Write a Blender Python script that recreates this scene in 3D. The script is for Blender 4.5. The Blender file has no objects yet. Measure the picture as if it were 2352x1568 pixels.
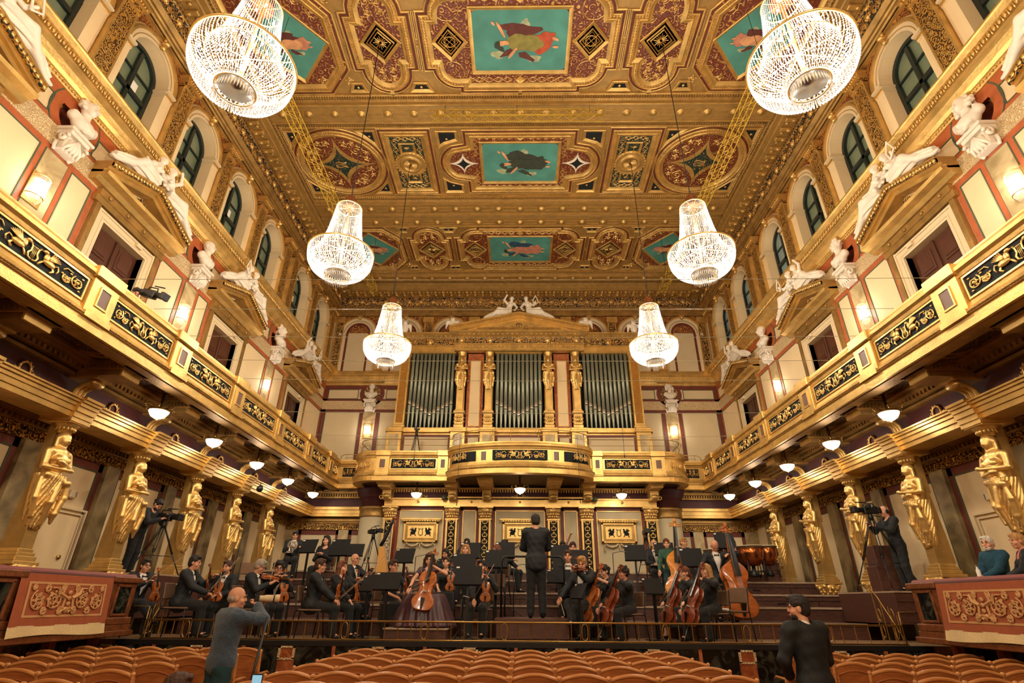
import bpy, math, random
import numpy as np
from math import sin, cos, pi, radians, atan2, hypot, sqrt, exp
from mathutils import Vector, Matrix
from mathutils.geometry import tessellate_polygon
SC = bpy.context.scene
COL = SC.collection
R = radians

# ---------------------------------------------------------------- materials
MATS = {}
def _new(name):
    m = bpy.data.materials.new(name); m.use_nodes = True
    nt = m.node_tree; nt.nodes.clear()
    out = nt.nodes.new('ShaderNodeOutputMaterial')
    b = nt.nodes.new('ShaderNodeBsdfPrincipled')
    nt.links.new(b.outputs[0], out.inputs[0])
    MATS[name] = m
    return m, nt, b
def lin(c):
    return tuple((x/12.92 if x <= .04045 else ((x+.055)/1.055)**2.4) for x in c)
def mat(name, col, rough=.6, metal=0., bump=0., bscale=30., var=0., vscale=6., spec=.5, emit=None, es=1., coat=0., sheen=0., alpha=None, stretch=None):
    """col given as sRGB 0..255; object/generated-space procedural variation and bump"""
    m, nt, b = _new(name)
    c = lin([x/255 for x in col])
    L = nt.links
    b.inputs['Base Color'].default_value = (*c, 1)
    b.inputs['Roughness'].default_value = rough
    b.inputs['Metallic'].default_value = metal
    b.inputs['Specular IOR Level'].default_value = spec
    if coat: b.inputs['Coat Weight'].default_value = coat
    if sheen: b.inputs['Sheen Weight'].default_value = sheen
    tc = None
    def coords(s):
        t = nt.nodes.new('ShaderNodeTexCoord'); mp = nt.nodes.new('ShaderNodeMapping')
        L.new(t.outputs['Object'], mp.inputs[0])
        st = stretch or (1, 1, 1)
        mp.inputs['Scale'].default_value = (s*st[0], s*st[1], s*st[2])
        return mp
    if var:
        n = nt.nodes.new('ShaderNodeTexNoise'); n.inputs['Scale'].default_value = 1; n.inputs['Detail'].default_value = 5
        L.new(coords(vscale).outputs[0], n.inputs['Vector'])
        r = nt.nodes.new('ShaderNodeValToRGB')
        r.color_ramp.elements[0].position = .3; r.color_ramp.elements[1].position = .72
        r.color_ramp.elements[0].color = (*[x*(1-var) for x in c], 1)
        r.color_ramp.elements[1].color = (*[min(1, x*(1+var)) for x in c], 1)
        L.new(n.outputs[0], r.inputs[0]); L.new(r.outputs[0], b.inputs['Base Color'])
    if bump:
        n = nt.nodes.new('ShaderNodeTexNoise'); n.inputs['Scale'].default_value = 1; n.inputs['Detail'].default_value = 3
        L.new(coords(bscale).outputs[0], n.inputs['Vector'])
        bp = nt.nodes.new('ShaderNodeBump'); bp.inputs['Strength'].default_value = bump; bp.inputs['Distance'].default_value = .02
        L.new(n.outputs[0], bp.inputs['Height']); L.new(bp.outputs[0], b.inputs['Normal'])
    if emit is not None:
        b.inputs['Emission Color'].default_value = (*lin([x/255 for x in emit]), 1)
        b.inputs['Emission Strength'].default_value = es
    return m
def mat_orn(name, gold, ground, scale=9., thr=.5, rough=.38, metal=.75, vein=False, bump=.7):
    """raised gilt scroll ornament over a coloured ground, from warped rings (procedural)"""
    m, nt, b = _new(name); L = nt.links
    g = lin([x/255 for x in gold]); d = lin([x/255 for x in ground])
    t = nt.nodes.new('ShaderNodeTexCoord')
    vo = nt.nodes.new('ShaderNodeTexVoronoi'); vo.feature = 'SMOOTH_F1'; vo.inputs['Scale'].default_value = scale
    vo.inputs['Smoothness'].default_value = .25
    L.new(t.outputs['Object'], vo.inputs['Vector'])
    mu = nt.nodes.new('ShaderNodeMath'); mu.operation = 'MULTIPLY'; mu.inputs[1].default_value = 21.
    L.new(vo.outputs['Distance'], mu.inputs[0])
    s = nt.nodes.new('ShaderNodeMath'); s.operation = 'SINE'; L.new(mu.outputs[0], s.inputs[0])
    n = nt.nodes.new('ShaderNodeTexNoise'); n.inputs['Scale'].default_value = scale*3.2; n.inputs['Detail'].default_value = 2
    L.new(t.outputs['Object'], n.inputs['Vector'])
    a = nt.nodes.new('ShaderNodeMath'); a.operation = 'MULTIPLY_ADD'; a.inputs[1].default_value = .35; L.new(s.outputs[0], a.inputs[0]); L.new(n.outputs[0], a.inputs[2])
    r = nt.nodes.new('ShaderNodeValToRGB'); e = r.color_ramp.elements
    e[0].position = thr-.04; e[1].position = thr+.05; e[0].color = (0, 0, 0, 1); e[1].color = (1, 1, 1, 1)
    L.new(a.outputs[0], r.inputs[0])
    mx = nt.nodes.new('ShaderNodeMix'); mx.data_type = 'RGBA'
    mx.inputs[6].default_value = (*d, 1); mx.inputs[7].default_value = (*g, 1)
    L.new(r.outputs[0], mx.inputs[0]); L.new(mx.outputs[2], b.inputs['Base Color'])
    m2 = nt.nodes.new('ShaderNodeMath'); m2.operation = 'MULTIPLY'; m2.inputs[1].default_value = metal
    L.new(r.outputs[0], m2.inputs[0]); L.new(m2.outputs[0], b.inputs['Metallic'])
    bp = nt.nodes.new('ShaderNodeBump'); bp.inputs['Strength'].default_value = bump; bp.inputs['Distance'].default_value = .03
    L.new(a.outputs[0], bp.inputs['Height']); L.new(bp.outputs[0], b.inputs['Normal'])
    b.inputs['Roughness'].default_value = rough
    return m
def mat_marble(name, c0, c1, scale=2.5, rough=.3, dist=6., lo=.35, hi=.7):
    m, nt, b = _new(name); L = nt.links
    t = nt.nodes.new('ShaderNodeTexCoord')
    n = nt.nodes.new('ShaderNodeTexNoise'); n.inputs['Scale'].default_value = scale; n.inputs['Detail'].default_value = 8; n.inputs['Distortion'].default_value = dist*.25
    L.new(t.outputs['Object'], n.inputs['Vector'])
    r = nt.nodes.new('ShaderNodeValToRGB'); e = r.color_ramp.elements
    e[0].position = lo; e[1].position = hi
    e[0].color = (*lin([x/255 for x in c0]), 1); e[1].color = (*lin([x/255 for x in c1]), 1)
    L.new(n.outputs[0], r.inputs[0]); L.new(r.outputs[0], b.inputs['Base Color'])
    b.inputs['Roughness'].default_value = rough
    return m
def mat_wood(name, c0, c1, scale=3., rough=.4, axis=(1, 1, 8), coat=.2):
    m, nt, b = _new(name); L = nt.links
    t = nt.nodes.new('ShaderNodeTexCoord'); mp = nt.nodes.new('ShaderNodeMapping'); mp.inputs['Scale'].default_value = axis
    L.new(t.outputs['Object'], mp.inputs[0])
    n = nt.nodes.new('ShaderNodeTexNoise'); n.inputs['Scale'].default_value = scale; n.inputs['Detail'].default_value = 6; n.inputs['Distortion'].default_value = .6
    L.new(mp.outputs[0], n.inputs['Vector'])
    r = nt.nodes.new('ShaderNodeValToRGB'); e = r.color_ramp.elements
    e[0].position = .32; e[1].position = .7
    e[0].color = (*lin([x/255 for x in c0]), 1); e[1].color = (*lin([x/255 for x in c1]), 1)
    L.new(n.outputs[0], r.inputs[0]); L.new(r.outputs[0], b.inputs['Base Color'])
    b.inputs['Roughness'].default_value = rough; b.inputs['Coat Weight'].default_value = coat
    return m
def M(n): return MATS[n]

# ---------------------------------------------------------------- mesh builder
class MB:
    def __init__(s): s.v = []; s.f = []; s.mi = []; s.X = None; s.m = 0; s.sm = []; s.smooth = False
    def add(s, vs, fs, smooth=None):
        o = len(s.v)
        if s.X is not None: vs = [tuple(s.X @ Vector(p)) for p in vs]
        s.v.extend([tuple(p) for p in vs])
        s.f.extend([tuple(i+o for i in f) for f in fs])
        s.mi.extend([s.m]*len(fs)); s.sm.extend([s.smooth if smooth is None else smooth]*len(fs))
        return s
    def box(s, x0, x1, y0, y1, z0, z1, b=0.):
        if x0 > x1: x0, x1 = x1, x0
        if y0 > y1: y0, y1 = y1, y0
        if z0 > z1: z0, z1 = z1, z0
        if b <= 0:
            vs = [(x, y, z) for z in (z0, z1) for y in (y0, y1) for x in (x0, x1)]
            return s.add(vs, [(0, 2, 3, 1), (4, 5, 7, 6), (0, 1, 5, 4), (2, 6, 7, 3), (0, 4, 6, 2), (1, 3, 7, 5)], False)
        b = min(b, (x1-x0)*.45, (y1-y0)*.45, (z1-z0)*.45)
        vs = []; idx = {}
        for ix, (X, xi) in enumerate(((x0, x0+b), (x1, x1-b))):
            for iy, (Y, yi) in enumerate(((y0, y0+b), (y1, y1-b))):
                for iz, (Z, zi) in enumerate(((z0, z0+b), (z1, z1-b))):
                    idx[ix, iy, iz] = len(vs)
                    vs += [(X, yi, zi), (xi, Y, zi), (xi, yi, Z)]
        q = idx; F = []
        F += [(q[0,0,0], q[0,0,1], q[0,1,1], q[0,1,0]), (q[1,0,0], q[1,1,0], q[1,1,1], q[1,0,1])]
        F += [(q[0,0,0]+1, q[1,0,0]+1, q[1,0,1]+1, q[0,0,1]+1), (q[0,1,0]+1, q[0,1,1]+1, q[1,1,1]+1, q[1,1,0]+1)]
        F += [(q[0,0,0]+2, q[0,1,0]+2, q[1,1,0]+2, q[1,0,0]+2), (q[0,0,1]+2, q[1,0,1]+2, q[1,1,1]+2, q[0,1,1]+2)]
        for a in (0, 1):
            for c in (0, 1):
                F += [(q[a,c,0], q[a,c,0]+1, q[a,c,1]+1, q[a,c,1]), (q[a,0,c], q[a,0,c]+2, q[a,1,c]+2, q[a,1,c]), (q[0,a,c]+1, q[0,a,c]+2, q[1,a,c]+2, q[1,a,c]+1)]
                for d in (0, 1): F.append((q[a,c,d], q[a,c,d]+1, q[a,c,d]+2))
        return s.add(vs, F, False)
    def cbox(s, cx, cy, cz, sx, sy, sz, b=0.): return s.box(cx-sx/2, cx+sx/2, cy-sy/2, cy+sy/2, cz-sz/2, cz+sz/2, b)
    def bar(s, a, c, w, h=None, up=(0, 0, 1)):
        """rectangular bar from a to c"""
        h = h or w; a = Vector(a); c = Vector(c); d = (c-a).normalized(); u = Vector(up)
        if abs(d.dot(u)) > .98: u = Vector((0, 1, 0))
        r = d.cross(u).normalized(); u = r.cross(d)
        vs = [p + r*(i*w/2) + u*(j*h/2) for p in (a, c) for i, j in ((-1, -1), (1, -1), (1, 1), (-1, 1))]
        return s.add(vs, [(0, 1, 2, 3), (7, 6, 5, 4), (0, 4, 5, 1), (1, 5, 6, 2), (2, 6, 7, 3), (3, 7, 4, 0)], False)
    def tube(s, pts, r, n=6, closed=False, caps=True, flat=1., upv=(0, 0, 1)):
        pts = [Vector(p) for p in pts]; N = len(pts)
        rs = r if isinstance(r, (list, tuple)) else [r]*N
        vs = []; prev = None
        for i, p in enumerate(pts):
            a = pts[i-1] if (i > 0 or closed) else pts[0]; c = pts[(i+1) % N] if (i < N-1 or closed) else pts[-1]
            d = (c-a)
            d = d.normalized() if d.length > 1e-9 else Vector((0, 0, 1))
            if prev is None:
                u = Vector(upv)
                if abs(d.dot(u)) > .95: u = Vector((1, 0, 0))
            else: u = prev
            u = (u - d*u.dot(d)).normalized(); prev = u; w = d.cross(u)
            for k in range(n):
                t = 2*pi*k/n; vs.append(p + u*(cos(t)*rs[i]*flat) + w*(sin(t)*rs[i]))
        fs = []
        for i in range(N if closed else N-1):
            j = (i+1) % N
            for k in range(n): fs.append((i*n+k, i*n+(k+1) % n, j*n+(k+1) % n, j*n+k))
        if caps and not closed: fs += [tuple(range(n))[::-1], tuple((N-1)*n+k for k in range(n))]
        return s.add(vs, fs, n > 4)
    def cyl(s, a, c, r0, r1=None, n=12): return s.tube([a, c], [r0, r0 if r1 is None else r1], n)
    def lathe(s, prof, n=20, c=(0, 0, 0), a0=0., a1=2*pi, sx=1., sy=1., mod=None, caps=True):
        """prof: list of (radius, z) about the vertical axis through c"""
        full = abs(a1-a0-2*pi) < 1e-6; m = n if full else n+1; vs = []
        for (r, z) in prof:
            for k in range(m):
                t = a0+(a1-a0)*k/n; q = r*(mod(t, z) if mod else 1)
                vs.append((c[0]+q*cos(t)*sx, c[1]+q*sin(t)*sy, c[2]+z))
        fs = []
        for i in range(len(prof)-1):
            for k in range(n):
                k2 = (k+1) % m; fs.append((i*m+k, i*m+k2, (i+1)*m+k2, (i+1)*m+k))
        if full and caps:
            if prof[0][0] > 1e-5: fs.append(tuple(range(m))[::-1])
            if prof[-1][0] > 1e-5: fs.append(tuple((len(prof)-1)*m+k for k in range(m)))
        return s.add(vs, fs, True)
    def ell(s, c, r, n=10, m=7):
        r = (r, r, r) if not isinstance(r, (tuple, list)) else r
        vs = [(c[0], c[1], c[2]-r[2])]
        for i in range(1, m):
            p = -pi/2+pi*i/m
            for k in range(n): vs.append((c[0]+r[0]*cos(p)*cos(2*pi*k/n), c[1]+r[1]*cos(p)*sin(2*pi*k/n), c[2]+r[2]*sin(p)))
        vs.append((c[0], c[1], c[2]+r[2])); fs = []; T = len(vs)-1
        for k in range(n):
            k2 = (k+1) % n
            fs.append((0, 1+k2, 1+k)); fs.append((T, 1+(m-2)*n+k, 1+(m-2)*n+k2))
            for i in range(m-2): fs.append((1+i*n+k, 1+i*n+k2, 1+(i+1)*n+k2, 1+(i+1)*n+k))
        return s.add(vs, fs, True)
    def prism(s, poly, t0, t1, fn=None, holes=(), sides=True):
        """extrude polygon (2D) between t0 and t1; fn maps (u, v, t) -> xyz"""
        fn = fn or (lambda u, v, t: (u, v, t))
        loops = [list(poly)] + [list(h) for h in holes]
        tri = tessellate_polygon([[Vector((p[0], p[1], 0)) for p in l] for l in loops])
        flat = [p for l in loops for p in l]; n = len(flat)
        vs = [fn(p[0], p[1], t0) for p in flat] + [fn(p[0], p[1], t1) for p in flat]
        fs = [tuple(t) for t in tri] + [tuple(i+n for i in t[::-1]) for t in tri]
        if sides:
            o = 0
            for l in loops:
                k = len(l)
                for i in range(k): fs.append((o+i, o+(i+1) % k, n+o+(i+1) % k, n+o+i))
                o += k
        return s.add(vs, fs, False)
    def sweep(s, prof, path, closed=False, fn=None, caps=True, side=1):
        """prof: (out, up) pairs; path: 2D polyline; offset to the left (side=1) of travel. fn maps (x, y, z)->xyz"""
        fn = fn or (lambda x, y, z: (x, y, z))
        P = [Vector((p[0], p[1])) for p in path]; N = len(P); off = []
        for i in range(N):
            a = P[i-1] if (i > 0 or closed) else None; c = P[(i+1) % N] if (i < N-1 or closed) else None
            ds = []
            if a is not None and (P[i]-a).length > 1e-9: ds.append((P[i]-a).normalized())
            if c is not None and (c-P[i]).length > 1e-9: ds.append((c-P[i]).normalized())
            ns = [Vector((-d.y, d.x))*side for d in ds]
            if len(ns) == 2:
                m_ = (ns[0]+ns[1]); L_ = m_.length
                if L_ < 1e-6: m_ = ns[0]
                else: m_ = m_/L_; m_ = m_/max(.3, m_.dot(ns[0]))
            else: m_ = ns[0]
            off.append(m_)
        K = len(prof); vs = []
        for i in range(N):
            for (o, z) in prof:
                q = P[i]+off[i]*o; vs.append(fn(q.x, q.y, z))
        fs = []
        for i in range(N if closed else N-1):
            j = (i+1) % N
            for k in range(K-1): fs.append((i*K+k, i*K+k+1, j*K+k+1, j*K+k))
        if caps and not closed: fs += [tuple(range(K)), tuple((N-1)*K+k for k in range(K))[::-1]]
        return s.add(vs, fs, False)
    def join(s, o, X=None):
        old = s.X; s.X = X; k = len(s.v)
        vs = [tuple(X @ Vector(p)) for p in o.v] if X is not None else o.v
        s.v.extend(vs); s.f.extend([tuple(i+k for i in f) for f in o.f]); s.mi.extend([s.m]*len(o.f)); s.sm.extend(o.sm); s.X = old
        return s
    def build(s, name, mats, parent=None, loc=None, smooth_angle=None):
        me = bpy.data.meshes.new(name); me.from_pydata(s.v, [], s.f)
        mats = mats if isinstance(mats, (list, tuple)) else [mats]
        for m_ in mats: me.materials.append(MATS[m_] if isinstance(m_, str) else m_)
        me.polygons.foreach_set('material_index', s.mi); me.polygons.foreach_set('use_smooth', s.sm)
        me.update()
        return link(name, me, parent, loc)
def split_build(mb, name, mt_, parent, centers, axis=1):
    """build one part per repeated element: every face goes to the nearest centre along the axis"""
    groups = {}
    for i, f in enumerate(mb.f):
        c = sum(mb.v[k][axis] for k in f)/len(f); groups.setdefault(min(range(len(centers)), key=lambda q: abs(centers[q]-c)), []).append(i)
    out = []
    for q in sorted(groups):
        n = MB(); idx = {}
        for i in groups[q]:
            f = []
            for k in mb.f[i]:
                if k not in idx: idx[k] = len(n.v); n.v.append(mb.v[k])
                f.append(idx[k])
            n.f.append(tuple(f)); n.mi.append(mb.mi[i]); n.sm.append(mb.sm[i])
        out.append(n.build(name, mt_, parent))
    return out
def link(name, me, parent=None, loc=None):
    o = bpy.data.objects.new(name, me); COL.objects.link(o)
    if parent is not None: o.parent = parent
    if loc: o.location = loc
    return o
def empty(name, loc=(0, 0, 0), rz=0., parent=None):
    o = bpy.data.objects.new(name, None); COL.objects.link(o); o.location = loc; o.rotation_euler = (0, 0, rz)
    o.empty_display_size = .1
    if parent is not None: o.parent = parent
    return o
def tag(o, label=None, cat=None, group=None, kind=None):
    if label: o['label'] = label
    if cat: o['category'] = cat
    if group: o['group'] = group
    if kind: o['kind'] = kind
    return o
def thing(name, label, cat, loc=(0, 0, 0), rz=0., group=None):
    return tag(empty(name, loc, rz), label, cat, group)
def kids(o): return [c for c in ALLK.get(o.name, [])]
def dup(root, loc=None, rz=None, label=None, group=None):
    """a copy of a thing with copies of its parts and sub-parts"""
    r = root.copy(); COL.objects.link(r)
    if loc is not None: r.location = loc
    if rz is not None: r.rotation_euler = (0, 0, rz)
    if label: r['label'] = label
    if group: r['group'] = group
    for ch in list(root.children):
        c = ch.copy(); COL.objects.link(c); c.parent = r
        for g in list(ch.children):
            d = g.copy(); COL.objects.link(d); d.parent = c
    return r
ORD = ['first', 'second', 'third', 'fourth', 'fifth', 'sixth', 'seventh', 'eighth', 'ninth', 'tenth', 'eleventh', 'twelfth']

# ---------------------------------------------------------------- implicit surfaces (for bodies, statues)
def _smin(a, b, k):
    h = np.clip(.5+.5*(b-a)/k, 0, 1)
    return b*(1-h)+a*h-k*h*(1-h)
class SDF:
    """smooth union / cut of tapered capsules and ellipsoids, meshed with surface nets"""
    def __init__(s, k=.03): s.p = []; s.k = k
    def cap(s, a, b, ra, rb=None, k=None, op='+', sq=None):
        rb = ra if rb is None else rb; s.p.append(('c', np.array(a, float), np.array(b, float), ra, rb, k or s.k, op, sq)); return s
    def chain(s, pts, rs, k=None, op='+'):
        for i in range(len(pts)-1): s.cap(pts[i], pts[i+1], rs[i], rs[i+1], k, op)
        return s
    def ell(s, c, r, rot=None, k=None, op='+'):
        """rot: 3x3 matrix whose columns are the local axes"""
        r = (r, r, r) if not isinstance(r, (tuple, list)) else r
        s.p.append(('e', np.array(c, float), np.array(r, float), rot, 0, k or s.k, op, None)); return s
    def fn(s, f, lo, hi, k=None, op='+'):
        s.p.append(('f', np.array(lo, float), np.array(hi, float), f, 0, k or s.k, op, None)); return s
    def bounds(s, pad):
        lo = np.array([1e9]*3); hi = -lo
        for t, a, b, ra, rb, k, op, sq in s.p:
            if op != '+': continue
            if t == 'c': q = max(ra, rb)*1.3; l = np.minimum(a, b)-q; h = np.maximum(a, b)+q
            elif t == 'e': q = max(b); l = a-q; h = a+q
            else: l, h = a, b
            lo = np.minimum(lo, l); hi = np.maximum(hi, h)
        return lo-pad, hi+pad
    def mesh(s, h=.015, fine=None, post=None):
        """h voxel; fine: list of (axis, lo, hi, step) zones of finer grid lines"""
        lo, hi = s.bounds(h*2.5)
        axes = []
        for d in range(3):
            z = [f for f in (fine or []) if f[0] == d]
            pts = [lo[d]]
            while pts[-1] < hi[d]:
                st = h
                for f in z:
                    if f[1] <= pts[-1] <= f[2]: st = min(st, f[3])
                pts.append(pts[-1]+st)
            axes.append(np.array(pts))
        X, Y, Z = axes
        F = np.full((len(X), len(Y), len(Z)), .2, dtype=np.float32)
        for t, a, b, ra, rb, k, op, sq in s.p:
            if t == 'c': q = max(ra, rb)*1.35+k+h*2; l = np.minimum(a, b)-q; g = np.maximum(a, b)+q
            elif t == 'e': q = max(b)+k+h*2; l = a-q; g = a+q
            else: l, g = a-k-h, b+k+h
            sl = []
            for d in range(3):
                i0 = np.searchsorted(axes[d], l[d]); i1 = np.searchsorted(axes[d], g[d]); sl.append(slice(max(0, i0-1), i1+1))
            if any(axes[d][sl[d]].size == 0 for d in range(3)): continue
            x = X[sl[0]][:, None, None]; y = Y[sl[1]][None, :, None]; z = Z[sl[2]][None, None, :]
            if t == 'c':
                ab = b-a; L2 = max(1e-9, float(ab@ab))
                tt = np.clip(((x-a[0])*ab[0]+(y-a[1])*ab[1]+(z-a[2])*ab[2])/L2, 0, 1)
                dx = x-a[0]-tt*ab[0]; dy = y-a[1]-tt*ab[1]; dz = z-a[2]-tt*ab[2]
                if sq is not None: dx = dx*sq[0]; dy = dy*sq[1]; dz = dz*sq[2]
                D = np.sqrt(dx*dx+dy*dy+dz*dz)-(ra+(rb-ra)*tt)
            elif t == 'e':
                dx, dy, dz = x-a[0], y-a[1], z-a[2]
                if ra is not None:
                    Rm = ra
                    u = dx*Rm[0][0]+dy*Rm[1][0]+dz*Rm[2][0]; v = dx*Rm[0][1]+dy*Rm[1][1]+dz*Rm[2][1]; w = dx*Rm[0][2]+dy*Rm[1][2]+dz*Rm[2][2]
                else: u, v, w = dx+0*dy+0*dz, dy+0*dx+0*dz, dz+0*dx+0*dy
                q0 = np.sqrt((u/b[0])**2+(v/b[1])**2+(w/b[2])**2); q1 = np.sqrt((u/b[0]**2)**2+(v/b[1]**2)**2+(w/b[2]**2)**2)+1e-9
                D = q0*(q0-1)/q1
            else: D = ra(x, y, z)
            S = F[sl[0], sl[1], sl[2]]
            if op == '+': F[sl[0], sl[1], sl[2]] = _smin(S, D, k)
            else: F[sl[0], sl[1], sl[2]] = -_smin(-S, D, k)
        if post is not None: F = post(F, X[:, None, None], Y[None, :, None], Z[None, None, :])
        return nets(F, X, Y, Z)
def nets(F, X, Y, Z):
    F[0] = F[-1] = 1; F[:, 0] = F[:, -1] = 1; F[:, :, 0] = F[:, :, -1] = 1
    nx, ny, nz = F.shape; ins = F < 0
    P = np.zeros((nx-1, ny-1, nz-1, 3), np.float32); C = np.zeros((nx-1, ny-1, nz-1), np.float32)
    A = (X, Y, Z)
    for d in range(3):
        s0 = [slice(None)]*3; s1 = [slice(None)]*3; s0[d] = slice(0, -1); s1[d] = slice(1, None)
        f0 = F[tuple(s0)]; f1 = F[tuple(s1)]
        i, j, k = np.nonzero((f0 < 0) != (f1 < 0))
        a = f0[i, j, k]; b = f1[i, j, k]; t = a/(a-b); ijk = [i, j, k]
        pos = [A[e][ijk[e]].astype(np.float32) for e in range(3)]
        pos[d] = A[d][ijk[d]]+t*(A[d][ijk[d]+1]-A[d][ijk[d]])
        o = [e for e in range(3) if e != d]
        for p in (0, 1):
            for q in (0, 1):
                c = [i.copy(), j.copy(), k.copy()]; c[o[0]] = c[o[0]]-p; c[o[1]] = c[o[1]]-q
                ok = (c[o[0]] >= 0) & (c[o[1]] >= 0) & (c[0] < nx-1) & (c[1] < ny-1) & (c[2] < nz-1)
                ix = tuple(e[ok] for e in c)
                np.add.at(C, ix, 1)
                for e in range(3): np.add.at(P[..., e], ix, pos[e][ok])
    m = C > 0; idx = np.full(C.shape, -1, np.int64); idx[m] = np.arange(m.sum()); V = P[m]/C[m][:, None]
    faces = []
    for d in range(3):
        s0 = [slice(None)]*3; s1 = [slice(None)]*3; s0[d] = slice(0, -1); s1[d] = slice(1, None)
        a = ins[tuple(s0)]; b = ins[tuple(s1)]; ijk = np.nonzero(a != b); o = [(d+1) % 3, (d+2) % 3]
        c = []
        ok = (ijk[o[0]] > 0) & (ijk[o[1]] > 0)
        for p, q in ((1, 1), (0, 1), (0, 0), (1, 0)):
            e = [ijk[0][ok].copy(), ijk[1][ok].copy(), ijk[2][ok].copy()]; e[o[0]] = e[o[0]]-p; e[o[1]] = e[o[1]]-q
            c.append(idx[tuple(e)])
        f = np.stack(c, 1); fl = ~a[tuple(x[ok] for x in ijk)]; f[fl] = f[fl][:, ::-1]
        faces.append(f)
    return V, np.concatenate(faces)
def npmesh(name, V, F, mats, parent=None, loc=None, mi=None, smooth=True):
    me = bpy.data.meshes.new(name); n = len(F); w = F.shape[1]
    me.vertices.add(len(V)); me.vertices.foreach_set('co', np.asarray(V, np.float32).ravel())
    me.loops.add(n*w); me.loops.foreach_set('vertex_index', F.astype(np.int32).ravel())
    me.polygons.add(n); me.polygons.foreach_set('loop_start', np.arange(0, n*w, w, dtype=np.int32))
    for m_ in (mats if isinstance(mats, (list, tuple)) else [mats]): me.materials.append(MATS[m_])
    if mi is not None: me.polygons.foreach_set('material_index', mi.astype(np.int32))
    me.polygons.foreach_set('use_smooth', np.full(n, smooth))
    me.update(calc_edges=True); me.validate()
    return link(name, me, parent, loc)
def rot(ax=0, ay=0, az=0):
    m = Matrix.Rotation(az, 3, 'Z') @ Matrix.Rotation(ay, 3, 'Y') @ Matrix.Rotation(ax, 3, 'X')
    return [[m[i][j] for j in range(3)] for i in range(3)]
# 2D outlines
def rect(x0, x1, y0, y1): return [(x0, y0), (x1, y0), (x1, y1), (x0, y1)]
def circ(cx, cy, r, n=40, a0=0., a1=2*pi, ry=None):
    full = abs(a1-a0-2*pi) < 1e-6
    return [(cx+r*cos(a0+(a1-a0)*i/n), cy+(ry or r)*sin(a0+(a1-a0)*i/n)) for i in range(n if full else n+1)]
def offs(poly, d):
    """inset (d>0) a counter-clockwise closed polygon"""
    P = [Vector(p) for p in poly]; N = len(P); out = []
    for i in range(N):
        a = (P[i]-P[i-1]); c = (P[(i+1) % N]-P[i])
        a = a.normalized() if a.length > 1e-9 else c.normalized(); c = c.normalized() if c.length > 1e-9 else a
        n0 = Vector((-a.y, a.x)); n1 = Vector((-c.y, c.x)); m_ = n0+n1
        m_ = m_.normalized() if m_.length > 1e-6 else n0
        out.append(tuple(P[i]+m_*(d/max(.35, m_.dot(n0)))))
    return out
def spiral(cx, cy, r, turns=1.6, a0=0., sgn=1, n=22, rin=.12):
    return [(cx+(r*(1-(1-rin)*i/n))*cos(a0+sgn*turns*2*pi*i/n), cy+(r*(1-(1-rin)*i/n))*sin(a0+sgn*turns*2*pi*i/n)) for i in range(n+1)]
G = (210, 172, 100)
mat('gold', G, .42, .72, bump=.25, bscale=22, var=.22, vscale=3)
mat('gold_bright', (222, 184, 112), .38, .78, bump=.15, bscale=14, var=.15, vscale=4)
mat('gold_old', (164, 128, 70), .46, .68, bump=.35, bscale=26, var=.3, vscale=3)
mat('gold_paint', (160, 124, 64), .5, .35, bump=.2, bscale=20, var=.18, vscale=5)
mat_orn('orn_gold', (222, 172, 86), (58, 38, 20), 7.5, .46)
mat_orn('orn_dark', (206, 156, 76), (34, 36, 30), 6.5, .55)
mat_orn('orn_blue', (210, 160, 80), (22, 34, 38), 5.5, .56)
mat_orn('orn_red', (206, 152, 74), (104, 44, 24), 6.0, .58)
mat_orn('orn_leaf', (222, 170, 84), (120, 80, 30), 13., .44, bump=1.)
mat_orn('orn_green', (204, 160, 84), (18, 48, 42), 5.0, .84)
mat_orn('orn_garland', (222, 200, 158), (184, 148, 94), 13., .50, metal=0., rough=.6, bump=.6)
mat_orn('orn_ochre', (196, 140, 54), (160, 104, 30), 12., .5, metal=.4)
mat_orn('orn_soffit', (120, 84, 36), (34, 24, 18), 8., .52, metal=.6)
mat_orn('orn_tap', (208, 160, 104), (160, 74, 42), 5., .52, metal=0., rough=.95, bump=.2)
mat('cream', (222, 196, 150), .75, var=.05, vscale=1.2, bump=.04, bscale=40)
mat('cream_dull', (206, 186, 146), .75, var=.06, vscale=1.2)
mat('cream_trim', (214, 192, 152), .6)
mat('canvas_wall', (186, 172, 138), .8, var=.05, vscale=2)
mat('red_band', (168, 86, 42), .6, var=.15, vscale=5)
mat('maroon', (104, 44, 28), .55, var=.15, vscale=5)
mat('wine', (70, 26, 26), .6, var=.2, vscale=4)
mat('line_green', (70, 82, 58), .6)
mat('ceil_red', (104, 46, 26), .6, var=.1, vscale=4)
mat('ceil_green', (18, 46, 42), .55)
mat('teal_sky', (72, 136, 124), .7, var=.25, vscale=1.2)
mat_marble('marble_tan', (150, 128, 88), (206, 184, 138), 1.6)
mat_marble('marble_grey', (96, 80, 50), (164, 142, 98), 1.4)
mat_marble('marble_black', (10, 16, 16), (96, 92, 74), 3.2, .12, 9., .46, .95)
mat_marble('marble_red', (128, 60, 30), (176, 104, 60), 6.)
mat('plaster_white', (228, 216, 196), .55, var=.04, vscale=8)
mat('door_wood', (78, 42, 24), .38, var=.2, vscale=4, stretch=(6, 6, 1))
mat('sash', (24, 34, 32), .35)
mat('pane', (112, 124, 98), .22, var=.1, vscale=1.5)
mat('pane_sky', (126, 140, 128), .2, var=.1, vscale=1.5, emit=(160, 180, 180), es=.10)
mat('black', (14, 15, 16), .42)
mat('black_matte', (18, 19, 20), .8)
mat('steel', (150, 150, 150), .3, .9)
mat('pipe', (150, 154, 134), .42, .45, var=.08, vscale=3)
mat('pipe_mouth', (214, 212, 200), .25, .85)
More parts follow.
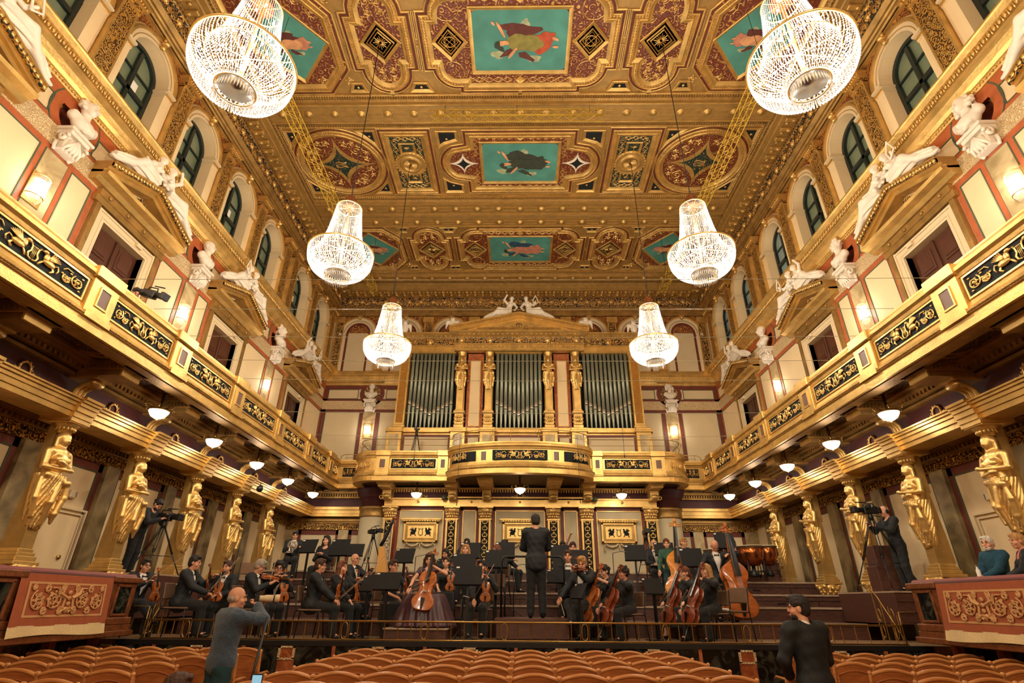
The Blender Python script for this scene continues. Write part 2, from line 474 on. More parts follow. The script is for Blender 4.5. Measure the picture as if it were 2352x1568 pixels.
mat('dark_void', (10, 16, 16), .9)
mat_wood('seat_wood', (138, 76, 36), (182, 112, 58), 3., .35)
mat_wood('seat_edge', (178, 112, 56), (210, 148, 84), 3., .35)
mat_wood('stage_wood', (60, 34, 26), (92, 54, 40), 4., .5, (1.5, 8, 8), .1)
mat_wood('stage_edge', (150, 126, 102), (184, 160, 132), 4., .5, (1.5, 8, 8), 0)
mat_wood('stage_floor', (120, 92, 62), (164, 132, 94), 4., .45, (8, 1, 1), .1)
mat_wood('parquet', (120, 72, 38), (160, 104, 60), 3., .4, (6, 1, 1), .1)
mat_wood('box_wood', (92, 50, 26), (136, 78, 40), 3., .35, (4, 4, 4))
mat_orn('orn_ceil', (206, 162, 92), (104, 46, 26), 4.2, .80, bump=.5)
mat('inset', (100, 70, 54), .5)
mat('velvet', (122, 36, 24), .9, sheen=.6)
mat('tapestry', (158, 82, 46), .95, bump=.3, bscale=120, var=.08, vscale=12)
mat('tap_light', (196, 146, 92), .95, bump=.3, bscale=120)
mat('fringe', (216, 190, 140), .9, var=.1, vscale=40)
mat('brass', (178, 142, 78), .3, .9)
mat('truss', (206, 168, 54), .45, .3)
mat('cable', (30, 28, 24), .6)
mat('cable_light', (150, 140, 110), .5)
mat('copper', (184, 104, 52), .22, .92, var=.12, vscale=5)
mat('silver', (196, 190, 176), .2, .95)
mat('lamp_bulb', (255, 240, 220), .4, emit=(255, 232, 200), es=90)
mat('shade_glow', (255, 240, 220), .4, emit=(255, 224, 186), es=14)
mat('screen_glow', (120, 180, 210), .3, emit=(150, 200, 230), es=1.)
mat('paper', (232, 228, 216), .8)
def _crystal():
    m = bpy.data.materials.new('crystal'); m.use_nodes = True; nt = m.node_tree; nt.nodes.clear(); L = nt.links
    out = nt.nodes.new('ShaderNodeOutputMaterial'); a = nt.nodes.new('ShaderNodeBsdfTranslucent'); b = nt.nodes.new('ShaderNodeBsdfDiffuse'); g = nt.nodes.new('ShaderNodeBsdfGlossy')
    t = nt.nodes.new('ShaderNodeBsdfTransparent')
    a.inputs[0].default_value = (.95, .93, .9, 1); b.inputs[0].default_value = (.8, .78, .74, 1); g.inputs[0].default_value = (1, 1, 1, 1); g.inputs[1].default_value = .12
    m1 = nt.nodes.new('ShaderNodeMixShader'); m1.inputs[0].default_value = .4; L.new(a.outputs[0], m1.inputs[1]); L.new(b.outputs[0], m1.inputs[2])
    m2 = nt.nodes.new('ShaderNodeMixShader'); m2.inputs[0].default_value = .25; L.new(m1.outputs[0], m2.inputs[1]); L.new(g.outputs[0], m2.inputs[2])
    m3 = nt.nodes.new('ShaderNodeMixShader'); m3.inputs[0].default_value = .35; L.new(m2.outputs[0], m3.inputs[1]); L.new(t.outputs[0], m3.inputs[2])
    L.new(m3.outputs[0], out.inputs[0]); MATS['crystal'] = m
_crystal()
# ================================================================ the hall: X across, Y towards the organ, Z up
W = 9.53; YB = 24.1; YBACK = -9.0; ZC = 16.8
def S(s):
    """wall-relative mapping: (along Y, up Z, d metres into the room) for side s=-1 left, +1 right"""
    return lambda y, z, d: (s*(W-d), y, z)
def strip(mb, s, y0, y1, z0, z1, d0, d1):
    mb.box(s*(W-d0), s*(W-d1), y0, y1, z0, z1)
DOORY = [5.3, 10.2, 15.1, 20.85]; BUSTY = [2.7, 7.95, 12.9, 18.35]
WINY = [4.0, 6.5, 8.95, 11.4, 13.88, 16.33, 19.5, 22.0]
PILY = [2.8, 5.25, 7.75, 10.2, 12.65, 15.1, 17.55, 18.35, 20.75, 23.2]
POSTY = [2.4, 5.1, 7.9, 10.33, 12.9, 15.6, 18.1, 20.4]
CARY = [9.6, 11.85, 14.15, 16.38, 18.72]
ORDB = ['first', 'second', 'third', 'fourth', 'fifth', 'sixth']
# ---- floor
mb = MB(); mb.box(-W-.4, W+.4, YBACK, 11.0, -.12, 0)
tag(mb.build('floor', 'parquet'), kind='structure')
NICHE_Z = 10.88
def side_wall(s, side):
    fn = lambda u, v, t: (s*(W+t), u, v)
    # lower + middle wall with door holes and round niches
    mb = MB(); holes = []
    for y in DOORY: holes.append(rect(y-.74, y+.74, 7.0, 9.42))
    for y in BUSTY: holes.append(circ(y, NICHE_Z, .40, 28))
    mb.prism(rect(YBACK, YB+.35, 0, 11.35), 0, .35, fn, holes)
    mb.box(s*(W+.34), s*(W+.40), YBACK, YB, 5, 11.35)
    # clerestory wall with arched openings
    holes = []
    for y in WINY: holes.append([(y-.68, 12.02), (y+.68, 12.02)]+circ(y, 14.0, .68, 20, 0, pi))
    mb.prism(rect(YBACK, YB+.35, 11.35, 15.3), 0, .42, fn, holes)
    mb.box(s*W, s*(W+.6), YBACK, YB+.35, 15.3, 18.2)
    w = mb.build('wall_'+side, 'cream'); tag(w, kind='structure')
    # coloured bands and fine green lines (painted plaster, a few millimetres proud)
    bd = MB(); ln = MB(); mt = MB(); gr = MB(); tr = MB(); gd = MB(); rg = MB()
    def band(y0, y1, z0, z1): strip(bd, s, y0, y1, z0, z1, 0, .012)
    def panel_lines(y0, y1, z0, z1, w_=.022):
        for a in ((y0, y0+w_, z0, z1), (y1-w_, y1, z0, z1), (y0+w_, y1-w_, z0, z0+w_), (y0+w_, y1-w_, z1-w_, z1)): strip(ln, s, *a, 0, .018)
    band(YBACK, YB, 11.02, 11.3); 
    ys = sorted([(y, 'd') for y in DOORY]+[(y, 'b') for y in BUSTY])
    segs = []   # clear stretches between door surrounds
    edge = [YBACK]+[v for y in DOORY for v in (y-1.14, y+1.14)]+[YB]
    for i in range(0, len(edge), 2):
        a, b = edge[i], edge[i+1]
        band(a, b, 10.44, 10.54); band(a, b, 9.86, 10.0); strip(gr, s, a, b, 10.0, 10.44, 0, .03)
        if i > 0: band(a, a+.14, 6, 9.86)
        if i+1 < len(edge)-1: band(b-.14, b, 6, 9.86)
        if b >= YB: band(b-.14, b, 6, 11.02)
        bs = [y for y in BUSTY if a < y < b]
        cuts = [a+.14]
        for y in bs:
            cuts += [y-.40, y+.40]
            band(y-.40, y-.27, 6, 9.86); band(y+.27, y+.40, 6, 9.86); strip(mt, s, y-.27, y+.27, 6, 9.86, 0, .03)
            panel_lines(y-.29, y+.29, 6, 9.88)
            rg.prism(circ(y, NICHE_Z, .64, 40), 0, 1, lambda u, v, t: (s*(W-.014*t), u, v), [circ(y, NICHE_Z, .41, 40)])
            ln.prism(circ(y, NICHE_Z, .66, 40), 0, 1, lambda u, v, t: (s*(W-.02*t), u, v), [circ(y, NICHE_Z, .63, 40)])
        cuts.append(b-.14)
        for k in range(0, len(cuts), 2): panel_lines(cuts[k], cuts[k+1], 6, 9.86)
        uc = [a]+[v for y in bs for v in (y-.6, y+.6)]+[b]
        for k in range(0, len(uc), 2): panel_lines(uc[k]-.3 if k == 0 and i > 0 else uc[k], uc[k+1]+.3 if k+2 >= len(uc) and b < YB else uc[k+1], 10.54, 11.02)
    bd.build('painted_bands', 'red_band', w); ln.build('painted_lines', 'line_green', w); split_build(mt, 'marble_strip', 'marble_tan', w, BUSTY)
    gr.build('garland_frieze', 'orn_garland', w); split_build(rg, 'roundel_ring', 'red_band', w, BUSTY)
    # dark back of the round niches
    nb = MB(); no = MB()
    for y in BUSTY:
        nb.prism(circ(y, NICHE_Z, .42, 28), .20, .23, fn)
        no.prism(circ(y, NICHE_Z, .40, 28), .12, .20, fn, [circ(y, NICHE_Z, .30, 28)])
    split_build(nb, 'niche_back', 'maroon', w, BUSTY); split_build(no, 'niche_ring', 'orn_ochre', w, BUSTY)
    # lower wall: marble pilasters, red frames (panels between the caryatids)
    pl = MB(); rb = MB(); ll = MB(); en = MB(); e2 = MB()
    allc = [CARY[0]-2.25*k for k in (4, 3, 2, 1)]+CARY+[20.95]
    for y in allc:
        strip(pl, s, y+.14, y+.56, 0, 4.47, 0, .12)
    for i in range(len(allc)-1):
        a, b = allc[i]+.56, allc[i+1]+.14
        strip(rb, s, a, a+.13, 0, 4.47, 0, .02); strip(rb, s, b-.13, b, 0, 4.47, 0, .02); strip(rb, s, a, b, 4.3, 4.47, 0, .02)
        for q in ((a+.13, a+.15, 0, 4.3), (b-.15, b-.13, 0, 4.3), (a+.13, b-.13, 4.28, 4.3)): strip(ll, s, *q, 0, .024)
    strip(en, s, YBACK, 22.6, 4.47, 4.70, 0, .10)
    for k, (z0, z1, d) in enumerate(((4.70, 4.74, .16), (4.74, 4.82, .13), (4.82, 4.87, .22), (4.87, 4.93, .30))): strip(e2, s, YBACK, 22.6, z0, z1, 0, d)
    y = 4.
    while y < 22.5:
        for q in range(1): en.ell((s*(W-.11), y, 4.60), (.03, .036, .07), 6, 4)
        e2.box(s*(W-.13), s*(W-.19), y, y+.05, 4.745, 4.81); y += .12
    split_build(pl, 'marble_pilaster', 'marble_grey', w, [y+.35 for y in allc]); rb.build('panel_borders', 'maroon', w); ll.build('panel_lines', 'line_green', w)
    en.build('leaf_frieze', 'orn_gold', w); e2.build('wall_cornice', 'gold_old', w)
    # ---- sill cornice under the windows
    prof = [(0, 11.28), (.05, 11.28), (.07, 11.33), (.10, 11.36), (.10, 11.40), (.15, 11.47), (.24, 11.56), (.30, 11.60), (.30, 11.64), (.33, 11.66), (.36, 11.86), (.44, 11.93), (.46, 11.96), (.46, 12.0), (0, 12.03)]
    mb = MB(); path = [(s*W, YBACK), (s*W, YB)]
    mb.sweep(prof, path, side=-s if s > 0 else 1) if False else mb.sweep(prof, path, side=(1 if s > 0 else -1))
    y = 2.2
    while y < YB-.5:
        mb.ell((s*(W-.085), y, 11.345), (.035, .03, .04), 6, 4); y += .085
    t = mb.build('trim_%d' % (1 if s < 0 else 2), 'gold'); tag(t, kind='structure')
    mb = MB(); mb.smooth = True
    y = 2.2; k = 0
    while y < YB-.5:     # palmette band on the corona
        for dz, r in ((0, .05), (.035, .035), (-.04, .03)):
            mb.ell((s*(W-.365), y+(k % 2)*.0, 11.76+dz), (.03, r*.8, r), 6, 4)
        mb.cyl((s*(W-.35), y+.065, 11.68), (s*(W-.37), y+.065, 11.84), .014, n=5)
        y += .13; k += 1
    mb.build('palmette_band', 'gold_bright', t)
    mb = MB(); strip(mb, s, 2, YB-.5, 11.67, 11.86, .30, .352); mb.build('palmette_ground', 'gold_old', t)
    # ---- clerestory: pilasters, archivolts, imposts
    pm = MB(); po = MB(); ar = MB(); im = MB(); ky = MB(); ag = MB(); sp = MB(); cj = MB()
    for i, y in enumerate(PILY):
        h = .25
        strip(pm, s, y-h-.09, y+h+.09, 12.0, 12.16, 0, .30); strip(pm, s, y-h-.05, y+h+.05, 12.16, 12.24, 0, .24)
        strip(pm, s, y-h, y-h+.05, 12.24, 14.62, 0, .16); strip(pm, s, y+h-.05, y+h, 12.24, 14.62, 0, .16)
        strip(pm, s, y-h, y+h, 14.58, 14.64, 0, .2); strip(pm, s, y-h-.06, y+h+.06, 14.74, 14.86, 0, .28); strip(pm, s, y-h-.1, y+h+.1, 14.86, 14.92, 0, .34)
        strip(po, s, y-h+.05, y+h-.05, 12.24, 14.58, 0, .145); strip(po, s, y-h, y+h, 14.64, 14.74, 0, .22)
        for q in range(7): pm.ell((s*(W-.3), y-h+.02+q*(2*h-.04)/6, 14.80), (.04, .03, .05), 6, 4)
    for y in WINY:
        # impost blocks and jamb strips
        for sg in (-1, 1):
            a, b = sorted((y+sg*.68, y+sg*.98)); c = y+sg*.68
            strip(cj, s, a, b, 12.0, 13.76, 0, .03)
            strip(im, s, min(a, c-.04 if sg > 0 else a), max(b, c+.04 if sg < 0 else b), 13.92, 13.99, -.4, .12); strip(im, s, min(a, c-.012 if sg > 0 else a), max(b, c+.012 if sg < 0 else b), 13.76, 13.92, -.4, .05)
            strip(ky, s, min(a, b), max(a, b), 13.81, 13.88, .05, .08)
        def archband(mbx, r0, r1, d0, d1, n=26):
            pts = circ(y, 14.0, r1, n, 0, pi)+circ(y, 14.0, r0, n, 0, pi)[::-1]
            mbx.prism(pts, d0, d1, lambda u, v, t: (s*(W-t), u, v))
        archband(ar, .68, .88, 0, .05); archband(ag, .76, .78, .05, .06); archband(ag, .88, .94, 0, .12); archband(ag, .94, .98, 0, .08)
        # keystone: scrolled console
        ky.ell((s*(W-.16), y, 14.90), (.12, .09, .08), 8, 6); ky.ell((s*(W-.13), y, 14.76), (.08, .07, .09), 8, 6)
        for sg in (-1, 1): ky.ell((s*(W-.18), y+sg*.07, 14.95), (.05, .04, .05), 8, 6)
        ky.box(s*W, s*(W-.2), y-.1, y+.1, 14.96, 15.02)
    strip(sp, s, 2, YB, 15.02, 15.1, 0, .12)
    split_build(pm, 'pilaster_frame', 'gold', w, PILY); split_build(po, 'pilaster_ornament', 'orn_gold', w, PILY); split_build(ar, 'arch_band', 'cream_trim', w, WINY)
    IMY = [y+q for y in WINY for q in (-.8, .8)]; split_build(im, 'impost', 'cream_trim', w, IMY); split_build(ky, 'keystone', 'gold_bright', w, [y+q for y in WINY for q in (-.83, 0, .83)]); split_build(ag, 'arch_moulding', 'gold', w, WINY); sp.build('fillet', 'gold', w)
    split_build(cj, 'jamb', 'cream', w, IMY)
    # spandrel ornament around the arches
    mb = MB()
    for i in range(len(PILY)-1):
        ya, yb = PILY[i]+.25, PILY[i+1]-.25
        wy = [y for y in WINY if ya < y < yb]
        if not wy: strip(mb, s, ya, yb, 14.62, 15.02, 0, .02); continue
        y = wy[0]
        poly = [(ya, 14.3), (ya, 15.02), (yb, 15.02), (yb, 14.3)]
        rr = circ(y, 14.06, .985, 24, 0.15, pi-.15)
        poly = [(ya, 14.22)]+[(min(max(u, ya+.001), yb-.001), v) for u, v in rr[::-1]]+[(yb, 14.22), (yb, 15.02), (ya, 15.02)]
        mb.prism(poly, 0, .02, lambda u, v, t: (s*(W-t), u, v))
    mb.build('spandrels', 'orn_red', w)
    # ---- main entablature and coved frieze below the ceiling (swept later for both sides and the end)
    # ---- windows
    n0 = 0 if s < 0 else len(WINY)
    for i, y in enumerate(WINY):
        root = tag(empty('window_%d' % (n0+i+1), (s*(W+.40), y, 12.02)), kind='structure')
        fr = MB(); q = s
        X0, X1 = 0, -s*.09
        out = [(-.7, 0), (.7, 0)]+circ(0, 1.98, .7, 20, 0, pi)
        inn = [(-.58, .10), (.58, .10)]+circ(0, 1.98, .58, 20, 0, pi)
        fr.prism(out, 0, .09, lambda u, v, t: (-s*t, u, v), [inn])
        fr.box(0, -s*.08, -.05, .05, .1, 2.5)
        fr.box(0, -s*.08, -.58, .58, 1.20, 1.32)
        for z in (.64, 1.86): fr.box(0, -s*.06, -.58, .58, z-.02, z+.02)
        fr.build('window_frame', 'sash', root)
        pn = MB(); pn.prism([(-.66, .02), (.66, .02)]+circ(0, 1.98, .66, 20, 0, pi), 0, .01, lambda u, v, t: (s*(.01+t), u, v))
        pn.build('pane', 'pane_sky' if (s > 0 and i >= 5) else 'pane', root)
        if (s < 0 and i in (2, 4, 6)):
            nt = MB(); nt.box(-s*.005, -s*.01, .08, .3, 1.34, 1.66); nt.build('notice', 'paper', root)
side_wall(-1, 'left'); side_wall(1, 'right')

# ---- doors on the balcony level, with white surrounds and gilt pediments
dn = 0
def door_mid(s, y, n):
    root = tag(empty('door_%d' % n, (s*W, y, 7.0)), kind='structure')
    m = MB()
    for sg in (-1, 1):
        m.box(s*.14, s*.20, sg*.02, sg*.72, 0, 2.4)
        for z0, z1 in ((.15, .95), (1.05, 1.65), (1.75, 2.28)):
            m.box(s*.115, s*.14, sg*.14, sg*.62, z0, z1, .02)
            m.box(s*.10, s*.115, sg*.2, sg*.56, z0+.07, z1-.07, .015)
    m.build('door_leaf', 'door_wood', root)
    m = MB(); m.box(s*.09, s*.2, -.03, .03, 0, 2.4, .01); m.build('door_stile', 'door_wood', root)
    m = MB()
    fnn = lambda u, v, t: (-s*t, u, v)
    for a, b, t in ((.74, .98, .06), (.80, .83, .075), (.93, .98, .085)):
        m.prism([(-b, 0), (-a, 0), (-a, 2.42+a-.74), (a, 2.42+a-.74), (a, 0), (b, 0), (b, 2.42+b-.74), (-b, 2.42+b-.74)], 0, t, fnn)
    for sg in (-1, 1): m.prism([(sg*.96, 2.3), (sg*1.02, 2.3), (sg*1.02, 2.70), (sg*.96, 2.70)], 0, .07, fnn)
    m.box(0, s*.2, -.76, -.74, 0, 2.42); m.box(0, s*.2, .74, .76, 0, 2.42)
    m.build('door_frame', 'cream_trim', root)
    m = MB()
    for sg in (-1, 1): m.prism([(sg*.99, 0), (sg*1.12, 0), (sg*1.12, 2.9), (sg*.99, 2.9)], 0, .10, fnn)
    m.box(0, -s*.12, -1.22, 1.22, 2.70, 2.86)
    m.box(0, -s*.14, -1.18, 1.18, 2.86, 3.04)
    for k in range(4): m.cyl((-s*.14, -.9+.6*k, 2.95), (-s*.18, -.9+.6*k, 2.95), .05, n=10)
    m.build('gilt_architrave', 'gold_old', root)
    # pediment
    m = MB()
    m.sweep([(0, 3.04), (.18, 3.06), (.26, 3.14), (.42, 3.18), (.44, 3.26), (0, 3.30)], [(0, -1.5), (0, 1.5)], side=(1 if s > 0 else -1))
    ap = 4.06
    for sg in (-1, 1):
        for (d, a, b) in ((.30, 0, .10), (.38, .10, .16), (.48, .16, .28), (.5, .28, .32)):
            L = hypot(1.5, ap-.32-3.2); nx, nz = -(ap-.32-3.2)/L, 1.5/L
            p0 = (sg*1.5, 3.22); p1 = (0, ap-.30)
            m.prism([(p0[0], p0[1]+a), (p1[0], p1[1]+a), (p1[0], p1[1]+b), (p0[0], p0[1]+b)], 0, d, fnn)
    m.build('pediment', 'gold', root)
    m = MB(); m2 = MB()
    for sg in (-1, 1): (m if sg < 0 else m2).prism([(sg*1.5, 3.37), (0, ap-.15), (0, ap-.03), (sg*1.5, 3.49)], .44, .486, fnn)
    m.build('carved_band', 'orn_dark', root); m2.build('carved_band', 'orn_dark', root)
    m = MB(); m.prism([(-1.35, 3.28), (1.35, 3.28), (0, ap-.36)], 0, .05, fnn); m.build('tympanum', 'gold_old', root)
    m = MB(); m.prism([(-.62, 3.36), (.62, 3.36), (0, 3.72)], 0, .08, fnn); m.build('tympanum_panel', 'orn_dark', root)
    m = MB(); N = 16
    for sg in (-1, 1):
        for k in range(N):
            t = (k+.5)/N; yy = sg*1.5*(1-t); zz = 3.22+.22+(ap-.30-3.22)*t
            m.ell((-s*.49, yy, zz), (.025, .045, .055), 6, 4)
    m.build('pediment_leaves', 'gold_bright', root)
    m = MB(); m.box(-s*.06, -s*.14, .28, .46, 2.50, 2.62, .01); m.build('detector_box', 'cream_trim', root)
    return root
for s in (-1, 1):
    for y in DOORY:
        dn += 1; door_mid(s, y, dn)
# lower doors flush in the side walls
def door_low(s, y, n):
    root = tag(empty('door_%d' % n, (s*W, y, 1.0)), kind='structure'); fnn = lambda u, v, t: (-s*t, u, v)
    m = MB(); m.prism(rect(-.50, .50, 0, 2.3), 0, .03, fnn); m.build('door_leaf', 'cream', root)
    m = MB()
    for a, b, t in ((.52, .55, .05), (.60, .64, .06)):
        m.prism([(-b, 0), (-a, 0), (-a, 2.32+a-.5), (a, 2.32+a-.5), (a, 0), (b, 0), (b, 2.32+b-.5), (-b, 2.32+b-.5)], 0, t, fnn)
    m.build('door_frame', 'cream_trim', root)
    m = MB(); m.cyl((-s*.03, .30, 1.5), (-s*.06, .30, 1.5), .045, n=12); m.build('door_handle', 'brass', root)
door_low(-1, 11.28, dn+1); door_low(1, 11.05, dn+2); dn += 2
# ---- end wall
mb = MB()
mb.box(-W-.7, W+.7, YB, YB+.4, 5.9, 18.2)
wb = mb.build('wall_back', 'cream_dull'); tag(wb, kind='structure')
mb = MB(); mb.box(-W-.7, W+.7, YBACK-.3, YBACK, 0, 18.2); tag(mb.build('wall_front', 'cream_dull'), kind='structure')
bd = MB(); ln = MB(); gr = MB(); mt = MB(); ag = MB(); cr = MB(); og = MB(); rg = MB(); nb = MB(); gp = MB()
for s in (-1, 1):
    def B(m, x0, x1, z0, z1, d=.012, d0=0): m.box(s*x0, s*x1, YB-d0, YB-d, z0, z1)
    B(bd, 5.2, W, 11.02, 11.2); B(bd, 5.2, W, 10.42, 10.52); B(bd, 5.2, W, 9.86, 9.99); B(gr, 5.2, W, 9.99, 10.42, .03)
    B(bd, W-.2, W, 6, 11.02); B(bd, 7.48, 7.64, 6, 9.86); B(bd, 6.72, 6.88, 6, 9.86); B(mt, 6.88, 7.48, 6, 9.86, .03); B(bd, 5.2, 5.5, 6, 9.86)
    for x0, x1, z0, z1 in ((7.64, W-.2, 6, 9.86), (5.5, 6.72, 6, 9.86), (7.85, W-.2, 10.52, 11.02), (5.3, 6.5, 10.52, 11.02)):
        for a in ((x0, x0+.03, z0, z1), (x1-.03, x1, z0, z1), (x0, x1, z1-.03, z1), (x0, x1, z0, z0+.03)): B(ln, *a, .018)
    fb = lambda u, v, t: (u, YB-t, v)
    rg.prism(circ(s*7.18, 10.78, .60, 36), .012, .03, fb); nb.prism(circ(s*7.18, 10.78, .42, 36), .03, .06, fb)
for k in range(8):
    x = -8.3+k*2.3714
    for r0, r1, m_, d in ((.62, .90, cr, .06), (.52, .62, bd, .05), (.90, .97, ag, .10), (.72, .74, ln, .07)):
        m_.prism(circ(x, 14.05, r1, 26, 0, pi)+circ(x, 14.05, r0, 26, 0, pi)[::-1], 0, d, lambda u, v, t: (u, YB-t, v))
        if m_ is bd:
            for sg in (-1, 1): m_.box(x+sg*r0, x+sg*r1, YB, YB-d, 12.0, 14.05)
    for sg in (-1, 1):
        cr.box(x+sg*.62, x+sg*.98, YB, YB-.12, 13.93, 14.05); cr.box(x+sg*.62, x+sg*.92, YB, YB-.05, 12.0, 13.93)
    ag.ell((x, YB-.14, 14.92), (.09, .12, .1), 8, 6); ag.box(x-.12, x+.12, YB, YB-.2, 14.96, 15.04)
for k in range(9):
    x = -9.4+k*2.35
    if abs(x) > 9: x = 9.28*(1 if x > 0 else -1)
    gp.box(x-.22, x+.22, YB, YB-.2, 12.0, 12.22)
    og.box(x-.16, x+.16, YB, YB-.08, 12.22, 14.62)
    for sg in (-1, 1): gp.box(x+sg*.16, x+sg*.21, YB, YB-.12, 12.22, 14.62)
    gp.box(x-.27, x+.27, YB, YB-.26, 14.62, 14.92)
ogr = MB(); ogr.box(-W, W, YB, YB-.02, 14.1, 15.04)
bd.build('painted_bands', 'maroon', wb); ln.build('painted_lines', 'line_green', wb); gr.build('garland_frieze', 'orn_garland', wb)
XA = [-8.3+k*2.3714 for k in range(8)]; split_build(mt, 'marble_strip', 'marble_tan', wb, (-7, 7), 0); split_build(ag, 'arch_moulding', 'gold', wb, XA, 0); split_build(cr, 'arch_band', 'cream_trim', wb, XA, 0)
XP = [-9.28+k*2.32 for k in range(9)]; split_build(og, 'pilaster_ornament', 'orn_dark', wb, XP, 0); split_build(rg, 'roundel_ring', 'maroon', wb, (-7, 7), 0); split_build(nb, 'niche_back', 'orn_dark', wb, (-7, 7), 0); split_build(gp, 'pilaster_frame', 'gold', wb, XP, 0)
ogr.build('spandrels', 'orn_red', wb)
prof = [(0, 11.2), (.06, 11.22), (.10, 11.3), (.18, 11.36), (.18, 11.42), (.22, 11.45), (.24, 11.6), (.30, 11.66), (.30, 11.72), (.02, 11.76), (0, 12.0)]
mb = MB(); mb.sweep(prof, [(W, YB), (-W, YB)])
for k in range(150): mb.ell((-9.2+k*.1235, YB-.245, 11.52), (.03, .02, .05), 6, 4)
tag(mb.build('trim_3', 'gold'), kind='structure')
# end wall of the stage below the organ gallery
mb = MB(); YL = 22.6
mb.box(-W, -5.6, YL, YL+.3, 1, 5.9); mb.box(5.6, W, YL, YL+.3, 1, 5.9)
ws = mb.build('wall_stage', 'cream_dull'); tag(ws, kind='structure')
bd = MB(); mt = MB(); en = MB(); e2 = MB(); wi = MB(); be = MB(); dt = MB()
for s in (-1, 1):
    def B(m, x0, x1, z0, z1, d=.012, d0=0): m.box(s*x0, s*x1, YL-d0, YL-d, z0, z1)
    B(mt, 9.0, W, 1.5, 4.33, .08); B(mt, 6.95, 7.35, 1.5, 4.33, .08); 
    for a, b in ((7.35, 9.0), (6.3, 6.95)):
        B(bd, a, a+.12, 1.5, 4.33, .03); B(bd, b-.12, b, 1.5, 4.33, .03); B(bd, a, b, 4.15, 4.33, .03)
    B(en, 5.6, W, 4.33, 4.58, .10); B(e2, 5.6, W, 4.58, 4.64, .16); B(e2, 5.6, W, 4.64, 4.74, .24)
    B(be, 5.6, 8.8, 4.80, 5.14, .5); B(be, 5.6, 8.8, 4.90, 5.0, .53); B(be, 5.6, 8.8, 5.05, 5.16, .58)
    B(wi, 5.6, 8.8, 5.14, 5.5, .40); B(dt, 5.6, 8.8, 5.5, 5.56, .55); B(dt, 5.6, 8.8, 5.66, 5.75, .7)
    for k in range(30): B(dt, 5.8+k*.1, 5.86+k*.1, 5.56, 5.66, .58)
    for k in range(40): en.ell((s*(5.8+k*.095), YL-.11, 4.46), (.03, .03, .07), 6, 4)
bd.build('panel_borders', 'maroon', ws); split_build(mt, 'marble_pilaster', 'marble_tan', ws, (-9.3, -7.1, 7.1, 9.3), 0); en.build('leaf_frieze', 'orn_gold', ws)
e2.build('wall_cornice', 'gold_old', ws); be.build('architrave', 'gold', ws); wi.build('wine_frieze', 'wine', ws); dt.build('dentils', 'gold_old', ws)
# ---- coved entablature right round below the ceiling
path = [(-W, YBACK), (-W, YB), (W, YB), (W, YBACK)]
cp = [(0, 15.04), (.12, 15.06), (.12, 15.14), (.15, 15.17), (.15, 15.26), (.19, 15.29), (.19, 15.38), (.27, 15.45), (.30, 15.47)]
c2 = [(.30, 15.47), (.24, 15.50), (.24, 16.02), (.29, 16.04)]
c3 = [(.29, 16.04), (.33, 16.06), (.33, 16.10), (.38, 16.12), (.38, 16.17)]
c4 = [(.38, 16.17), (.78, 16.19), (.78, 16.26), (.82, 16.28), (.84, 16.46), (.84, 16.52), (.89, 16.56), (.89, 16.64), (.95, 16.68), (.95, 16.76), (.86, 16.8)]
for i, (pr, mt_) in enumerate(((cp, 'gold_old'), (c2, 'orn_blue'), (c3, 'gold_old'), (c4, 'gold_paint'))):
    mb = MB(); mb.sweep(pr, path, side=-1); tag(mb.build('trim_%d' % (4+i), mt_), kind='structure')
tr_ = bpy.data.objects['trim_5']; t7 = bpy.data.objects['trim_7']
mb = MB(); md = MB(); bx = MB()
def along(step, y0=1.5, yend=None):
    for s in (-1, 1):
        y = y0
        while y < YB-.5: yield s, y, None; y += step
    x = -8.9
    while x < 8.95: yield 0, None, x; x += step
for s, y, x in along(.62):      # lion masks
    if s: p = (s*(W-.26), y, 15.80)
    else: p = (x, YB-.26, 15.80)
    mb.ell(p, (.085, .085, .10), 8, 6)
    for a in range(7):
        t = a*2*pi/7; o = (0, .09*cos(t), .09*sin(t)) if s else (.09*cos(t), 0, .09*sin(t))
        mb.ell((p[0]+o[0], p[1]+o[1], p[2]+o[2]), .035, 6, 4)
for s, y, x in along(.41):      # modillions and coffers under the corona
    if s: md.box(s*(W-.36), s*(W-.74), y-.07, y+.07, 16.08, 16.18, .02); md.ell((s*(W-.45), y, 16.07), (.10, .06, .05), 8, 5); md.ell((s*(W-.58), y+.2, 16.17), (.07, .06, .03), 8, 5)
    else: md.box(x-.07, x+.07, YB-.36, YB-.74, 16.08, 16.18, .02); md.ell((x, YB-.45, 16.07), (.06, .10, .05), 8, 5); md.ell((x+.2, YB-.58, 16.17), (.06, .07, .03), 8, 5)
for s, y, x in along(.12):
    if s: bx.box(s*(W-.86), s*(W-.93), y, y+.06, 16.56, 16.64)
    else: bx.box(x, x+.06, YB-.86, YB-.93, 16.56, 16.64)
    if s: bx.box(s*(W-.32), s*(W-.37), y, y+.05, 16.04, 16.1)
    else: bx.box(x, x+.05, YB-.32, YB-.37, 16.04, 16.1)
mb.build('lion_masks', 'gold_bright', tr_); md.build('modillions', 'gold', t7); bx.build('dentils', 'gold_old', t7)
# scrolls between masks: one shared scroll mesh repeated
mb = MB(); mb.smooth = True
for s, y, x in along(.62, 1.81):
    for sg in (-1, 1):
        sp_ = spiral(sg*.10, .06, .11, 1.4, pi/2 if sg > 0 else pi/2, sg, 12)
        P = [((s*(W-.235), y+u, 15.68+v) if s else (x+.31+u, YB-.235, 15.68+v)) for u, v in sp_]
        mb.tube(P, .016, 5)
mb.build('frieze_scrolls', 'gold_bright', tr_)
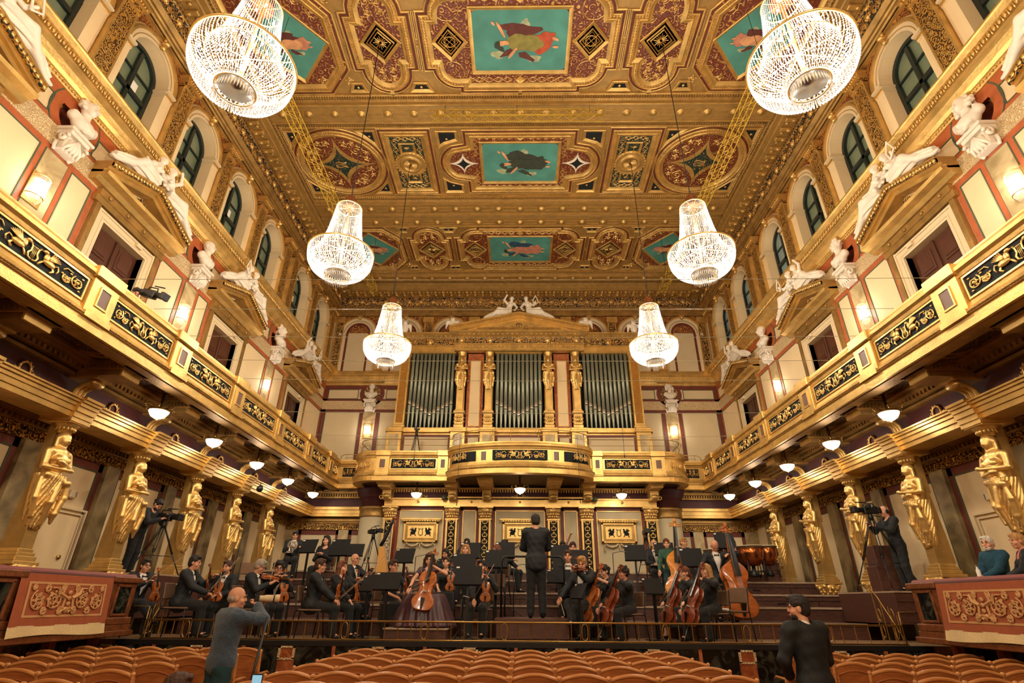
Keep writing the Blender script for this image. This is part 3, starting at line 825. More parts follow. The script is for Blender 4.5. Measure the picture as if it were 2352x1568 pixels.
# ================================================================ coffered ceiling
CE = MB(); CE.box(-W+.05, W-.05, YBACK, YB-.05, ZC, ZC+.3)
ceil = CE.build('ceiling', 'gold_paint'); tag(ceil, kind='structure')
K = .957
cs, cc, cb, cg, cv, cd_, ct_ = MB(), MB(), MB(), MB(), MB(), MB(), MB()   # smooth mouldings, carved bands, beams, green grounds, vine tubes, dark, teal
def cdown(x, y, d): return (x, y, ZC-d)
def leafband(mb, poly, step=.085, r=.036, d=.075, closed=True):
    """carved leaves set along a line under the ceiling"""
    P = [Vector(p) for p in poly]; N = len(P); carry = 0; k = 0
    for i in range(N if closed else N-1):
        a, b = P[i], P[(i+1) % N]; L = (b-a).length
        if L < 1e-6: continue
        t = carry; dr = (b-a)/L; nn = Vector((-dr.y, dr.x))
        while t < L:
            q = a+dr*t
            for sg in (-1, 1): 
                c = q+nn*sg*r*.75
                mb.add([(c.x-dr.x*r, c.y-dr.y*r, ZC-d+.02), (c.x+nn.x*sg*r*.8, c.y+nn.y*sg*r*.8, ZC-d+.015), (c.x+dr.x*r*1.1, c.y+dr.y*r*1.1, ZC-d+.02), (c.x-nn.x*sg*r*.5, c.y-nn.y*sg*r*.5, ZC-d-.012), (c.x, c.y, ZC-d-.03)],
                       [(0, 1, 4), (1, 2, 4), (2, 3, 4), (3, 0, 4)], False)
            t += step; k += 1
        carry = t-L
def coffer(poly, w1=.12, w2=.10, w3=.05, ground=None, carved=True):
    """counter-clockwise outline: outer fillet, carved leaf band, inner stepped gilt moulding running inwards"""
    prof = [(0, ZC), (0, ZC-.07), (.02, ZC-.09), (.04, ZC-.07), (.04, ZC-.05), (.04+w2, ZC-.05), (.04+w2, ZC-.08), (.06+w2, ZC-.10), (.06+w2+w1*.5, ZC-.06), (.06+w2+w1, ZC-.04), (.06+w2+w1, ZC)]
    cs.sweep(prof, poly, closed=True, side=1)
    if carved: leafband(cc, offs(poly, .04+w2/2), r=w2*.36)
    cgr.sweep([(0, ZC-.01), (-.075, ZC-.01)], poly, closed=True, side=1, caps=False)
    cs.sweep([(-.075, ZC), (-.075, ZC-.05), (-.10, ZC-.06), (-.125, ZC-.04), (-.125, ZC)], poly, closed=True, side=1)
    return offs(poly, .06+w2+w1)
def inner_frame(poly, w=.09):
    cs.sweep([(0, ZC), (0, ZC-.05), (.02, ZC-.07), (w*.6, ZC-.04), (w, ZC-.02), (w, ZC)], poly, closed=True, side=1)
    return offs(poly, w)
def ground(mb, poly, d=.012, holes=()): mb.prism(poly, ZC-d, ZC+.01, None, holes)
def vine(pts, r=.012, d=.02): cv.tube([(p[0], p[1], ZC-d) for p in pts], r, 4, caps=False)
def scroll(x, y, r, sg=1, a0=0.):
    vine(spiral(x, y, r, 1.7, a0, sg, 16)); vine(spiral(x, y, r*.72, 1.1, a0+1.2, sg, 9), .009)
    cv.ell((x, y, ZC-.03), (.028, .028, .015), 6, 4)
    for k in range(5):
        a = a0+k*1.26; leaf(x+r*1.05*cos(a), y+r*1.05*sin(a), .034)
def leaf(x, y, r=.03):
    cv.add([(x-r, y, ZC-.02), (x, y-r*.7, ZC-.02), (x+r, y, ZC-.02), (x, y+r*.7, ZC-.02), (x, y, ZC-.045)], [(0, 1, 4), (1, 2, 4), (2, 3, 4), (3, 0, 4)], False)
def lattice(x0, x1, y0, y1, n, amp):
    """two interlaced vine stems with leaves"""
    L = hypot(x1-x0, y1-y0); dx, dy = (x1-x0)/L, (y1-y0)/L
    for sg in (-1, 1):
        vine([(x0+dx*L*i/(n*8)-dy*sg*amp*sin(pi*i/8), y0+dy*L*i/(n*8)+dx*sg*amp*sin(pi*i/8)) for i in range(n*8+1)], .011)
    for i in range(n):
        t = (i+.5)/n*L
        for q in (-1, 1):
            leaf(x0+dx*(t+q*.06), y0+dy*(t+q*.06), .032)
            leaf(x0+dx*t-dy*q*amp*1.35, y0+dy*t+dx*q*amp*1.35, .026)
def scatter(cx, cy, rx, ry, keep, n, seed):
    rnd = random.Random(seed); c = 0
    while c < n:
        x = cx+rnd.uniform(-rx, rx); y = cy+rnd.uniform(-ry, ry); c += 1
        if keep(x, y): leaf(x, y, rnd.uniform(.022, .034))
def slot(x, y, w, h):
    cgr.box(x-w/2, x+w/2, y-h/2, y+h/2, ZC-.012, ZC)
    cs.sweep([(0, ZC), (0, ZC-.03), (.018, ZC-.03), (.018, ZC)], rect(x-w/2, x+w/2, y-h/2, y+h/2), closed=True, side=1)
def smallpanel(poly, mat_mb=None):
    q = inner_frame(poly, .11); ground(cd_ if mat_mb is None else mat_mb, q, .006)
    cx = sum(p[0] for p in poly)/len(poly); cy = sum(p[1] for p in poly)/len(poly)
    cv.ell((cx, cy, ZC-.03), (.05, .05, .02), 8, 4)
PAINTS = []
def rowA(yc, sy=1.):
    Y = lambda y: yc+y*sy
    # central lobed coffer
    h = []
    for sx in (1, -1):
        arc = [(2.0+.66*cos(t), .84+.66*sin(t)) for t in [i*pi/2/8 for i in range(9)]]
        q = [(2.92, -.0), (2.92, .84), (2.66, .84)]+arc[1:]+[(1.85, 1.5), (1.85, 1.66)]
        h.append(q)
    right = h[0]; left = [(-x, y) for x, y in h[0]]
    top = right+left[::-1]; bot = [(x, -y) for x, y in left[1:]]+[(x, -y) for x, y in right[::-1][:-1]]
    poly = [(x, Y(y)) for x, y in (top+bot)]
    q = coffer(poly); ground(cr_, q)
    pr = inner_frame([(-1.52, Y(-1.07)), (1.52, Y(-1.07)), (1.52, Y(1.07)), (-1.52, Y(1.07))], .12)
    PAINTS.append(('rect', yc, 1.40, .95*sy))
    for sx in (-1, 1):
        d = [(sx*2.12+u, Y(v)) for u, v in ((-.56, 0), (0, -.64), (.56, 0), (0, .64))]
        q = inner_frame(d, .10); ground(cg, q); q = inner_frame(offs(q, .05), .03)
        q = offs(q, .05); vine(q+[q[0]], .012); q = offs(q, .08); vine(q+[q[0]], .010)
        vine(circ(sx*2.12, yc, .17, 12)+[(sx*2.12+.17, yc)], .012)
        for a in range(4): vine([(sx*2.12, yc), (sx*2.12+.3*cos(a*pi/2+pi/4), yc+.3*sin(a*pi/2+pi/4))], .01)
        for sg in (-1, 1):
            vine(circ(sx*2.12, Y(sg*1.0), .36, 16)+[(sx*2.12+.36, Y(sg*1.0))], .013)
            scatter(sx*2.12, Y(sg*.85), .62, .5, lambda x, y: abs(x-sx*2.12)*1.15+abs(y-yc) > .85, 26, 5+sg)
            lattice(sx*.25, sx*1.75, Y(sg*1.28), Y(sg*1.28), 5, .075)
    for sg in (-1, 1):
        smallpanel([(u, Y(sg*1.28)+v) for u, v in ((-.17, 0), (0, -.14), (.17, 0), (0, .14))])
    # chandelier coffers
    for sx in (-1, 1):
        c = sx*4.2
        half = [(.92, -.82), (.92, .82), (.70, .82), (.70, .95)]+[(.70*cos(t), .95+.70*sin(t)) for t in [i*pi/12 for i in range(1, 12)]]+[(-.70, .95), (-.70, .82), (-.92, .82)]
        poly = half+[(-x, -y) for x, y in half[1:] if True]
        poly = [(.92, .82), (.70, .82), (.70, .95)]+[(.70*cos(t), .95+.70*sin(t)) for t in [i*pi/12 for i in range(1, 12)]]+[(-.70, .95), (-.70, .82), (-.92, .82), (-.92, -.82), (-.70, -.82), (-.70, -.95)]+[(-.70*cos(t), -.95-.70*sin(t)) for t in [i*pi/12 for i in range(1, 12)]]+[(.70, -.95), (.70, -.82), (.92, -.82)]
        q = coffer([(c+x, Y(y)) for x, y in poly]); ground(cr_, q)
        d = [(c+u, Y(v)) for u, v in ((-.64, 0), (0, -.70), (.64, 0), (0, .70))]
        q = inner_frame(d, .10); ground(cg, q); q = offs(q, .05); q = inner_frame(q, .025); q = inner_frame(offs(q, .05), .025)
        for a in range(16):
            t = a*pi/8; l = .17 if a % 2 else .22
            vine([(c+.04*cos(t), yc+.04*sin(t)), (c+l*cos(t), yc+l*sin(t))], .012)
        for sg in (-1, 1):
            for s2 in (-1, 1):
                scroll(c+s2*.17, Y(sg*1.22), .15, s2, pi/2); scroll(c+s2*.42, Y(sg*.66), .13, -s2, 0)
                scroll(c+s2*.17, Y(sg*.92), .10, -s2, 0); scroll(c+s2*.2, Y(sg*1.38), .07, -s2, 1); leaf(c+s2*.6, Y(sg*.45)); leaf(c+s2*.3, Y(sg*.8))
    # outer hexagonal coffers with a lozenge painting
    for sx in (-1, 1):
        c = sx*6.92
        poly = [(1.42, -.86), (1.42, .86), (.72, 1.66), (-1.72, 1.66), (-1.72, -1.66), (.72, -1.66)]
        if sx > 0: poly = [(-x, y) for x, y in poly][::-1]
        q = coffer([(c+x, Y(y)) for x, y in poly]); ground(cr_, q)
        d = [(c+u, Y(v)) for u, v in ((-1.38, 0), (0, -1.36), (1.20, 0), (0, 1.36))] if sx < 0 else [(c+u, Y(v)) for u, v in ((-1.20, 0), (0, -1.36), (1.38, 0), (0, 1.36))]
        q = inner_frame(d, .10); PAINTS.append(('loz', yc, q, sx))
        for sg in (-1, 1):
            for (u, v, r_) in ((-.80, .95, .23), (-.46, 1.26, .13), (-1.06, .58, .13), (1.0, 1.0, .25), (.58, 1.28, .13), (1.34, .68, .14), (1.42, 1.3, .12)):
                scroll(c-sx*u, Y(sg*v), r_, sx*sg, 1.)
    for sx in (-1, 1):
        slot(sx*3.1, Y(.0)+.52, .07, .85); slot(sx*3.1, Y(0)-.52, .07, .85)
        slot(sx*5.28, Y(.0)+.5, .07, .8); slot(sx*5.28, Y(0)-.5, .07, .8)
        for sg in (-1, 1):
            for x0, wd in ((3.22, .34), (5.28, .26)):
                pts = [(-wd, 1.72), (wd, 1.72), (wd*.55, 1.34), (-wd*.55, 1.34)]
                pts = [(sx*x0+u*1.25, Y(sg*v)) for u, v in pts]
                ar_ = sum(pts[i-1][0]*pts[i][1]-pts[i][0]*pts[i-1][1] for i in range(4))
                smallpanel(pts if ar_ > 0 else pts[::-1])
    for sg in (-1, 1):
        y = Y(sg*1.80); cs.box(-8.5, 8.5, y-.03, y+.03, ZC-.07, ZC); leafband(cc, [(-8.5, y+sg*.07), (8.5, y+sg*.07)], closed=False)
        for sx in (-1, 0, 1): cc.box(sx*4.2-.06, sx*4.2+.06, min(y, y-sg*.2), max(y, y-sg*.2), ZC-.07, ZC)
def rowB(yc, sy=1.):
    Y = lambda y: yc+y*sy
    arc = [(2.02+.92*cos(t), .92*sin(t)) for t in [-1.17+i*2.34/16 for i in range(17)]]
    rt = [(2.02, -.86)]; poly = [(1.98, -1.50), (1.98, -.9)]+[(x+.02, y) for x, y in arc[1:-1]]+[(1.98, .9), (1.98, 1.50)]
    poly = poly+[(-x, y) for x, y in poly[::-1]]
    q = coffer([(x, Y(y)) for x, y in poly]); ground(cr_, q)
    inner_frame([(-1.52, Y(-1.07)), (1.52, Y(-1.07)), (1.52, Y(1.07)), (-1.52, Y(1.07))], .12)
    PAINTS.append(('rect', yc, 1.40, .95*sy))
    for sx in (-1, 1):
        c = sx*2.16
        st = []
        for k in range(4):      # four-pointed star opening
            a = k*pi/2; d0, d1 = Vector((cos(a), sin(a))), Vector((cos(a+pi/2), sin(a+pi/2)))
            for i in range(8):
                v = d0+d1-d1*cos(i*pi/16)-d0*sin(i*pi/16); st.append((c+v.x*.56, yc+v.y*.54))
        STARS.append((c, yc, st))
        for sg in (-1, 1): scatter(c, Y(sg*.45), .5, .42, lambda x, y: (x-c)**2+(y-yc)**2 < .42 and abs(abs(x-c)-0)*abs(abs(y-yc)-0) > .035, 22, 9+sg)
        for sg in (-1, 1):
            lattice(sx*.25, sx*1.62, Y(sg*1.26), Y(sg*1.26), 5, .075)
            y_ = Y(sg*.78); lattice(sx*1.66, sx*1.66, Y(sg*.35), Y(sg*1.2), 3, .07)
    for sg in (-1, 1): smallpanel([(u, Y(sg*1.26)+v) for u, v in ((-.17, 0), (0, -.14), (.17, 0), (0, .14))])
    for sx in (-1, 1):
        c = sx*4.18
        q = coffer(rect(c-.86, c+.86, Y(-1.58), Y(1.58))); ground(cg, q)
        q2 = rect(c-.30, c+.30, Y(-1.02), Y(1.02)); inner_frame(q2, .09)
        for u in (-.44, .44): lattice(c+u, c+u, Y(-1.2), Y(1.2), 7, .07)
        for v in (-1.2, 1.2): lattice(c-.4, c+.4, Y(v), Y(v), 3, .07)
        cr2.lathe([(.60, 0), (.60, -.05), (.55, -.09), (.50, -.07), (.46, -.04), (.40, -.10), (.34, -.14), (.28, -.10), (.27, -.06), (.12, -.03), (0, -.03)], 28, (c, yc, ZC))
        for a in range(24):
            t = a*pi/12; cr2.ell((c+.57*cos(t), yc+.57*sin(t), ZC-.09), .035, 6, 4)
            vine([(c+.05*cos(t), yc+.05*sin(t)), (c+.25*cos(t), yc+.25*sin(t))], .012, .08)
        for sg in (-1, 1):
            for a in range(5): vine([(c, Y(sg*.72)), (c+.12*cos(pi/2*sg+(a-2)*.5), Y(sg*.72)+.12*sin(pi/2*sg+(a-2)*.5))], .013)
        # circles
        c = sx*6.83; P = circ(c, yc, 1.66, 48, ry=1.62*sy)
        q = coffer(P); ground(cr_, q)
        st = []
        for k in range(4):
            a = k*pi/2
            for i in range(8):
                t = (i/8)*pi/2; v = Vector((cos(a)+cos(a+pi/2), sin(a)+sin(a+pi/2)))-Vector((cos(a+pi/2), sin(a+pi/2)))*cos(t)-Vector((cos(a), sin(a)))*sin(t)
                st.append((c+v.x*1.32, yc+v.y*1.28*sy))
        q = inner_frame(offs(st, .02), .10) if False else st
        cs.prism(st, ZC-.03, ZC, None); ground(cg, [(c+(x-c)*.68, yc+(y-yc)*.68) for x, y in st], .04)
        for sgx in (-1, 1):
            for sgy in (-1, 1):
                scroll(c+sgx*.72, yc+sgy*.66, .25, sgx*sgy, 0); scroll(c+sgx*1.02, yc+sgy*.28, .12, -sgx*sgy, 0); scroll(c+sgx*.34, yc+sgy*.98, .13, -sgx*sgy, 0); scroll(c+sgx*.62, yc+sgy*1.0, .09, sgx*sgy, 2); scroll(c+sgx*1.06, yc+sgy*.56, .08, sgx*sgy, 2)
        # small gilt lyre in the star
        lz = [(c+.03+.0, yc)]
        for sg in (-1, 1): cv.tube([(c-.22, yc+sg*.02, ZC-.06), (c-.2, yc+sg*.12, ZC-.06), (c-.05, yc+sg*.13, ZC-.06), (c+.08, yc+sg*.08, ZC-.06), (c+.22, yc+sg*.13, ZC-.06)], .022, 5)
        cv.tube([(c+.16, yc-.14, ZC-.06), (c+.16, yc+.14, ZC-.06)], .016, 5)
        for v in (-.04, 0, .04): cv.tube([(c-.18, yc+v, ZC-.055), (c+.16, yc+v, ZC-.055)], .006, 4)
        for sg in (-1, 1):
            d = [(3.02, 1.62), (3.02, .98), (2.5, .98*1.0), (2.32, 1.05), (2.32, 1.62)]
            pts = [(sx*u, Y(sg*v)) for u, v in ((2.25, 1.58), (3.05, 1.58), (3.05, .72), (2.75, .95), (2.25, 1.12))]
            ar_ = sum(pts[i-1][0]*pts[i][1]-pts[i][0]*pts[i-1][1] for i in range(5)); smallpanel(pts if ar_ > 0 else pts[::-1])
            for (xa, xb, xc) in ((5.2, 5.2, 5.95), (8.5, 8.5, 7.75)):
                pts = [(sx*xa, Y(sg*1.62)), (sx*xa, Y(sg*.75)), (sx*xc, Y(sg*1.62))]
                ar_ = sum(pts[i-1][0]*pts[i][1]-pts[i][0]*pts[i-1][1] for i in range(3)); smallpanel(pts if ar_ > 0 else pts[::-1])
        slot(sx*3.18, Y(.4), .06, .5); slot(sx*3.18, Y(-.4), .06, .5)
    for sg in (-1, 1):
        y = Y(sg*1.76); cs.box(-8.5, 8.5, y-.03, y+.03, ZC-.07, ZC); leafband(cc, [(-8.5, y+sg*.07), (8.5, y+sg*.07)], closed=False)
    for sx in (-1, 1): leafband(cc, [(sx*8.5, Y(-1.8)), (sx*8.5, Y(1.8))], closed=False)
cr_ = MB(); cr2 = MB(); STARS = []; cgr = MB()
rowA(10.22); rowB(15.1); rowA(20.6, .98)
def beam(y0, y1, ros=.9, x0=-8.6):
    """cross beam: fascia, sunk panels and rosettes"""
    zb = ZC-.20
    m = (y0+y1)/2
    cb.sweep([(y0, ZC), (y0, ZC-.08), (y0+.08, ZC-.12), (y0+.10, zb), (y1-.10, zb), (y1-.08, ZC-.12), (y1, ZC-.08), (y1, ZC)], [(-8.7, 0), (8.7, 0)], fn=lambda x, y, z: (x, y, z), side=1)
    for y in (y0+.12, y1-.12): bx_.box(-8.6, 8.6, y-.025, y+.025, zb-.03, zb)
    x = -8.1
    while x < 8.2:
        bx_.lathe([(.14, 0), (.14, -.03), (.10, -.02), (.09, -.04), (.06, -.08), (0, -.09)], 14, (x, m, zb))
        if x+ros < 8.3: bx_.sweep([(0, zb), (0, zb-.02), (.015, zb-.02), (.015, zb)], rect(x+.17, x+ros-.17, m-.10, m+.10), closed=True, side=1)
        x += ros
    x = -8.6
    while x < 8.6: bx_.box(x, x+.04, y0+.02, y0+.08, ZC-.11, ZC-.07); x += .08
bx_ = MB()
beam(12.16, 13.12); beam(17.05, 17.95); beam(17.98, 18.75); beam(7.5, 8.3); beam(22.5, 23.1)
cs.build('gilt_mouldings', 'gold', ceil); cc.build('carved_leaf_bands', 'gold_bright', ceil); cb.build('cross_beams', 'gold_paint', ceil); bx_.build('beam_rosettes', 'gold', ceil)
cg.build('green_grounds', 'orn_green', ceil); cgr.build('red_grooves', 'ceil_red', ceil); cr_.build('red_grounds', 'orn_ceil', ceil); cd_.build('dark_grounds', 'dark_void', ceil)
cv.build('gilt_scrollwork', 'gold_bright', ceil); cr2.build('ceiling_roses', 'gold', ceil)
mb = MB(); mo = MB()
for c, y, st in STARS:
    inn = [(c+(u-c)*.66, y+(v-y)*.66+.02) for u, v in st]; mb.prism(inn, ZC-.03, ZC+.005, None); mo.prism(st, ZC-.045, ZC, None, [inn])
mb.build('vent_openings', 'dark_void', ceil); mo.build('vent_rims', 'plaster_white', ceil)
# ---- painted panels (generic floating draped figures over a teal sky), each a thing on the ceiling
for nm, c0 in (('pt_flesh', (206, 150, 104)), ('pt_red', (170, 74, 44)), ('pt_olive', (132, 124, 60)), ('pt_dark', (50, 56, 44)), ('pt_plum', (92, 44, 36)), ('pt_pink', (186, 122, 96)), ('pt_cloud', (160, 168, 130)), ('pt_blue', (36, 70, 92))): mat(nm, c0, .75, var=.28, vscale=5)
def blob(cx, cy, rx, ry, ang, seed, wob=.18, n=22):
    rnd = random.Random(seed); ph = [rnd.uniform(0, 6.28) for _ in range(4)]
    out = []
    for i in range(n):
        t = 2*pi*i/n; q = 1+wob*(sin(3*t+ph[0])*.6+sin(5*t+ph[1])*.4+sin(8*t+ph[2])*.25)
        u, v = rx*q*cos(t), ry*q*sin(t); out.append((cx+u*cos(ang)-v*sin(ang), cy+u*sin(ang)+v*cos(ang)))
    return out
def paint(nm, lab, yc, xc, shape, figs):
    root = thing(nm, lab, 'painting', (xc, yc, ZC), 0, 'painted ceiling panels')
    m = MB(); m.prism(shape, -.022, -.014, None); m.build('painted_sky', 'teal_sky', root)
    for k, (n2, mt_, polys) in enumerate(figs):
        m = MB()
        for j, p in enumerate(polys): m.prism(p, -.026-.005*k-.0008*j, -.0215-.005*k, None)
        m.build(n2, mt_, root)
    return root
def figure(sx, f, seed, c1, c2, c3):
    B = lambda x, y, a, b, an, w=.18: blob(sx*x*f, y*f, a*f, b*f, an*sx, seed+int(x*50), w)
    return [('cloud', 'pt_cloud', [B(-.75, .45, .22, .14, .2), B(.15, -.55, .16, .2, .4), B(.45, .6, .25, .12, 0)]),
            ('billowing_cloak', c3, [B(.0, -.38, .62, .24, .1, .3), B(-.35, .35, .32, .10, -.5), B(.2, .52, .3, .1, .5, .3)]),
            ('skirt', c2, [B(.62, .05, .42, .34, .05, .22), B(.85, -.05, .25, .32, .3, .25)]),
            ('tunic', c1, [B(.05, .02, .52, .28, .08, .12), B(.35, .05, .4, .28, 0, .12)]),
            ('body', 'pt_flesh', [B(-.62, .05, .12, .09, 0, .03), B(-.48, .02, .12, .07, .2, .03), B(-.62, -.42, .30, .05, 1.1, .05), B(-.86, -.62, .08, .04, .9, .1), B(-.25, .38, .25, .05, -.9, .05), B(1.14, -.1, .12, .05, .4, .1), B(1.16, .18, .1, .04, 0, .1)]),
            ('hair', 'pt_dark', [B(-.74, .09, .09, .12, .2, .2), B(-.66, .22, .16, .07, .5, .3)])]
cols = [('pt_olive', 'pt_red', 'pt_plum'), ('pt_dark', 'pt_dark', 'pt_dark'), ('pt_pink', 'pt_pink', 'pt_blue')]
labs = ['oblong ceiling painting of a floating figure in olive and red, nearest row', 'oblong ceiling painting of a figure in near-black robes, between the two star-shaped vents', 'oblong ceiling painting of a figure in pink and blue, farthest row above the organ']
i = 0; nl = 0
for p in PAINTS:
    if p[0] == 'rect':
        a, b = p[2], p[3]; cch = .09
        sh = [(-a+cch, -b), (a-cch, -b), (a, -b+cch), (a, b-cch), (a-cch, b), (-a+cch, b), (-a, b-cch), (-a, -b+cch)]
        paint('ceiling_painting', labs[i], p[1], 0, sh, figure(1, .92, 11+i*7, *cols[i])); i += 1
    else:
        q = p[2]; xc = sum(v[0] for v in q)/4
        row = 'near' if p[1] < 15 else 'far'; side = 'left' if p[3] < 0 else 'right'
        paint('ceiling_painting', 'lozenge ceiling painting of a pale winged figure, %s row, %s side' % (row, side), p[1], xc, [(x-xc, y-p[1]) for x, y in q], figure(-p[3], .55, 31+nl*5, 'pt_flesh', 'pt_pink', 'pt_plum')); nl += 1
# ================================================================ relief panel shared by all balcony fronts
def relief_mesh(w=1.72, h=.32, griff=True):
    """gilt scrolls, two winged griffins and a lyre; x along, -y outwards, z up"""
    m = MB(); m.smooth = True
    def T(p, r): m.tube([(a, -.02, b) for a, b in p], r, 5)
    for sg in (-1, 1):
        q = h/.32
        for cx, r in ((w*.43, .115*q), (w*.325, .075*q)):
            T([(sg*(x), z) for x, z in spiral(cx, 0 if r > .1 else -.05*q, r, 1.6, 2.2, 1, 18)], .013*q)
            m.ell((sg*cx, -.03, 0 if r > .1 else -.05*q), (.03*q, .02, .03*q), 6, 4)
            for a in range(6):
                t = a*1.05; m.ell((sg*(cx+r*.55*cos(t)), -.025, r*.55*sin(t)+(0 if r > .1 else -.05*q)), (.022*q, .014, .016*q), 5, 4)
                if a % 2: m.ell((sg*(cx+r*1.15*cos(t)), -.02, r*1.15*sin(t)), (.026*q, .012, .018*q), 5, 4)
        T([(sg*w*.36, .11*q), (sg*w*.30, .12*q), (sg*w*.27, .06*q)], .012*q)
        if griff:
            m.ell((sg*.24, -.03, -.02*q), (.10, .035, .055*q), 8, 6); m.ell((sg*.175, -.035, .04*q), (.045, .03, .07*q), 8, 6); m.ell((sg*.135, -.04, .11*q), (.04, .03, .032*q), 8, 6); m.ell((sg*.10, -.04, .10*q), (.02, .015, .012*q), 6, 4)
            for k in range(6):      # wing feathers
                t = .5+k*.17; m.tube([(sg*.21, -.045, .02*q), (sg*(.22+.20*cos(t)), -.03, (.02+.16*sin(t))*q)], [.022, .008], 5)
            T([(sg*.17, -.02*q), (sg*.13, -.07*q), (sg*.10, -.13*q)], .016); T([(sg*.30, -.04*q), (sg*.34, -.09*q), (sg*.30, -.14*q)], .018)
            T([(sg*.33, 0), (sg*.38, .03*q), (sg*.41, -.03*q), (sg*.39, -.09*q)], .012)
    # lyre
    for sg in (-1, 1): T([(sg*.01, -.13*q), (sg*.06, -.11*q), (sg*.075, -.05*q), (sg*.045, .0), (sg*.05, .07*q), (sg*.075, .12*q)], .014)
    T([(-.07, .085*q), (.07, .085*q)], .01)
    for k in (-1, 0, 1): T([(k*.02, -.1*q), (k*.02, .085*q)], .005)
    return m
RM = relief_mesh(); rl = RM.build('relief_panel', 'gold_bright'); REL = rl.data; bpy.data.objects.remove(rl)
RM2 = relief_mesh(.62, .32, False); rl = RM2.build('relief_panel', 'gold_bright'); REL2 = rl.data; bpy.data.objects.remove(rl)
def relief(parent, x, y, z, rz, sx=1., data=None):
    o = link('relief_panel', data or REL, parent); o.location = (x, y, z); o.rotation_euler = (0, 0, rz); o.scale = (sx, 1, 1)
    return o
PAR = [(-.25, 5.80), (.08, 5.80), (.08, 5.97), (.11, 5.99), (.12, 6.02), (.11, 6.05), (.08, 6.07), (.05, 6.12), (.02, 6.20), (0, 6.21), (0, 6.66), (.03, 6.67), (.05, 6.73), (.10, 6.77), (.11, 6.83), (.07, 6.86), (.06, 6.90), (.06, 6.93), (-.22, 6.93), (-.22, 5.95), (-.25, 5.80)]
def wreath(mb, f):
    """f(u, v, d) -> xyz; garland ring with ribbons"""
    mb.tube([f(.12*cos(2*pi*i/14), .12*sin(2*pi*i/14), .03) for i in range(14)], .026, 5, closed=True)
    for k in range(10): mb.ell(f(.13*cos(k*.628), .13*sin(k*.628), .05), .024, 5, 4)
    for sg in (-1, 1): mb.tube([f(sg*(.12+u), v, .03) for u, v in ((0, -.06), (.08, -.02), (.12, -.08), (.20, -.04), (.22, -.10))], .016, 5)
def side_balcony(s, side):
    root = thing('balcony', 'long gilded balcony along the %s wall with griffin and lyre reliefs above coffers' % side, 'balcony', (0, 0, 0), 0, 'gilded balconies of the hall')
    X = 7.4; rz = pi/2 if s < 0 else -pi/2
    path = [(s*X, YBACK), (s*X, 21.55), (s*6.42, 21.55)]
    sd = -1 if s < 0 else 1
    m = MB(); m.sweep(PAR, path, side=sd); m.build('parapet', 'gold', root)
    m = MB(); y = 4.5
    while y < 21.4: m.ell((s*(X-.12), y, 6.02), (.022, .03, .022), 5, 4); y += .055
    m.build('rope_moulding', 'gold_old', root)
    ps = MB(); ins = MB(); gr = MB(); fr = MB()
    for i, y in enumerate(POSTY):
        ps.box(s*X, s*(X-.09), y-.30, y+.30, 6.08, 6.72, .01); ps.box(s*X, s*(X-.15), y-.34, y+.34, 6.72, 6.95, .02)
        ps.box(s*X, s*(X-.14), y-.30, y+.30, 5.98, 6.08)
        for q in ((-.14, -.11, 6.24, 6.62), (.11, .14, 6.24, 6.62), (-.11, .11, 6.24, 6.27), (-.11, .11, 6.59, 6.62)): fr.box(s*(X-.09), s*(X-.11), y+q[0], y+q[1], q[2], q[3])
        ins.box(s*(X-.088), s*(X-.096), y-.11, y+.11, 6.27, 6.59)
    pp = POSTY+[21.55+.2]
    for i in range(len(pp)-1):
        a, b = pp[i]+.36, pp[i+1]-.36
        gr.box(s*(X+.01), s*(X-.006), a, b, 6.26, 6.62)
        for q in ((a-.03, a, 6.23, 6.65), (b, b+.03, 6.23, 6.65), (a, b, 6.23, 6.26), (a, b, 6.62, 6.65)): fr.box(s*X, s*(X-.03), *q)
        relief(root, s*(X-.004), (a+b)/2, 6.44, rz, (b-a)/1.76)
    gr.box(s*(7.2), s*6.6, 21.555, 21.54, 6.26, 6.62)
    relief(root, s*6.92, 21.545, 6.44, 0, .34)
    MID = [(pp[i]+pp[i+1])/2 for i in range(len(pp)-1)]
    posts = split_build(ps, 'balcony_post', 'gold', root, POSTY)
    for q, y in zip(split_build(ins, 'post_inset', 'inset', None, POSTY), POSTY): q.parent = posts[POSTY.index(y)]
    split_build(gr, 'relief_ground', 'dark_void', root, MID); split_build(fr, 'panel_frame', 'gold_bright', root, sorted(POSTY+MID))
    # floor and soffit
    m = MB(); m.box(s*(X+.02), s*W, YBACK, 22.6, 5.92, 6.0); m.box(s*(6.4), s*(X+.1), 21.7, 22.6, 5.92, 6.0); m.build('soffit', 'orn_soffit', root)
    m = MB(); m.box(s*(X+.0), s*(X+.30), YBACK, 22.0, 5.78, 5.93); m.box(s*(X+.30), s*(X+.36), YBACK, 22.0, 5.84, 5.93); m.build('edge_beam', 'gold_old', root)
    dt = MB(); y = 1.5
    for a, b, z0, z1 in ((8.22, 8.9, 5.86, 5.93), (8.34, 8.9, 5.80, 5.86), (8.50, 8.9, 5.72, 5.80), (8.62, 8.9, 5.62, 5.68)): dt.box(s*a, s*b, YBACK, 22.6, z0, z1)
    while y < 22.3: dt.box(s*8.46, s*8.56, y, y+.06, 5.73, 5.80); y += .12
    dt.build('soffit_dentils', 'gold_old', root)
    m = MB(); m.box(s*8.78, s*9.2, YBACK, 22.6, 5.12, 5.66); m.build('wine_frieze', 'wine', root)
    ar = MB()
    for a, z0, z1 in ((8.42, 4.80, 4.90), (8.39, 4.90, 5.0), (8.36, 5.0, 5.07), (8.32, 5.07, 5.12), (8.28, 5.12, 5.15)): ar.box(s*a, s*8.98, YBACK, 22.6, z0, z1)
    cs_ = CARY+[CARY[0]-2.25, CARY[0]-4.5]
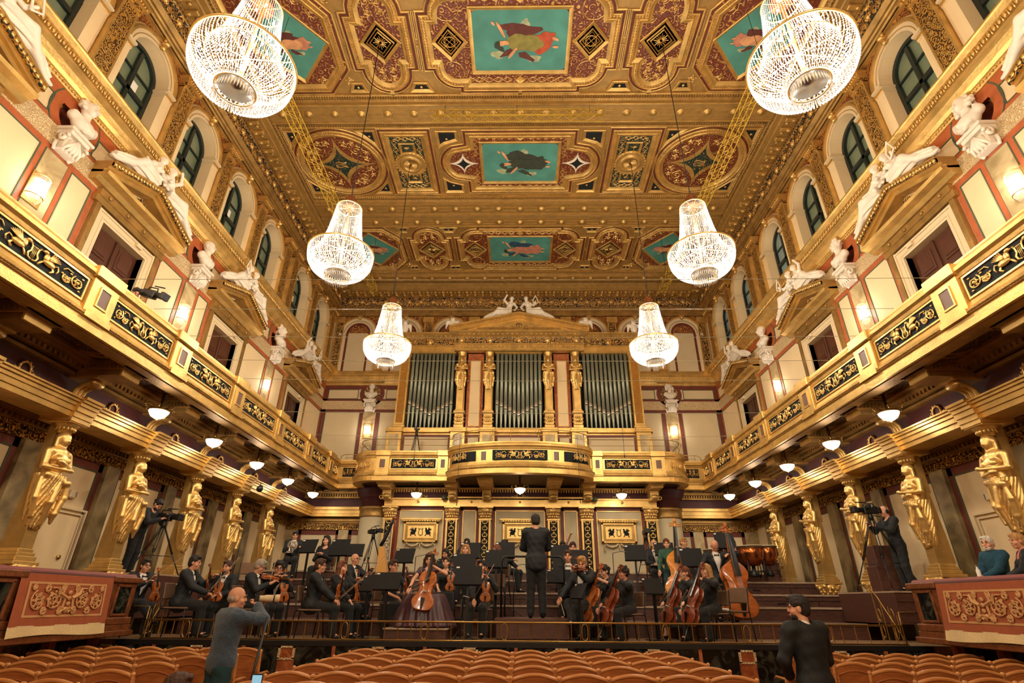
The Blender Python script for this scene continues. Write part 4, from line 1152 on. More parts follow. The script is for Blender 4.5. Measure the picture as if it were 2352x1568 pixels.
    for y in cs_:
        for a, z0, z1 in ((8.36, 4.72, 4.80), (8.34, 4.80, 4.90), (8.31, 4.90, 5.0), (8.28, 5.0, 5.07), (8.24, 5.07, 5.12), (8.20, 5.12, 5.17)): ar.box(s*a, s*8.98, y-.24, y+.24, z0, z1)
    ar.build('architrave', 'gold', root)
    cbm = MB(); ce2 = MB(); wr = MB(); co = MB(); ov = MB()
    for y in cs_:
        cbm.box(s*7.66, s*8.5, y-.30, y+.30, 5.74, 5.93); cbm.box(s*7.74, s*8.6, y-.24, y+.24, 5.62, 5.74)
        ce2.box(s*7.60, s*7.66, y-.34, y+.34, 5.78, 5.93); ce2.box(s*7.70, s*7.74, y-.26, y+.26, 5.62, 5.76)
        k = y-.28
        while k < y+.28: ce2.box(s*7.64, s*8.4, k, k+.001, 5.73, 5.74); k += .2
        for sg in (-1, 1):
            q = 7.75
            while q < 8.5: cbm.box(s*q, s*(q+.04), y+sg*.30, y+sg*.33, 5.76, 5.82); q += .08
        # scrolled console
        for sg in (-1, 0, 1):
            co.tube([(s*(8.80-u), y+sg*.10, 5.2+v) for u, v in ((0, -.02), (.10, 0), (.16, .08), (.20, .20), (.30, .28), (.42, .30), (.50, .36))], [.05, .06, .05, .045, .05, .06, .05], 6)
        co.ell((s*8.70, y, 5.24), (.08, .17, .08), 8, 6); co.ell((s*8.32, y, 5.52), (.09, .18, .08), 8, 6)
        co.box(s*8.2, s*8.8, y-.2, y+.2, 5.58, 5.63)
    ys = sorted(cs_)
    for i in range(len(ys)):
        yc = (ys[i]+(ys[i+1] if i+1 < len(ys) else 21.2))/2; b = ((ys[i+1] if i+1 < len(ys) else 21.2)-ys[i])/2-.42
        wreath(wr, lambda u, v, d: (s*(8.78-d), yc+u, 5.38+v))
        for r0, r1, d in ((.98, 1.0, .03), (.90, .93, .04), (.72, .74, .03)):
            ov.prism(circ(s*8.0, yc, .42*r1, 24, ry=b*r1), 5.92-d, 5.92, None, [circ(s*8.0, yc, .42*(r0-.04), 24, ry=b*(r0-.04))])
        ov.sweep([(0, 5.92), (0, 5.88), (.03, 5.88), (.03, 5.92)], [(s*7.72, yc-b-.1), (s*8.32, yc-b-.1), (s*8.32, yc+b+.1), (s*7.72, yc+b+.1)], closed=True)
    WM = [(ys[i]+(ys[i+1] if i+1 < len(ys) else 21.2))/2 for i in range(len(ys))]
    split_build(cbm, 'cross_beam', 'gold_old', root, ys); split_build(ce2, 'beam_end', 'gold_bright', root, ys); split_build(wr, 'wreath', 'gold_bright', root, WM); split_build(co, 'console', 'gold', root, ys); split_build(ov, 'oval_coffer', 'gold_old', root, WM)
    return root
side_balcony(-1, 'left'); side_balcony(1, 'right')
# ---------------------------------------------------------------- organ balcony
ob = thing('balcony', 'bow-fronted gilded balcony before the organ pipes, bulging in the middle', 'balcony', (0, 0, 0), 0, 'gilded balconies of the hall')
def opath():
    p = [(-6.42, 21.75), (-6.42, 20.95)]+[(-5.55-.87*cos(t), 20.95-.90*sin(t)) for t in [i*pi/2/8 for i in range(1, 9)]]
    p += [(-2.64, 20.05), (-2.64, 19.85)]+[(-2.64*cos(t), 19.85-1.22*sin(t)**.85) for t in [i*pi/24 for i in range(1, 12)]]
    return p+[(-x, y) for x, y in p[::-1] if abs(x) > 1e-3]
OP = opath()
m = MB(); m.sweep(PAR, OP, side=-1)
for q in m.v: pass
m.build('parapet', 'gold', ob)
def offpath(P, d):
    out = []
    for i, p in enumerate(P):
        a = Vector(P[max(0, i-1)]); c = Vector(P[min(len(P)-1, i+1)]); t = (c-a).normalized(); n = Vector((t.y, -t.x)); out.append((p[0]+n.x*d, p[1]+n.y*d))
    return out
m = MB(); rp = offpath(OP, .12)
for i in range(len(rp)-1):
    a, b = Vector(rp[i]), Vector(rp[i+1]); n = max(1, int((b-a).length/.06))
    for k in range(n): q = a+(b-a)*k/n; m.ell((q.x, q.y, 6.02), (.026, .026, .022), 5, 4)
m.build('rope_moulding', 'gold_old', ob)
ps, ins, gr, fr = MB(), MB(), MB(), MB()
def ofs_at(x, y, rz, w=.26):   # post on the organ balcony
    X = Matrix.Translation((x, y, 0)) @ Matrix.Rotation(rz, 4, 'Z')
    for mm in (ps, ins, fr): mm.X = X
    ps.box(-w, w, -.09, .02, 6.08, 6.72, .01); ps.box(-w-.03, w+.03, -.14, .02, 6.72, 6.95, .02); ps.box(-w, w, -.13, 0, 5.98, 6.08)
    ins.box(-w*.4, w*.4, -.097, -.08, 6.27, 6.59)
    for q in ((-w*.4-.03, -w*.4, 6.24, 6.62), (w*.4, w*.4+.03, 6.24, 6.62), (-w*.4, w*.4, 6.24, 6.27), (-w*.4, w*.4, 6.59, 6.62)): fr.box(q[0], q[1], -.11, -.09, q[2], q[3])
    for mm in (ps, ins, fr): mm.X = None
for s in (-1, 1):
    ofs_at(s*5.22, 20.05, 0); ofs_at(s*2.92, 20.05, 0, .2); ofs_at(s*1.28, 18.86, s*.22, .24)
    gr.box(s*3.2, s*4.9, 20.06, 20.043, 6.26, 6.62); relief(ob, s*4.05, 20.045, 6.44, 0, .95)
    for q in ((3.17, 3.2), (4.9, 4.93)): fr.box(s*q[0], s*q[1], 20.05, 20.02, 6.23, 6.65)
    fr.box(s*3.2, s*4.9, 20.05, 20.02, 6.23, 6.26); fr.box(s*3.2, s*4.9, 20.05, 20.02, 6.62, 6.65)
    for (x0, x1, i0) in ((1.58, 2.5, 0),):
        t0, t1 = math.acos(2.5/2.64), math.acos(1.58/2.64); n = 8
        pts = [(-s*-1*2.64*cos(t), 19.85-1.22*sin(t)**.85) for t in [t0+(t1-t0)*i/n for i in range(n+1)]]
        pts = offpath(pts, -.008*s*-1 if False else 0)
        for i in range(n):
            a, b = pts[i], pts[i+1]; dx, dy = b[0]-a[0], b[1]-a[1]; L = hypot(dx, dy); nx, ny = (dy/L, -dx/L)
            if ny > 0: nx, ny = -nx, -ny
            gr.add([(a[0]+nx*.012, a[1]+ny*.012, 6.26), (b[0]+nx*.012, b[1]+ny*.012, 6.26), (b[0]+nx*.012, b[1]+ny*.012, 6.62), (a[0]+nx*.012, a[1]+ny*.012, 6.62)], [(0, 1, 2, 3)])
        mid = pts[n//2]; relief(ob, mid[0]+s*.05, mid[1]-.09, 6.44, s*.68, 1.0, REL2)
    gr.box(s*6.40, s*5.6, 20.5, 20.49, 6.26, 6.262)
    relief(ob, s*5.92, 20.13, 6.44, s*.42, .72, REL2); relief(ob, s*6.36, 20.62, 6.44, s*1.15, .5, REL2)
gr.box(-.98, .98, 18.65, 18.625, 6.26, 6.62); relief(ob, 0, 18.63, 6.44, 0, 1.05)
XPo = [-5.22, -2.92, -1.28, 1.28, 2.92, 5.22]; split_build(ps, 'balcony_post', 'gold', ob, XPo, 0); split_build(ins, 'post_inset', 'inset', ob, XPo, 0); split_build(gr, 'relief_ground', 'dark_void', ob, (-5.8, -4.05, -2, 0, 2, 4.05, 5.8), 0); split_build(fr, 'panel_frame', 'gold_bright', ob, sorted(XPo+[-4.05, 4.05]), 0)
m = MB(); poly = [(-6.4, 24.0)]+[(x, y+.05) for x, y in OP]+[(6.4, 24.0)]
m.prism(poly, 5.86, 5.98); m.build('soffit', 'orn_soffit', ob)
m = MB()
for x in (-5.2, -2.63, -1.3, 1.3, 2.63, 5.2):
    yf = 20.3 if abs(x) > 2 else 19.3
    m.box(x-.24, x+.24, yf+.2, 21.6, 5.68, 5.86); m.box(x-.28, x+.28, yf+.1, 21.6, 5.78, 5.86); m.box(x-.17, x+.17, 21.0, 21.6, 5.3, 5.68, .03); m.ell((x, 21.0, 5.42), (.17, .1, .1), 8, 6)
split_build(m, 'bracket', 'gold', ob, (-5.2, -2.63, -1.3, 1.3, 2.63, 5.2), 0); m = MB(); m.box(-5.45, 5.45, 21.2, 21.62, 5.72, 5.78)
x = -5.4
while x < 5.4: m.box(x, x+.05, 21.28, 21.34, 5.62, 5.72); x += .1
m.build('dentil_band', 'gold', ob)
# balcony floor rail (thin brass safety rail with small flourishes)
rl = thing('safety_rail', 'thin brass safety rail standing along the top of the organ balcony', 'railing')
m = MB(); rp = offpath(OP, -.08)
m.tube([(x, y, 7.42) for x, y in rp], .014, 5); m.tube([(x, y, 7.18) for x, y in rp], .008, 5)
m.build('rails', 'brass', rl)
for k in (0, 3, 9, 13, 16, 20, 22, 24, 28, 31, 35, 41, len(rp)-1):
    if k < len(rp):
        x, y = rp[k]; m = MB(); m.cyl((x, y, 6.93), (x, y, 7.42), .01, n=5)
        for sg in (-1, 1): m.tube([(x, y, 7.15), (x+sg*.06, y, 7.25), (x+sg*.12, y, 7.33), (x+sg*.06, y, 7.38)], .007, 4)
        m.build('baluster', 'brass', rl)
# small low rails where the side balconies meet the organ balcony
for s in (-1, 1):
    t_ = thing('corner_rail', 'short scrolled brass rail on the balcony corner left of the organ' if s < 0 else 'short scrolled brass rail on the balcony corner right of the organ', 'railing', (0, 0, 0), 0, 'corner rails')
    m = MB(); m.tube([(s*7.4, 21.6, 6.95), (s*7.36, 21.6, 7.12), (s*7.22, 21.6, 7.18), (s*6.5, 21.6, 7.18)], .014, 5); m.tube([(s*7.2, 21.6, 7.04), (s*6.5, 21.6, 7.04)], .007, 4)
    for u in (7.15, 6.85, 6.6): m.cyl((s*u, 21.6, 6.93), (s*u, 21.6, 7.18), .008, n=5)
    m.build('rail', 'brass', t_)
# ---------------------------------------------------------------- lower organ front: pilasters, beam, panels, relief pictures
YO = 21.6
lf = MB(); lf.box(-5.6, 5.6, YO+.15, 22.9, 1.2, 5.9)
wo = lf.build('wall_organ', 'canvas_wall'); tag(wo, kind='structure')
m = MB(); m.box(-5.35, 5.35, YO-.14, YO+.2, 5.12, 5.40); m.box(-2.9, 2.9, YO-.20, YO, 5.10, 5.42); m.box(-5.38, 5.38, YO-.2, YO+.1, 5.36, 5.42); m.box(-2.95, 2.95, YO-.27, YO, 5.40, 5.46)
for x in (-4, -1.9, 0, 1.9, 4): m.lathe([(.05, 0), (.05, .02), (.03, .04), (0, .05)], 10, (0, 0, 0)) if False else m.cyl((x, YO-.2, 5.27), (x, YO-.25, 5.27), .045, n=12)
m.build('architrave', 'gold_bright', wo)
m = MB(); m.box(-5.3, 5.3, YO-.04, YO+.2, 5.42, 5.72); m.build('wine_frieze', 'wine', wo)
m = MB()
for x in (-4, 0, 4): wreath(m, lambda u, v, d: (x+u, YO-.05-d, 5.56+v))
split_build(m, 'wreath', 'gold_bright', wo, (-4, 0, 4), 0)
bd = MB()
for a, b in ((-4.85, -2.9), (-1.08, 1.08), (2.9, 4.85), (-2.36, -1.62), (1.62, 2.36)):
    for q in ((a-.02, a+.10), (b-.10, b+.02)): bd.box(q[0], q[1], YO+.12, YO+.15, 1.5, 5.12)
    bd.box(a, b, YO+.12, YO+.15, 5.0, 5.12)
bd.build('panel_borders', 'maroon', wo)
bd = MB()
for a, b in ((-4.75, -3.0), (-.98, .98), (3.0, 4.75), (-2.26, -1.72), (1.72, 2.26)):
    for q in ((a, a+.03), (b-.03, b)): bd.box(q[0], q[1], YO+.11, YO+.15, 1.5, 5.0)
    bd.box(a, b, YO+.11, YO+.15, 4.97, 5.0)
bd.build('gilt_edges', 'gold', wo)
pl = MB()
def make_pilaster():
    root = thing('pilaster', 'x', 'pilaster', (0, 0, 0), 0, 'gilded Corinthian pilasters under the organ balcony')
    m = MB(); m.box(-.22, .22, -.08, .14, 1.5, 4.62); m.box(-.22, -.15, -.12, 0, 1.5, 4.62); m.box(.15, .22, -.12, 0, 1.5, 4.62); m.box(-.25, .25, -.14, .14, 4.60, 4.66); m.build('shaft', 'gold', root)
    m = MB(); m.box(-.15, .15, -.095, -.07, 1.6, 4.56); m.build('shaft_ground', 'dark_void', root)
    m = MB(); z = 2.3
    while z < 4.5:
        for sg in (-1, 1):
            m.tube([(sg*u, -.11, z+v) for u, v in ((.0, 0), (.07, .02), (.10, .09), (.06, .14), (.03, .10))], .016, 5)
        m.ell((0, -.11, z+.16), (.045, .03, .05), 6, 5); m.ell((0, -.11, z+.02), (.07, .025, .025), 6, 4); z += .24
    m.build('candelabra_relief', 'gold_bright', root)
    m = MB(); m.lathe([(.18, 0), (.19, .12), (.23, .28), (.30, .40)], 16, (0, .02, 4.66), sy=.7); m.box(-.32, .32, -.2, .14, 5.04, 5.12, .02)
    for row, (z, n, r) in enumerate(((4.74, 7, .20), (4.84, 7, .23))):
        for k in range(n):
            t = pi+pi*(k+.5*(row % 2))/n; m.ell((r*cos(t), r*.7*sin(t)+.02, z), (.045, .04, .07), 6, 5); m.ell((r*1.12*cos(t), r*.8*sin(t), z+.07), (.04, .035, .025), 6, 4)
    for sg in (-1, 1):
        P = [(sg*x, -.15, z) for x, z in spiral(.22, 4.97, .075, 1.4, 2.5, 1, 12)]; m.tube(P, .018, 5)
    m.ell((0, -.18, 5.04), (.06, .03, .05), 6, 5)
    m.build('capital', 'gold_bright', root)
    return root
pr0 = make_pilaster(); pr0.location = (-5.1, YO, 0)
PLL = ['outermost on the left, half behind the harp', 'second from the left, left of the narrow bay', 'third from the left, right of the narrow bay', 'right behind the conductor, left of the bassoon player', 'fifth from the left, beside the right hand picture', 'outermost on the right beside the remote camera']
pr0['label'] = 'gilded pilaster '+PLL[0]
for x, l in zip((-2.66, -1.36, 1.30, 2.60, 5.1), PLL[1:]): dup(pr0, (x, YO, 0), 0, 'gilded pilaster '+l)
def picture(x, lab):
    root = thing('relief_picture', lab, 'wall relief', (x, YO+.11, 4.22), 0, 'framed griffin and lyre reliefs')
    m = MB(); m.box(-.68, .68, -.05, 0, -.42, .32); m.build('backboard', 'gold_old', root)
    m = MB()
    for q in ((-.68, -.58, -.42, .32), (.58, .68, -.42, .32), (-.68, .68, .24, .32), (-.68, .68, -.42, -.34)): m.box(q[0], q[1], -.09, -.04, q[2], q[3], .015)
    m.box(-.74, .74, -.14, 0, .34, .40); m.box(-.78, .78, -.17, 0, .40, .45)
    for k in range(15): m.ell((-.7+k*.1, -.17, .37), (.03, .02, .02), 5, 4)
    m.build('frame', 'gold', root)
    m = MB(); m.box(-.5, .5, -.065, -.05, -.27, .17); m.build('relief_field', 'gold_bright', root)
    m = MB(); m.smooth = True
    for sg in (-1, 1):
        m.ell((sg*.30, -.07, -.08), (.10, .02, .07), 8, 5); m.ell((sg*.22, -.07, .0), (.05, .02, .07), 8, 5); m.ell((sg*.2, -.07, .08), (.04, .02, .03), 8, 5)
        for k in range(5): t = .4+k*.25; m.tube([(sg*.28, -.075, -.02), (sg*(.28+.17*cos(t)), -.07, -.02+.15*sin(t))], [.022, .008], 5)
        m.tube([(sg*.24, -.07, -.1), (sg*.18, -.07, -.2)], .018, 5); m.tube([(sg*.36, -.07, -.1), (sg*.38, -.07, -.2)], .02, 5)
        m.tube([(0, -.07, -.18), (sg*.07, -.07, -.15), (sg*.08, -.07, -.05), (sg*.05, -.07, .0), (sg*.09, -.07, .1)], .014, 5)
    m.tube([(-.08, -.07, .06), (.08, -.07, .06)], .012, 5); m.build('griffins_and_lyre', 'dark_void', root)
    m = MB(); m.smooth = True
    for sg in (-1, 1):
        m.tube([(sg*u, -.06, v) for u, v in ((.04, -.44), (.15, -.53), (.28, -.56), (.42, -.53), (.54, -.44))], [.03, .045, .05, .045, .03], 6)
        for u, v in ((.56, -.52), (.58, -.62), (.57, -.70)): m.ell((sg*u, -.06, v), (.03, .02, .05), 6, 4)
    m.ell((0, -.06, -.54), (.03, .02, .1), 6, 5); m.build('festoon', 'marble_tan', root)
picture(-3.86, 'gilded griffin and lyre relief picture on the left, right of the harp'); picture(0, 'gilded griffin and lyre relief picture in the middle, partly hidden by the conductor'); picture(3.82, 'gilded griffin and lyre relief picture on the right, above the mic stand')
# rounded corner columns either side
for s in (-1, 1):
    t_ = thing('corner_column', 'cream rounded corner pier with dark bronze bands, %s of the organ front' % ('left' if s < 0 else 'right'), 'column', (s*5.85, 22.1, 0), 0, 'rounded corner piers')
    m = MB(); m.lathe([(.55, 1.2), (.55, 4.72)], 28); m.build('shaft', 'canvas_wall', t_)
    m = MB(); m.lathe([(.56, 4.72), (.62, 4.76), (.60, 4.80), (.60, 5.0), (.64, 5.04), (.64, 5.12)], 28); m.build('bronze_band', 'gold_old', t_)
    m = MB(); m.lathe([(.56, 5.12), (.56, 5.4), (.64, 5.45), (.68, 5.5), (.7, 5.6), (.78, 5.7), (.8, 5.86)], 28); m.build('upper_band', 'wine', t_)
    m = MB()
    P = [(x, -.62, z) for x, z in spiral(-s*.35, 5.48, .14, 1.3, pi/2, s, 12)]; m.tube(P, .03, 6); m.build('volute', 'gold_bright', t_)
# ================================================================ sculpture
def fold(f, n, amp):  # rippled drapery
    return f
def caryatid_mesh():
    """gilt herm: head, crossed arms, knotted drapery, rising from z=0 (drapery tip) to z=1.62; faces -y"""
    S_ = SDF(.035)
    S_.ell((0, -.01, 1.47), (.075, .088, .105)); S_.ell((0, -.05, 1.42), (.05, .05, .055)); S_.cap((0, -.09, 1.475), (0, -.105, 1.44), .012, .018, .015)
    S_.ell((0, .02, 1.51), (.092, .095, .08)); S_.cap((-.08, .02, 1.47), (-.09, .01, 1.28), .03, .025); S_.cap((.08, .02, 1.47), (.09, .01, 1.28), .03, .025)
    S_.cap((0, .01, 1.38), (0, .0, 1.28), .052, .058)
    S_.chain([(0, .0, 1.22), (0, 0, 1.10), (0, -.01, .92), (0, -.02, .78)], [.12, .135, .115, .14], .05)
    S_.cap((-.15, 0, 1.24), (.15, 0, 1.24), .068, .068, .05)
    for s in (-1, 1):
        S_.ell((s*.075, -.10, 1.12), (.062, .06, .06))
        S_.cap((s*.19, .0, 1.23), (s*.225, -.05, 1.03), .056, .046, .03)
    S_.cap((.225, -.05, 1.02), (-.07, -.20, 1.05), .045, .032, .02); S_.cap((-.225, -.05, .98), (.07, -.19, .97), .045, .032, .02)
    S_.ell((-.12, -.20, 1.07), (.05, .03, .035)); S_.ell((.12, -.19, .97), (.05, .03, .035))
    def drap(x, y, z):
        t = np.clip((.86-z)/.86, 0, 1); rx = .215-.125*t+.03*np.sin(t*3.1); ry = .17-.09*t
        a = np.arctan2(y+.02, x+1e-6); sw = a*1.0+t*1.6
        r = np.sqrt((x/rx)**2+((y+.02)/ry)**2)
        d = (r-1-.10*np.abs(np.sin(sw*8.5+1.2*np.sin(z*7)))*(.5+t)-.045*np.sin(sw*27+z*6)+.05)*np.minimum(rx, ry)*.8
        tip = .06*np.abs(((a*3) % 1)-.5)*4
        return np.maximum(np.maximum(d, z-.88), (.02+tip*.6)-z)
    S_.fn(drap, (-.3, -.26, -.02), (.3, .24, .92), .02)
    S_.cap((-.17, -.10, .86), (.17, -.15, .76), .045, .05, .03); S_.ell((.16, -.17, .78), (.06, .05, .05), None, .02)
    S_.chain([(.17, -.17, .76), (.2, -.16, .55), (.16, -.13, .30), (.17, -.12, .16)], [.03, .045, .05, .02], .02)
    S_.chain([(-.19, -.06, .80), (-.20, -.08, .5), (-.15, -.08, .22)], [.04, .045, .02], .02)
    S_.chain([(.02, -.17, .74), (-.03, -.18, .45), (.0, -.13, .12)], [.03, .045, .02], .02)
    return S_.mesh(.0105)
V, F = caryatid_mesh()
cm = npmesh('figure', V, F, 'gold_bright'); CMESH = cm.data; bpy.data.objects.remove(cm)
def make_caryatid(organ=False):
    root = thing('caryatid', 'x', 'statue', (0, 0, 0), 0, 'gilded caryatids below the side balconies')
    f = link('figure', CMESH, root); f.location = (0, -.04, 2.76); f.scale = (1.24, 1.22, 1.12)
    m = MB()    # herm shaft
    vs = []
    for z, w, d in ((2.50, .13, .12), (3.1, .13, .10), (3.9, .12, .06)): vs += [(-w, -d, z), (w, -d, z), (w, d+.12, z), (-w, d+.12, z)]
    m.add(vs, [(0, 1, 2, 3)]+[(i*4+k, i*4+(k+1) % 4, i*4+4+(k+1) % 4, i*4+4+k) for i in (0, 1) for k in range(4)]+[(8, 9, 10, 11)], False)
    m.box(-.09, .09, .08, .24, 3.9, 4.75); m.build('shaft', 'gold_paint', root)
    m = MB()
    for z0, z1, w in ((2.44, 2.50, .16), (2.38, 2.44, .19), (2.30, 2.38, .22), (2.24, 2.30, .27)): m.box(-w, w, -w*.85, w*.85+.06, z0, z1, .01)
    m.build('base', 'gold', root)
    m = MB(); m.lathe([(.15, 1.86), (.17, 2.0), (.21, 2.12), (.27, 2.24)], 16)
    for row, (z, n, r) in enumerate(((1.95, 9, .17), (2.06, 9, .2), (2.15, 8, .24))):
        for k in range(n):
            t = 2*pi*(k+.5*(row % 2))/n; m.ell((r*cos(t), r*sin(t), z), (.055, .055, .065), 6, 5); m.ell((r*1.14*cos(t), r*1.14*sin(t), z+.05), (.04, .04, .025), 6, 4)
    for k in range(4):
        t = pi/4+k*pi/2; m.ell((.27*cos(t), .27*sin(t), 2.2), .065, 8, 6)
    m.build('foliate_bracket', 'gold_bright', root)
    m = MB(); m.lathe([(.11, 4.52), (.12, 4.58), (.15, 4.62), (.2, 4.68), (.2, 4.70)], 18)
    for k in range(14): t = 2*pi*k/14; m.ell((.14*cos(t), .14*sin(t), 4.60), (.03, .03, .04), 6, 4)
    m.box(-.22, .22, -.22, .22, 4.69, 4.75, .01); m.build('capital', 'gold', root)
    m = MB(); m.box(-.2, .2, -.1, .5, 0, 1.86, .01); m.build('pedestal', 'marble_tan', root)
    return root
c0 = make_caryatid(); first = True
LPOS = ['nearest the viewer at the left edge', 'second from the viewer, behind the left cameraman', 'third from the viewer', 'fourth from the viewer, left of the empty chair', 'farthest back, in the corner beside the horn player']
RPOS = ['nearest the viewer at the right edge', 'second from the viewer, between the cameraman and the doorway', 'third from the viewer, behind the right video camera', 'fourth from the viewer', 'farthest back, in the corner beyond the kettledrums']
for s, lst in ((-1, LPOS), (1, RPOS)):
    for i, y in enumerate(CARY):
        lab = 'gilded caryatid, %s wall, %s' % ('left' if s < 0 else 'right', lst[i])
        if first: c0.location = (s*8.6, y, 0); c0.rotation_euler = (0, 0, -s*pi/2); c0['label'] = lab; first = False
        else: dup(c0, (s*8.6, y, 0), -s*pi/2, lab)
# ---- busts on scrolled consoles
def bust_mesh(v):
    S_ = SDF(.02)
    S_.ell((0, 0, .50), (.088, .105, .125)); S_.ell((0, -.055, .44), (.06, .055, .065)); S_.cap((0, -.10, .51), (0, -.128, .465), .012, .019, .014)
    for s in (-1, 1): S_.ell((s*.04, -.105, .515), (.017, .012, .010), None, .01, '-'); S_.ell((s*.09, .0, .49), (.014, .025, .035))
    S_.cap((0, .01, .40), (0, .01, .30), .062, .068); S_.cap((-.15, .0, .22), (.15, 0, .22), .075, .075, .05); S_.ell((0, -.03, .16), (.17, .11, .12)); S_.cap((0, 0, .14), (0, 0, .02), .09, .05)
    rnd = random.Random(v)
    if v % 3 == 0:    # loose curls
        for k in range(26):
            t = rnd.uniform(0, 2*pi); z = rnd.uniform(.46, .62); r = .098 if z < .56 else .06
            if sin(t) < -.55 and z < .57: continue
            S_.ell((r*cos(t), .015+r*sin(t), z), .034, None, .012)
    elif v % 3 == 1:  # full wig falling to the shoulders
        for k in range(46):
            t = rnd.uniform(0, 2*pi); z = rnd.uniform(.26, .63); r = .115 if z < .56 else .07
            if sin(t) < -.4 and z < .58: continue
            S_.ell((r*cos(t), .02+r*sin(t), z), .036, None, .012)
    else: S_.ell((0, .025, .54), (.095, .10, .10))
    S_.chain([(-.17, -.03, .26), (-.05, -.12, .16), (.08, -.1, .1)], [.04, .035, .03], .02); S_.chain([(.17, -.02, .26), (.08, -.1, .14), (-.02, -.1, .06)], [.04, .03, .03], .02)
    return S_.mesh(.012)
BM = []
for v in range(3):
    V, F = bust_mesh(v); b_ = npmesh('bust_figure', V, F, 'plaster_white'); BM.append(b_.data); bpy.data.objects.remove(b_)
def console_mb():
    m = MB(); m.box(-.24, .24, -.34, 0, .36, .42, .01); m.box(-.20, .20, -.30, 0, .28, .36, .01); m.box(-.15, .15, -.2, 0, -.04, .3, .02)
    for sg in (-1, 1):
        m.tube([(sg*.20, -u, v) for u, v in spiral(.19, .2, .10, 1.3, 0, 1, 14)], .03, 6)
        m.tube([(sg*.2, -.1, .1), (sg*.19, -.08, .02), (sg*.15, -.05, -.06)], .03, 6)
    m.ell((0, -.22, .14), (.12, .08, .13), 10, 8)
    for k in range(5): m.tube([(0, -.28, .24), ((k-2)*.06, -.27, .06), ((k-2)*.075, -.2, -.04)], [.03, .03, .015], 6)
    return m
CMB = console_mb(); c_ = CMB.build('console', 'plaster_white'); CON = c_.data; bpy.data.objects.remove(c_)
def bust(x, y, z, rz, v, lab, sc=1.55):
    root = thing('bust', lab, 'bust', (x, y, z), rz, 'white plaster composer busts')
    c = link('console', CON, root); c.scale = (1.25, 1.1, 1.15)
    b = link('bust_figure', BM[v % 3], root); b.location = (0, -.19, .48); b.scale = (sc*1.05, sc*.95, sc)
    return root
BL = ['nearest the viewer', 'second back', 'farthest back']
for s in (-1, 1):
    for i, y in enumerate(BUSTY[1:]):
        bust(s*W, y, 9.98, pi/2 if s < 0 else -pi/2, i*2+(0 if s < 0 else 1), 'white bust on a console before a round niche, %s wall, %s' % ('left' if s < 0 else 'right', BL[i]))
    bust(s*7.18, YB, 9.92, 0, 1 if s > 0 else 2, 'white bust %s on the end wall, %s of the organ' % ('with a full curly wig' if s > 0 else 'with short hair', 'left' if s < 0 else 'right'), 1.35)
# ---- reclining pairs on the pediments
def recline_mesh(v=0):
    """one draped figure seated on a sloping pediment, feet towards +x and lower; faces -y"""
    S_ = SDF(.03)
    hd = (-.20, -.05, .86)
    S_.ell(hd, (.085, .10, .11)); S_.ell((-.20, -.11, .82), (.055, .05, .06)); S_.ell((-.21, 0, .90), (.10, .10, .085))
    S_.chain([(-.19, -.03, .74), (-.16, 0, .64), (-.06, 0, .38), (0, 0, .2)], [.055, .11, .115, .16], .05)
    S_.cap((-.30, 0, .62), (-.02, 0, .62), .065, .065, .04)
    for s in (-1, 1): S_.ell((-.16+s*.06, -.10, .54), .05)
    S_.chain([(-.31, .0, .62), (-.42, -.06, .42), (-.34, -.16, .24)], [.055, .045, .035]); S_.ell((-.32, -.18, .22), (.045, .03, .04))
    if v == 0: S_.chain([(-.02, 0, .62), (.13, -.07, .78), (.02, -.12, .98)], [.055, .045, .032]); S_.ell((.0, -.12, 1.0), (.035, .03, .05))
    elif v == 1: S_.chain([(-.02, 0, .62), (.12, -.1, .5), (.2, -.22, .62)], [.055, .045, .032]); S_.chain([(.14, -.22, .46), (.08, -.22, .66), (.2, -.22, .92), (.32, -.22, .60), (.14, -.22, .46)], [.025, .02, .02, .02, .025], .01)
    else: S_.chain([(-.02, 0, .62), (.16, -.04, .46), (.32, -.12, .44)], [.055, .045, .032])
    def skirt(x, y, z):
        t = np.clip((x+.12)/1.1, 0, 1); cz = .20-.34*t+.10*np.sin(t*3.0); r = .20-.11*t
        q = np.sqrt(((z-cz)/1.0)**2+(y+.02)**2); a = np.arctan2(z-cz, y+.02+1e-6)
        return np.maximum(np.maximum(q-r-.016*np.sin(a*8+x*9)-.008*np.sin(a*17+x*14), x-1.0), -.2-x)
    S_.fn(skirt, (-.35, -.3, -.35), (1.05, .28, .5), .03)
    S_.chain([(0, -.1, .24), (.34, -.16, .28), (.62, -.1, .0), (.95, -.06, -.20)], [.11, .095, .075, .05], .04)
    S_.ell((1.02, -.08, -.22), (.08, .04, .035))
    return S_.mesh(.0155)
RMS = []
for v in range(3):
    V, F = recline_mesh(v); b_ = npmesh('draped_figure', V, F, 'plaster_white'); RMS.append(b_.data); bpy.data.objects.remove(b_)
def recline(x, y, z, rz, v, mirror, lab, sc=.95):
    root = thing('pediment_statue', lab, 'statue', (x, y, z), rz, 'white reclining figures on the pediments')
    f = link('draped_figure', RMS[v % 3], root); f.scale = (sc*(-1 if mirror else 1), sc, sc)
    return root
PN = ['pediment cut by the picture edge', 'nearest full pediment', 'middle pediment', 'farthest pediment']
k = 0
for s in (-1, 1):
    for i, y in enumerate(DOORY):
        for sg in (-1, 1):      # sg: side of the apex; the far figure reclines towards +Y
            rz = pi/2 if s < 0 else -pi/2
            mir = (sg < 0) if s < 0 else (sg > 0)
            recline(s*(W-.34), y+sg*.42, 10.90, rz, k, mir, 'white reclining figure %s the apex, %s, %s wall' % ('beyond' if sg > 0 else 'this side of', PN[i], 'left' if s < 0 else 'right'), 1.08); k += 1
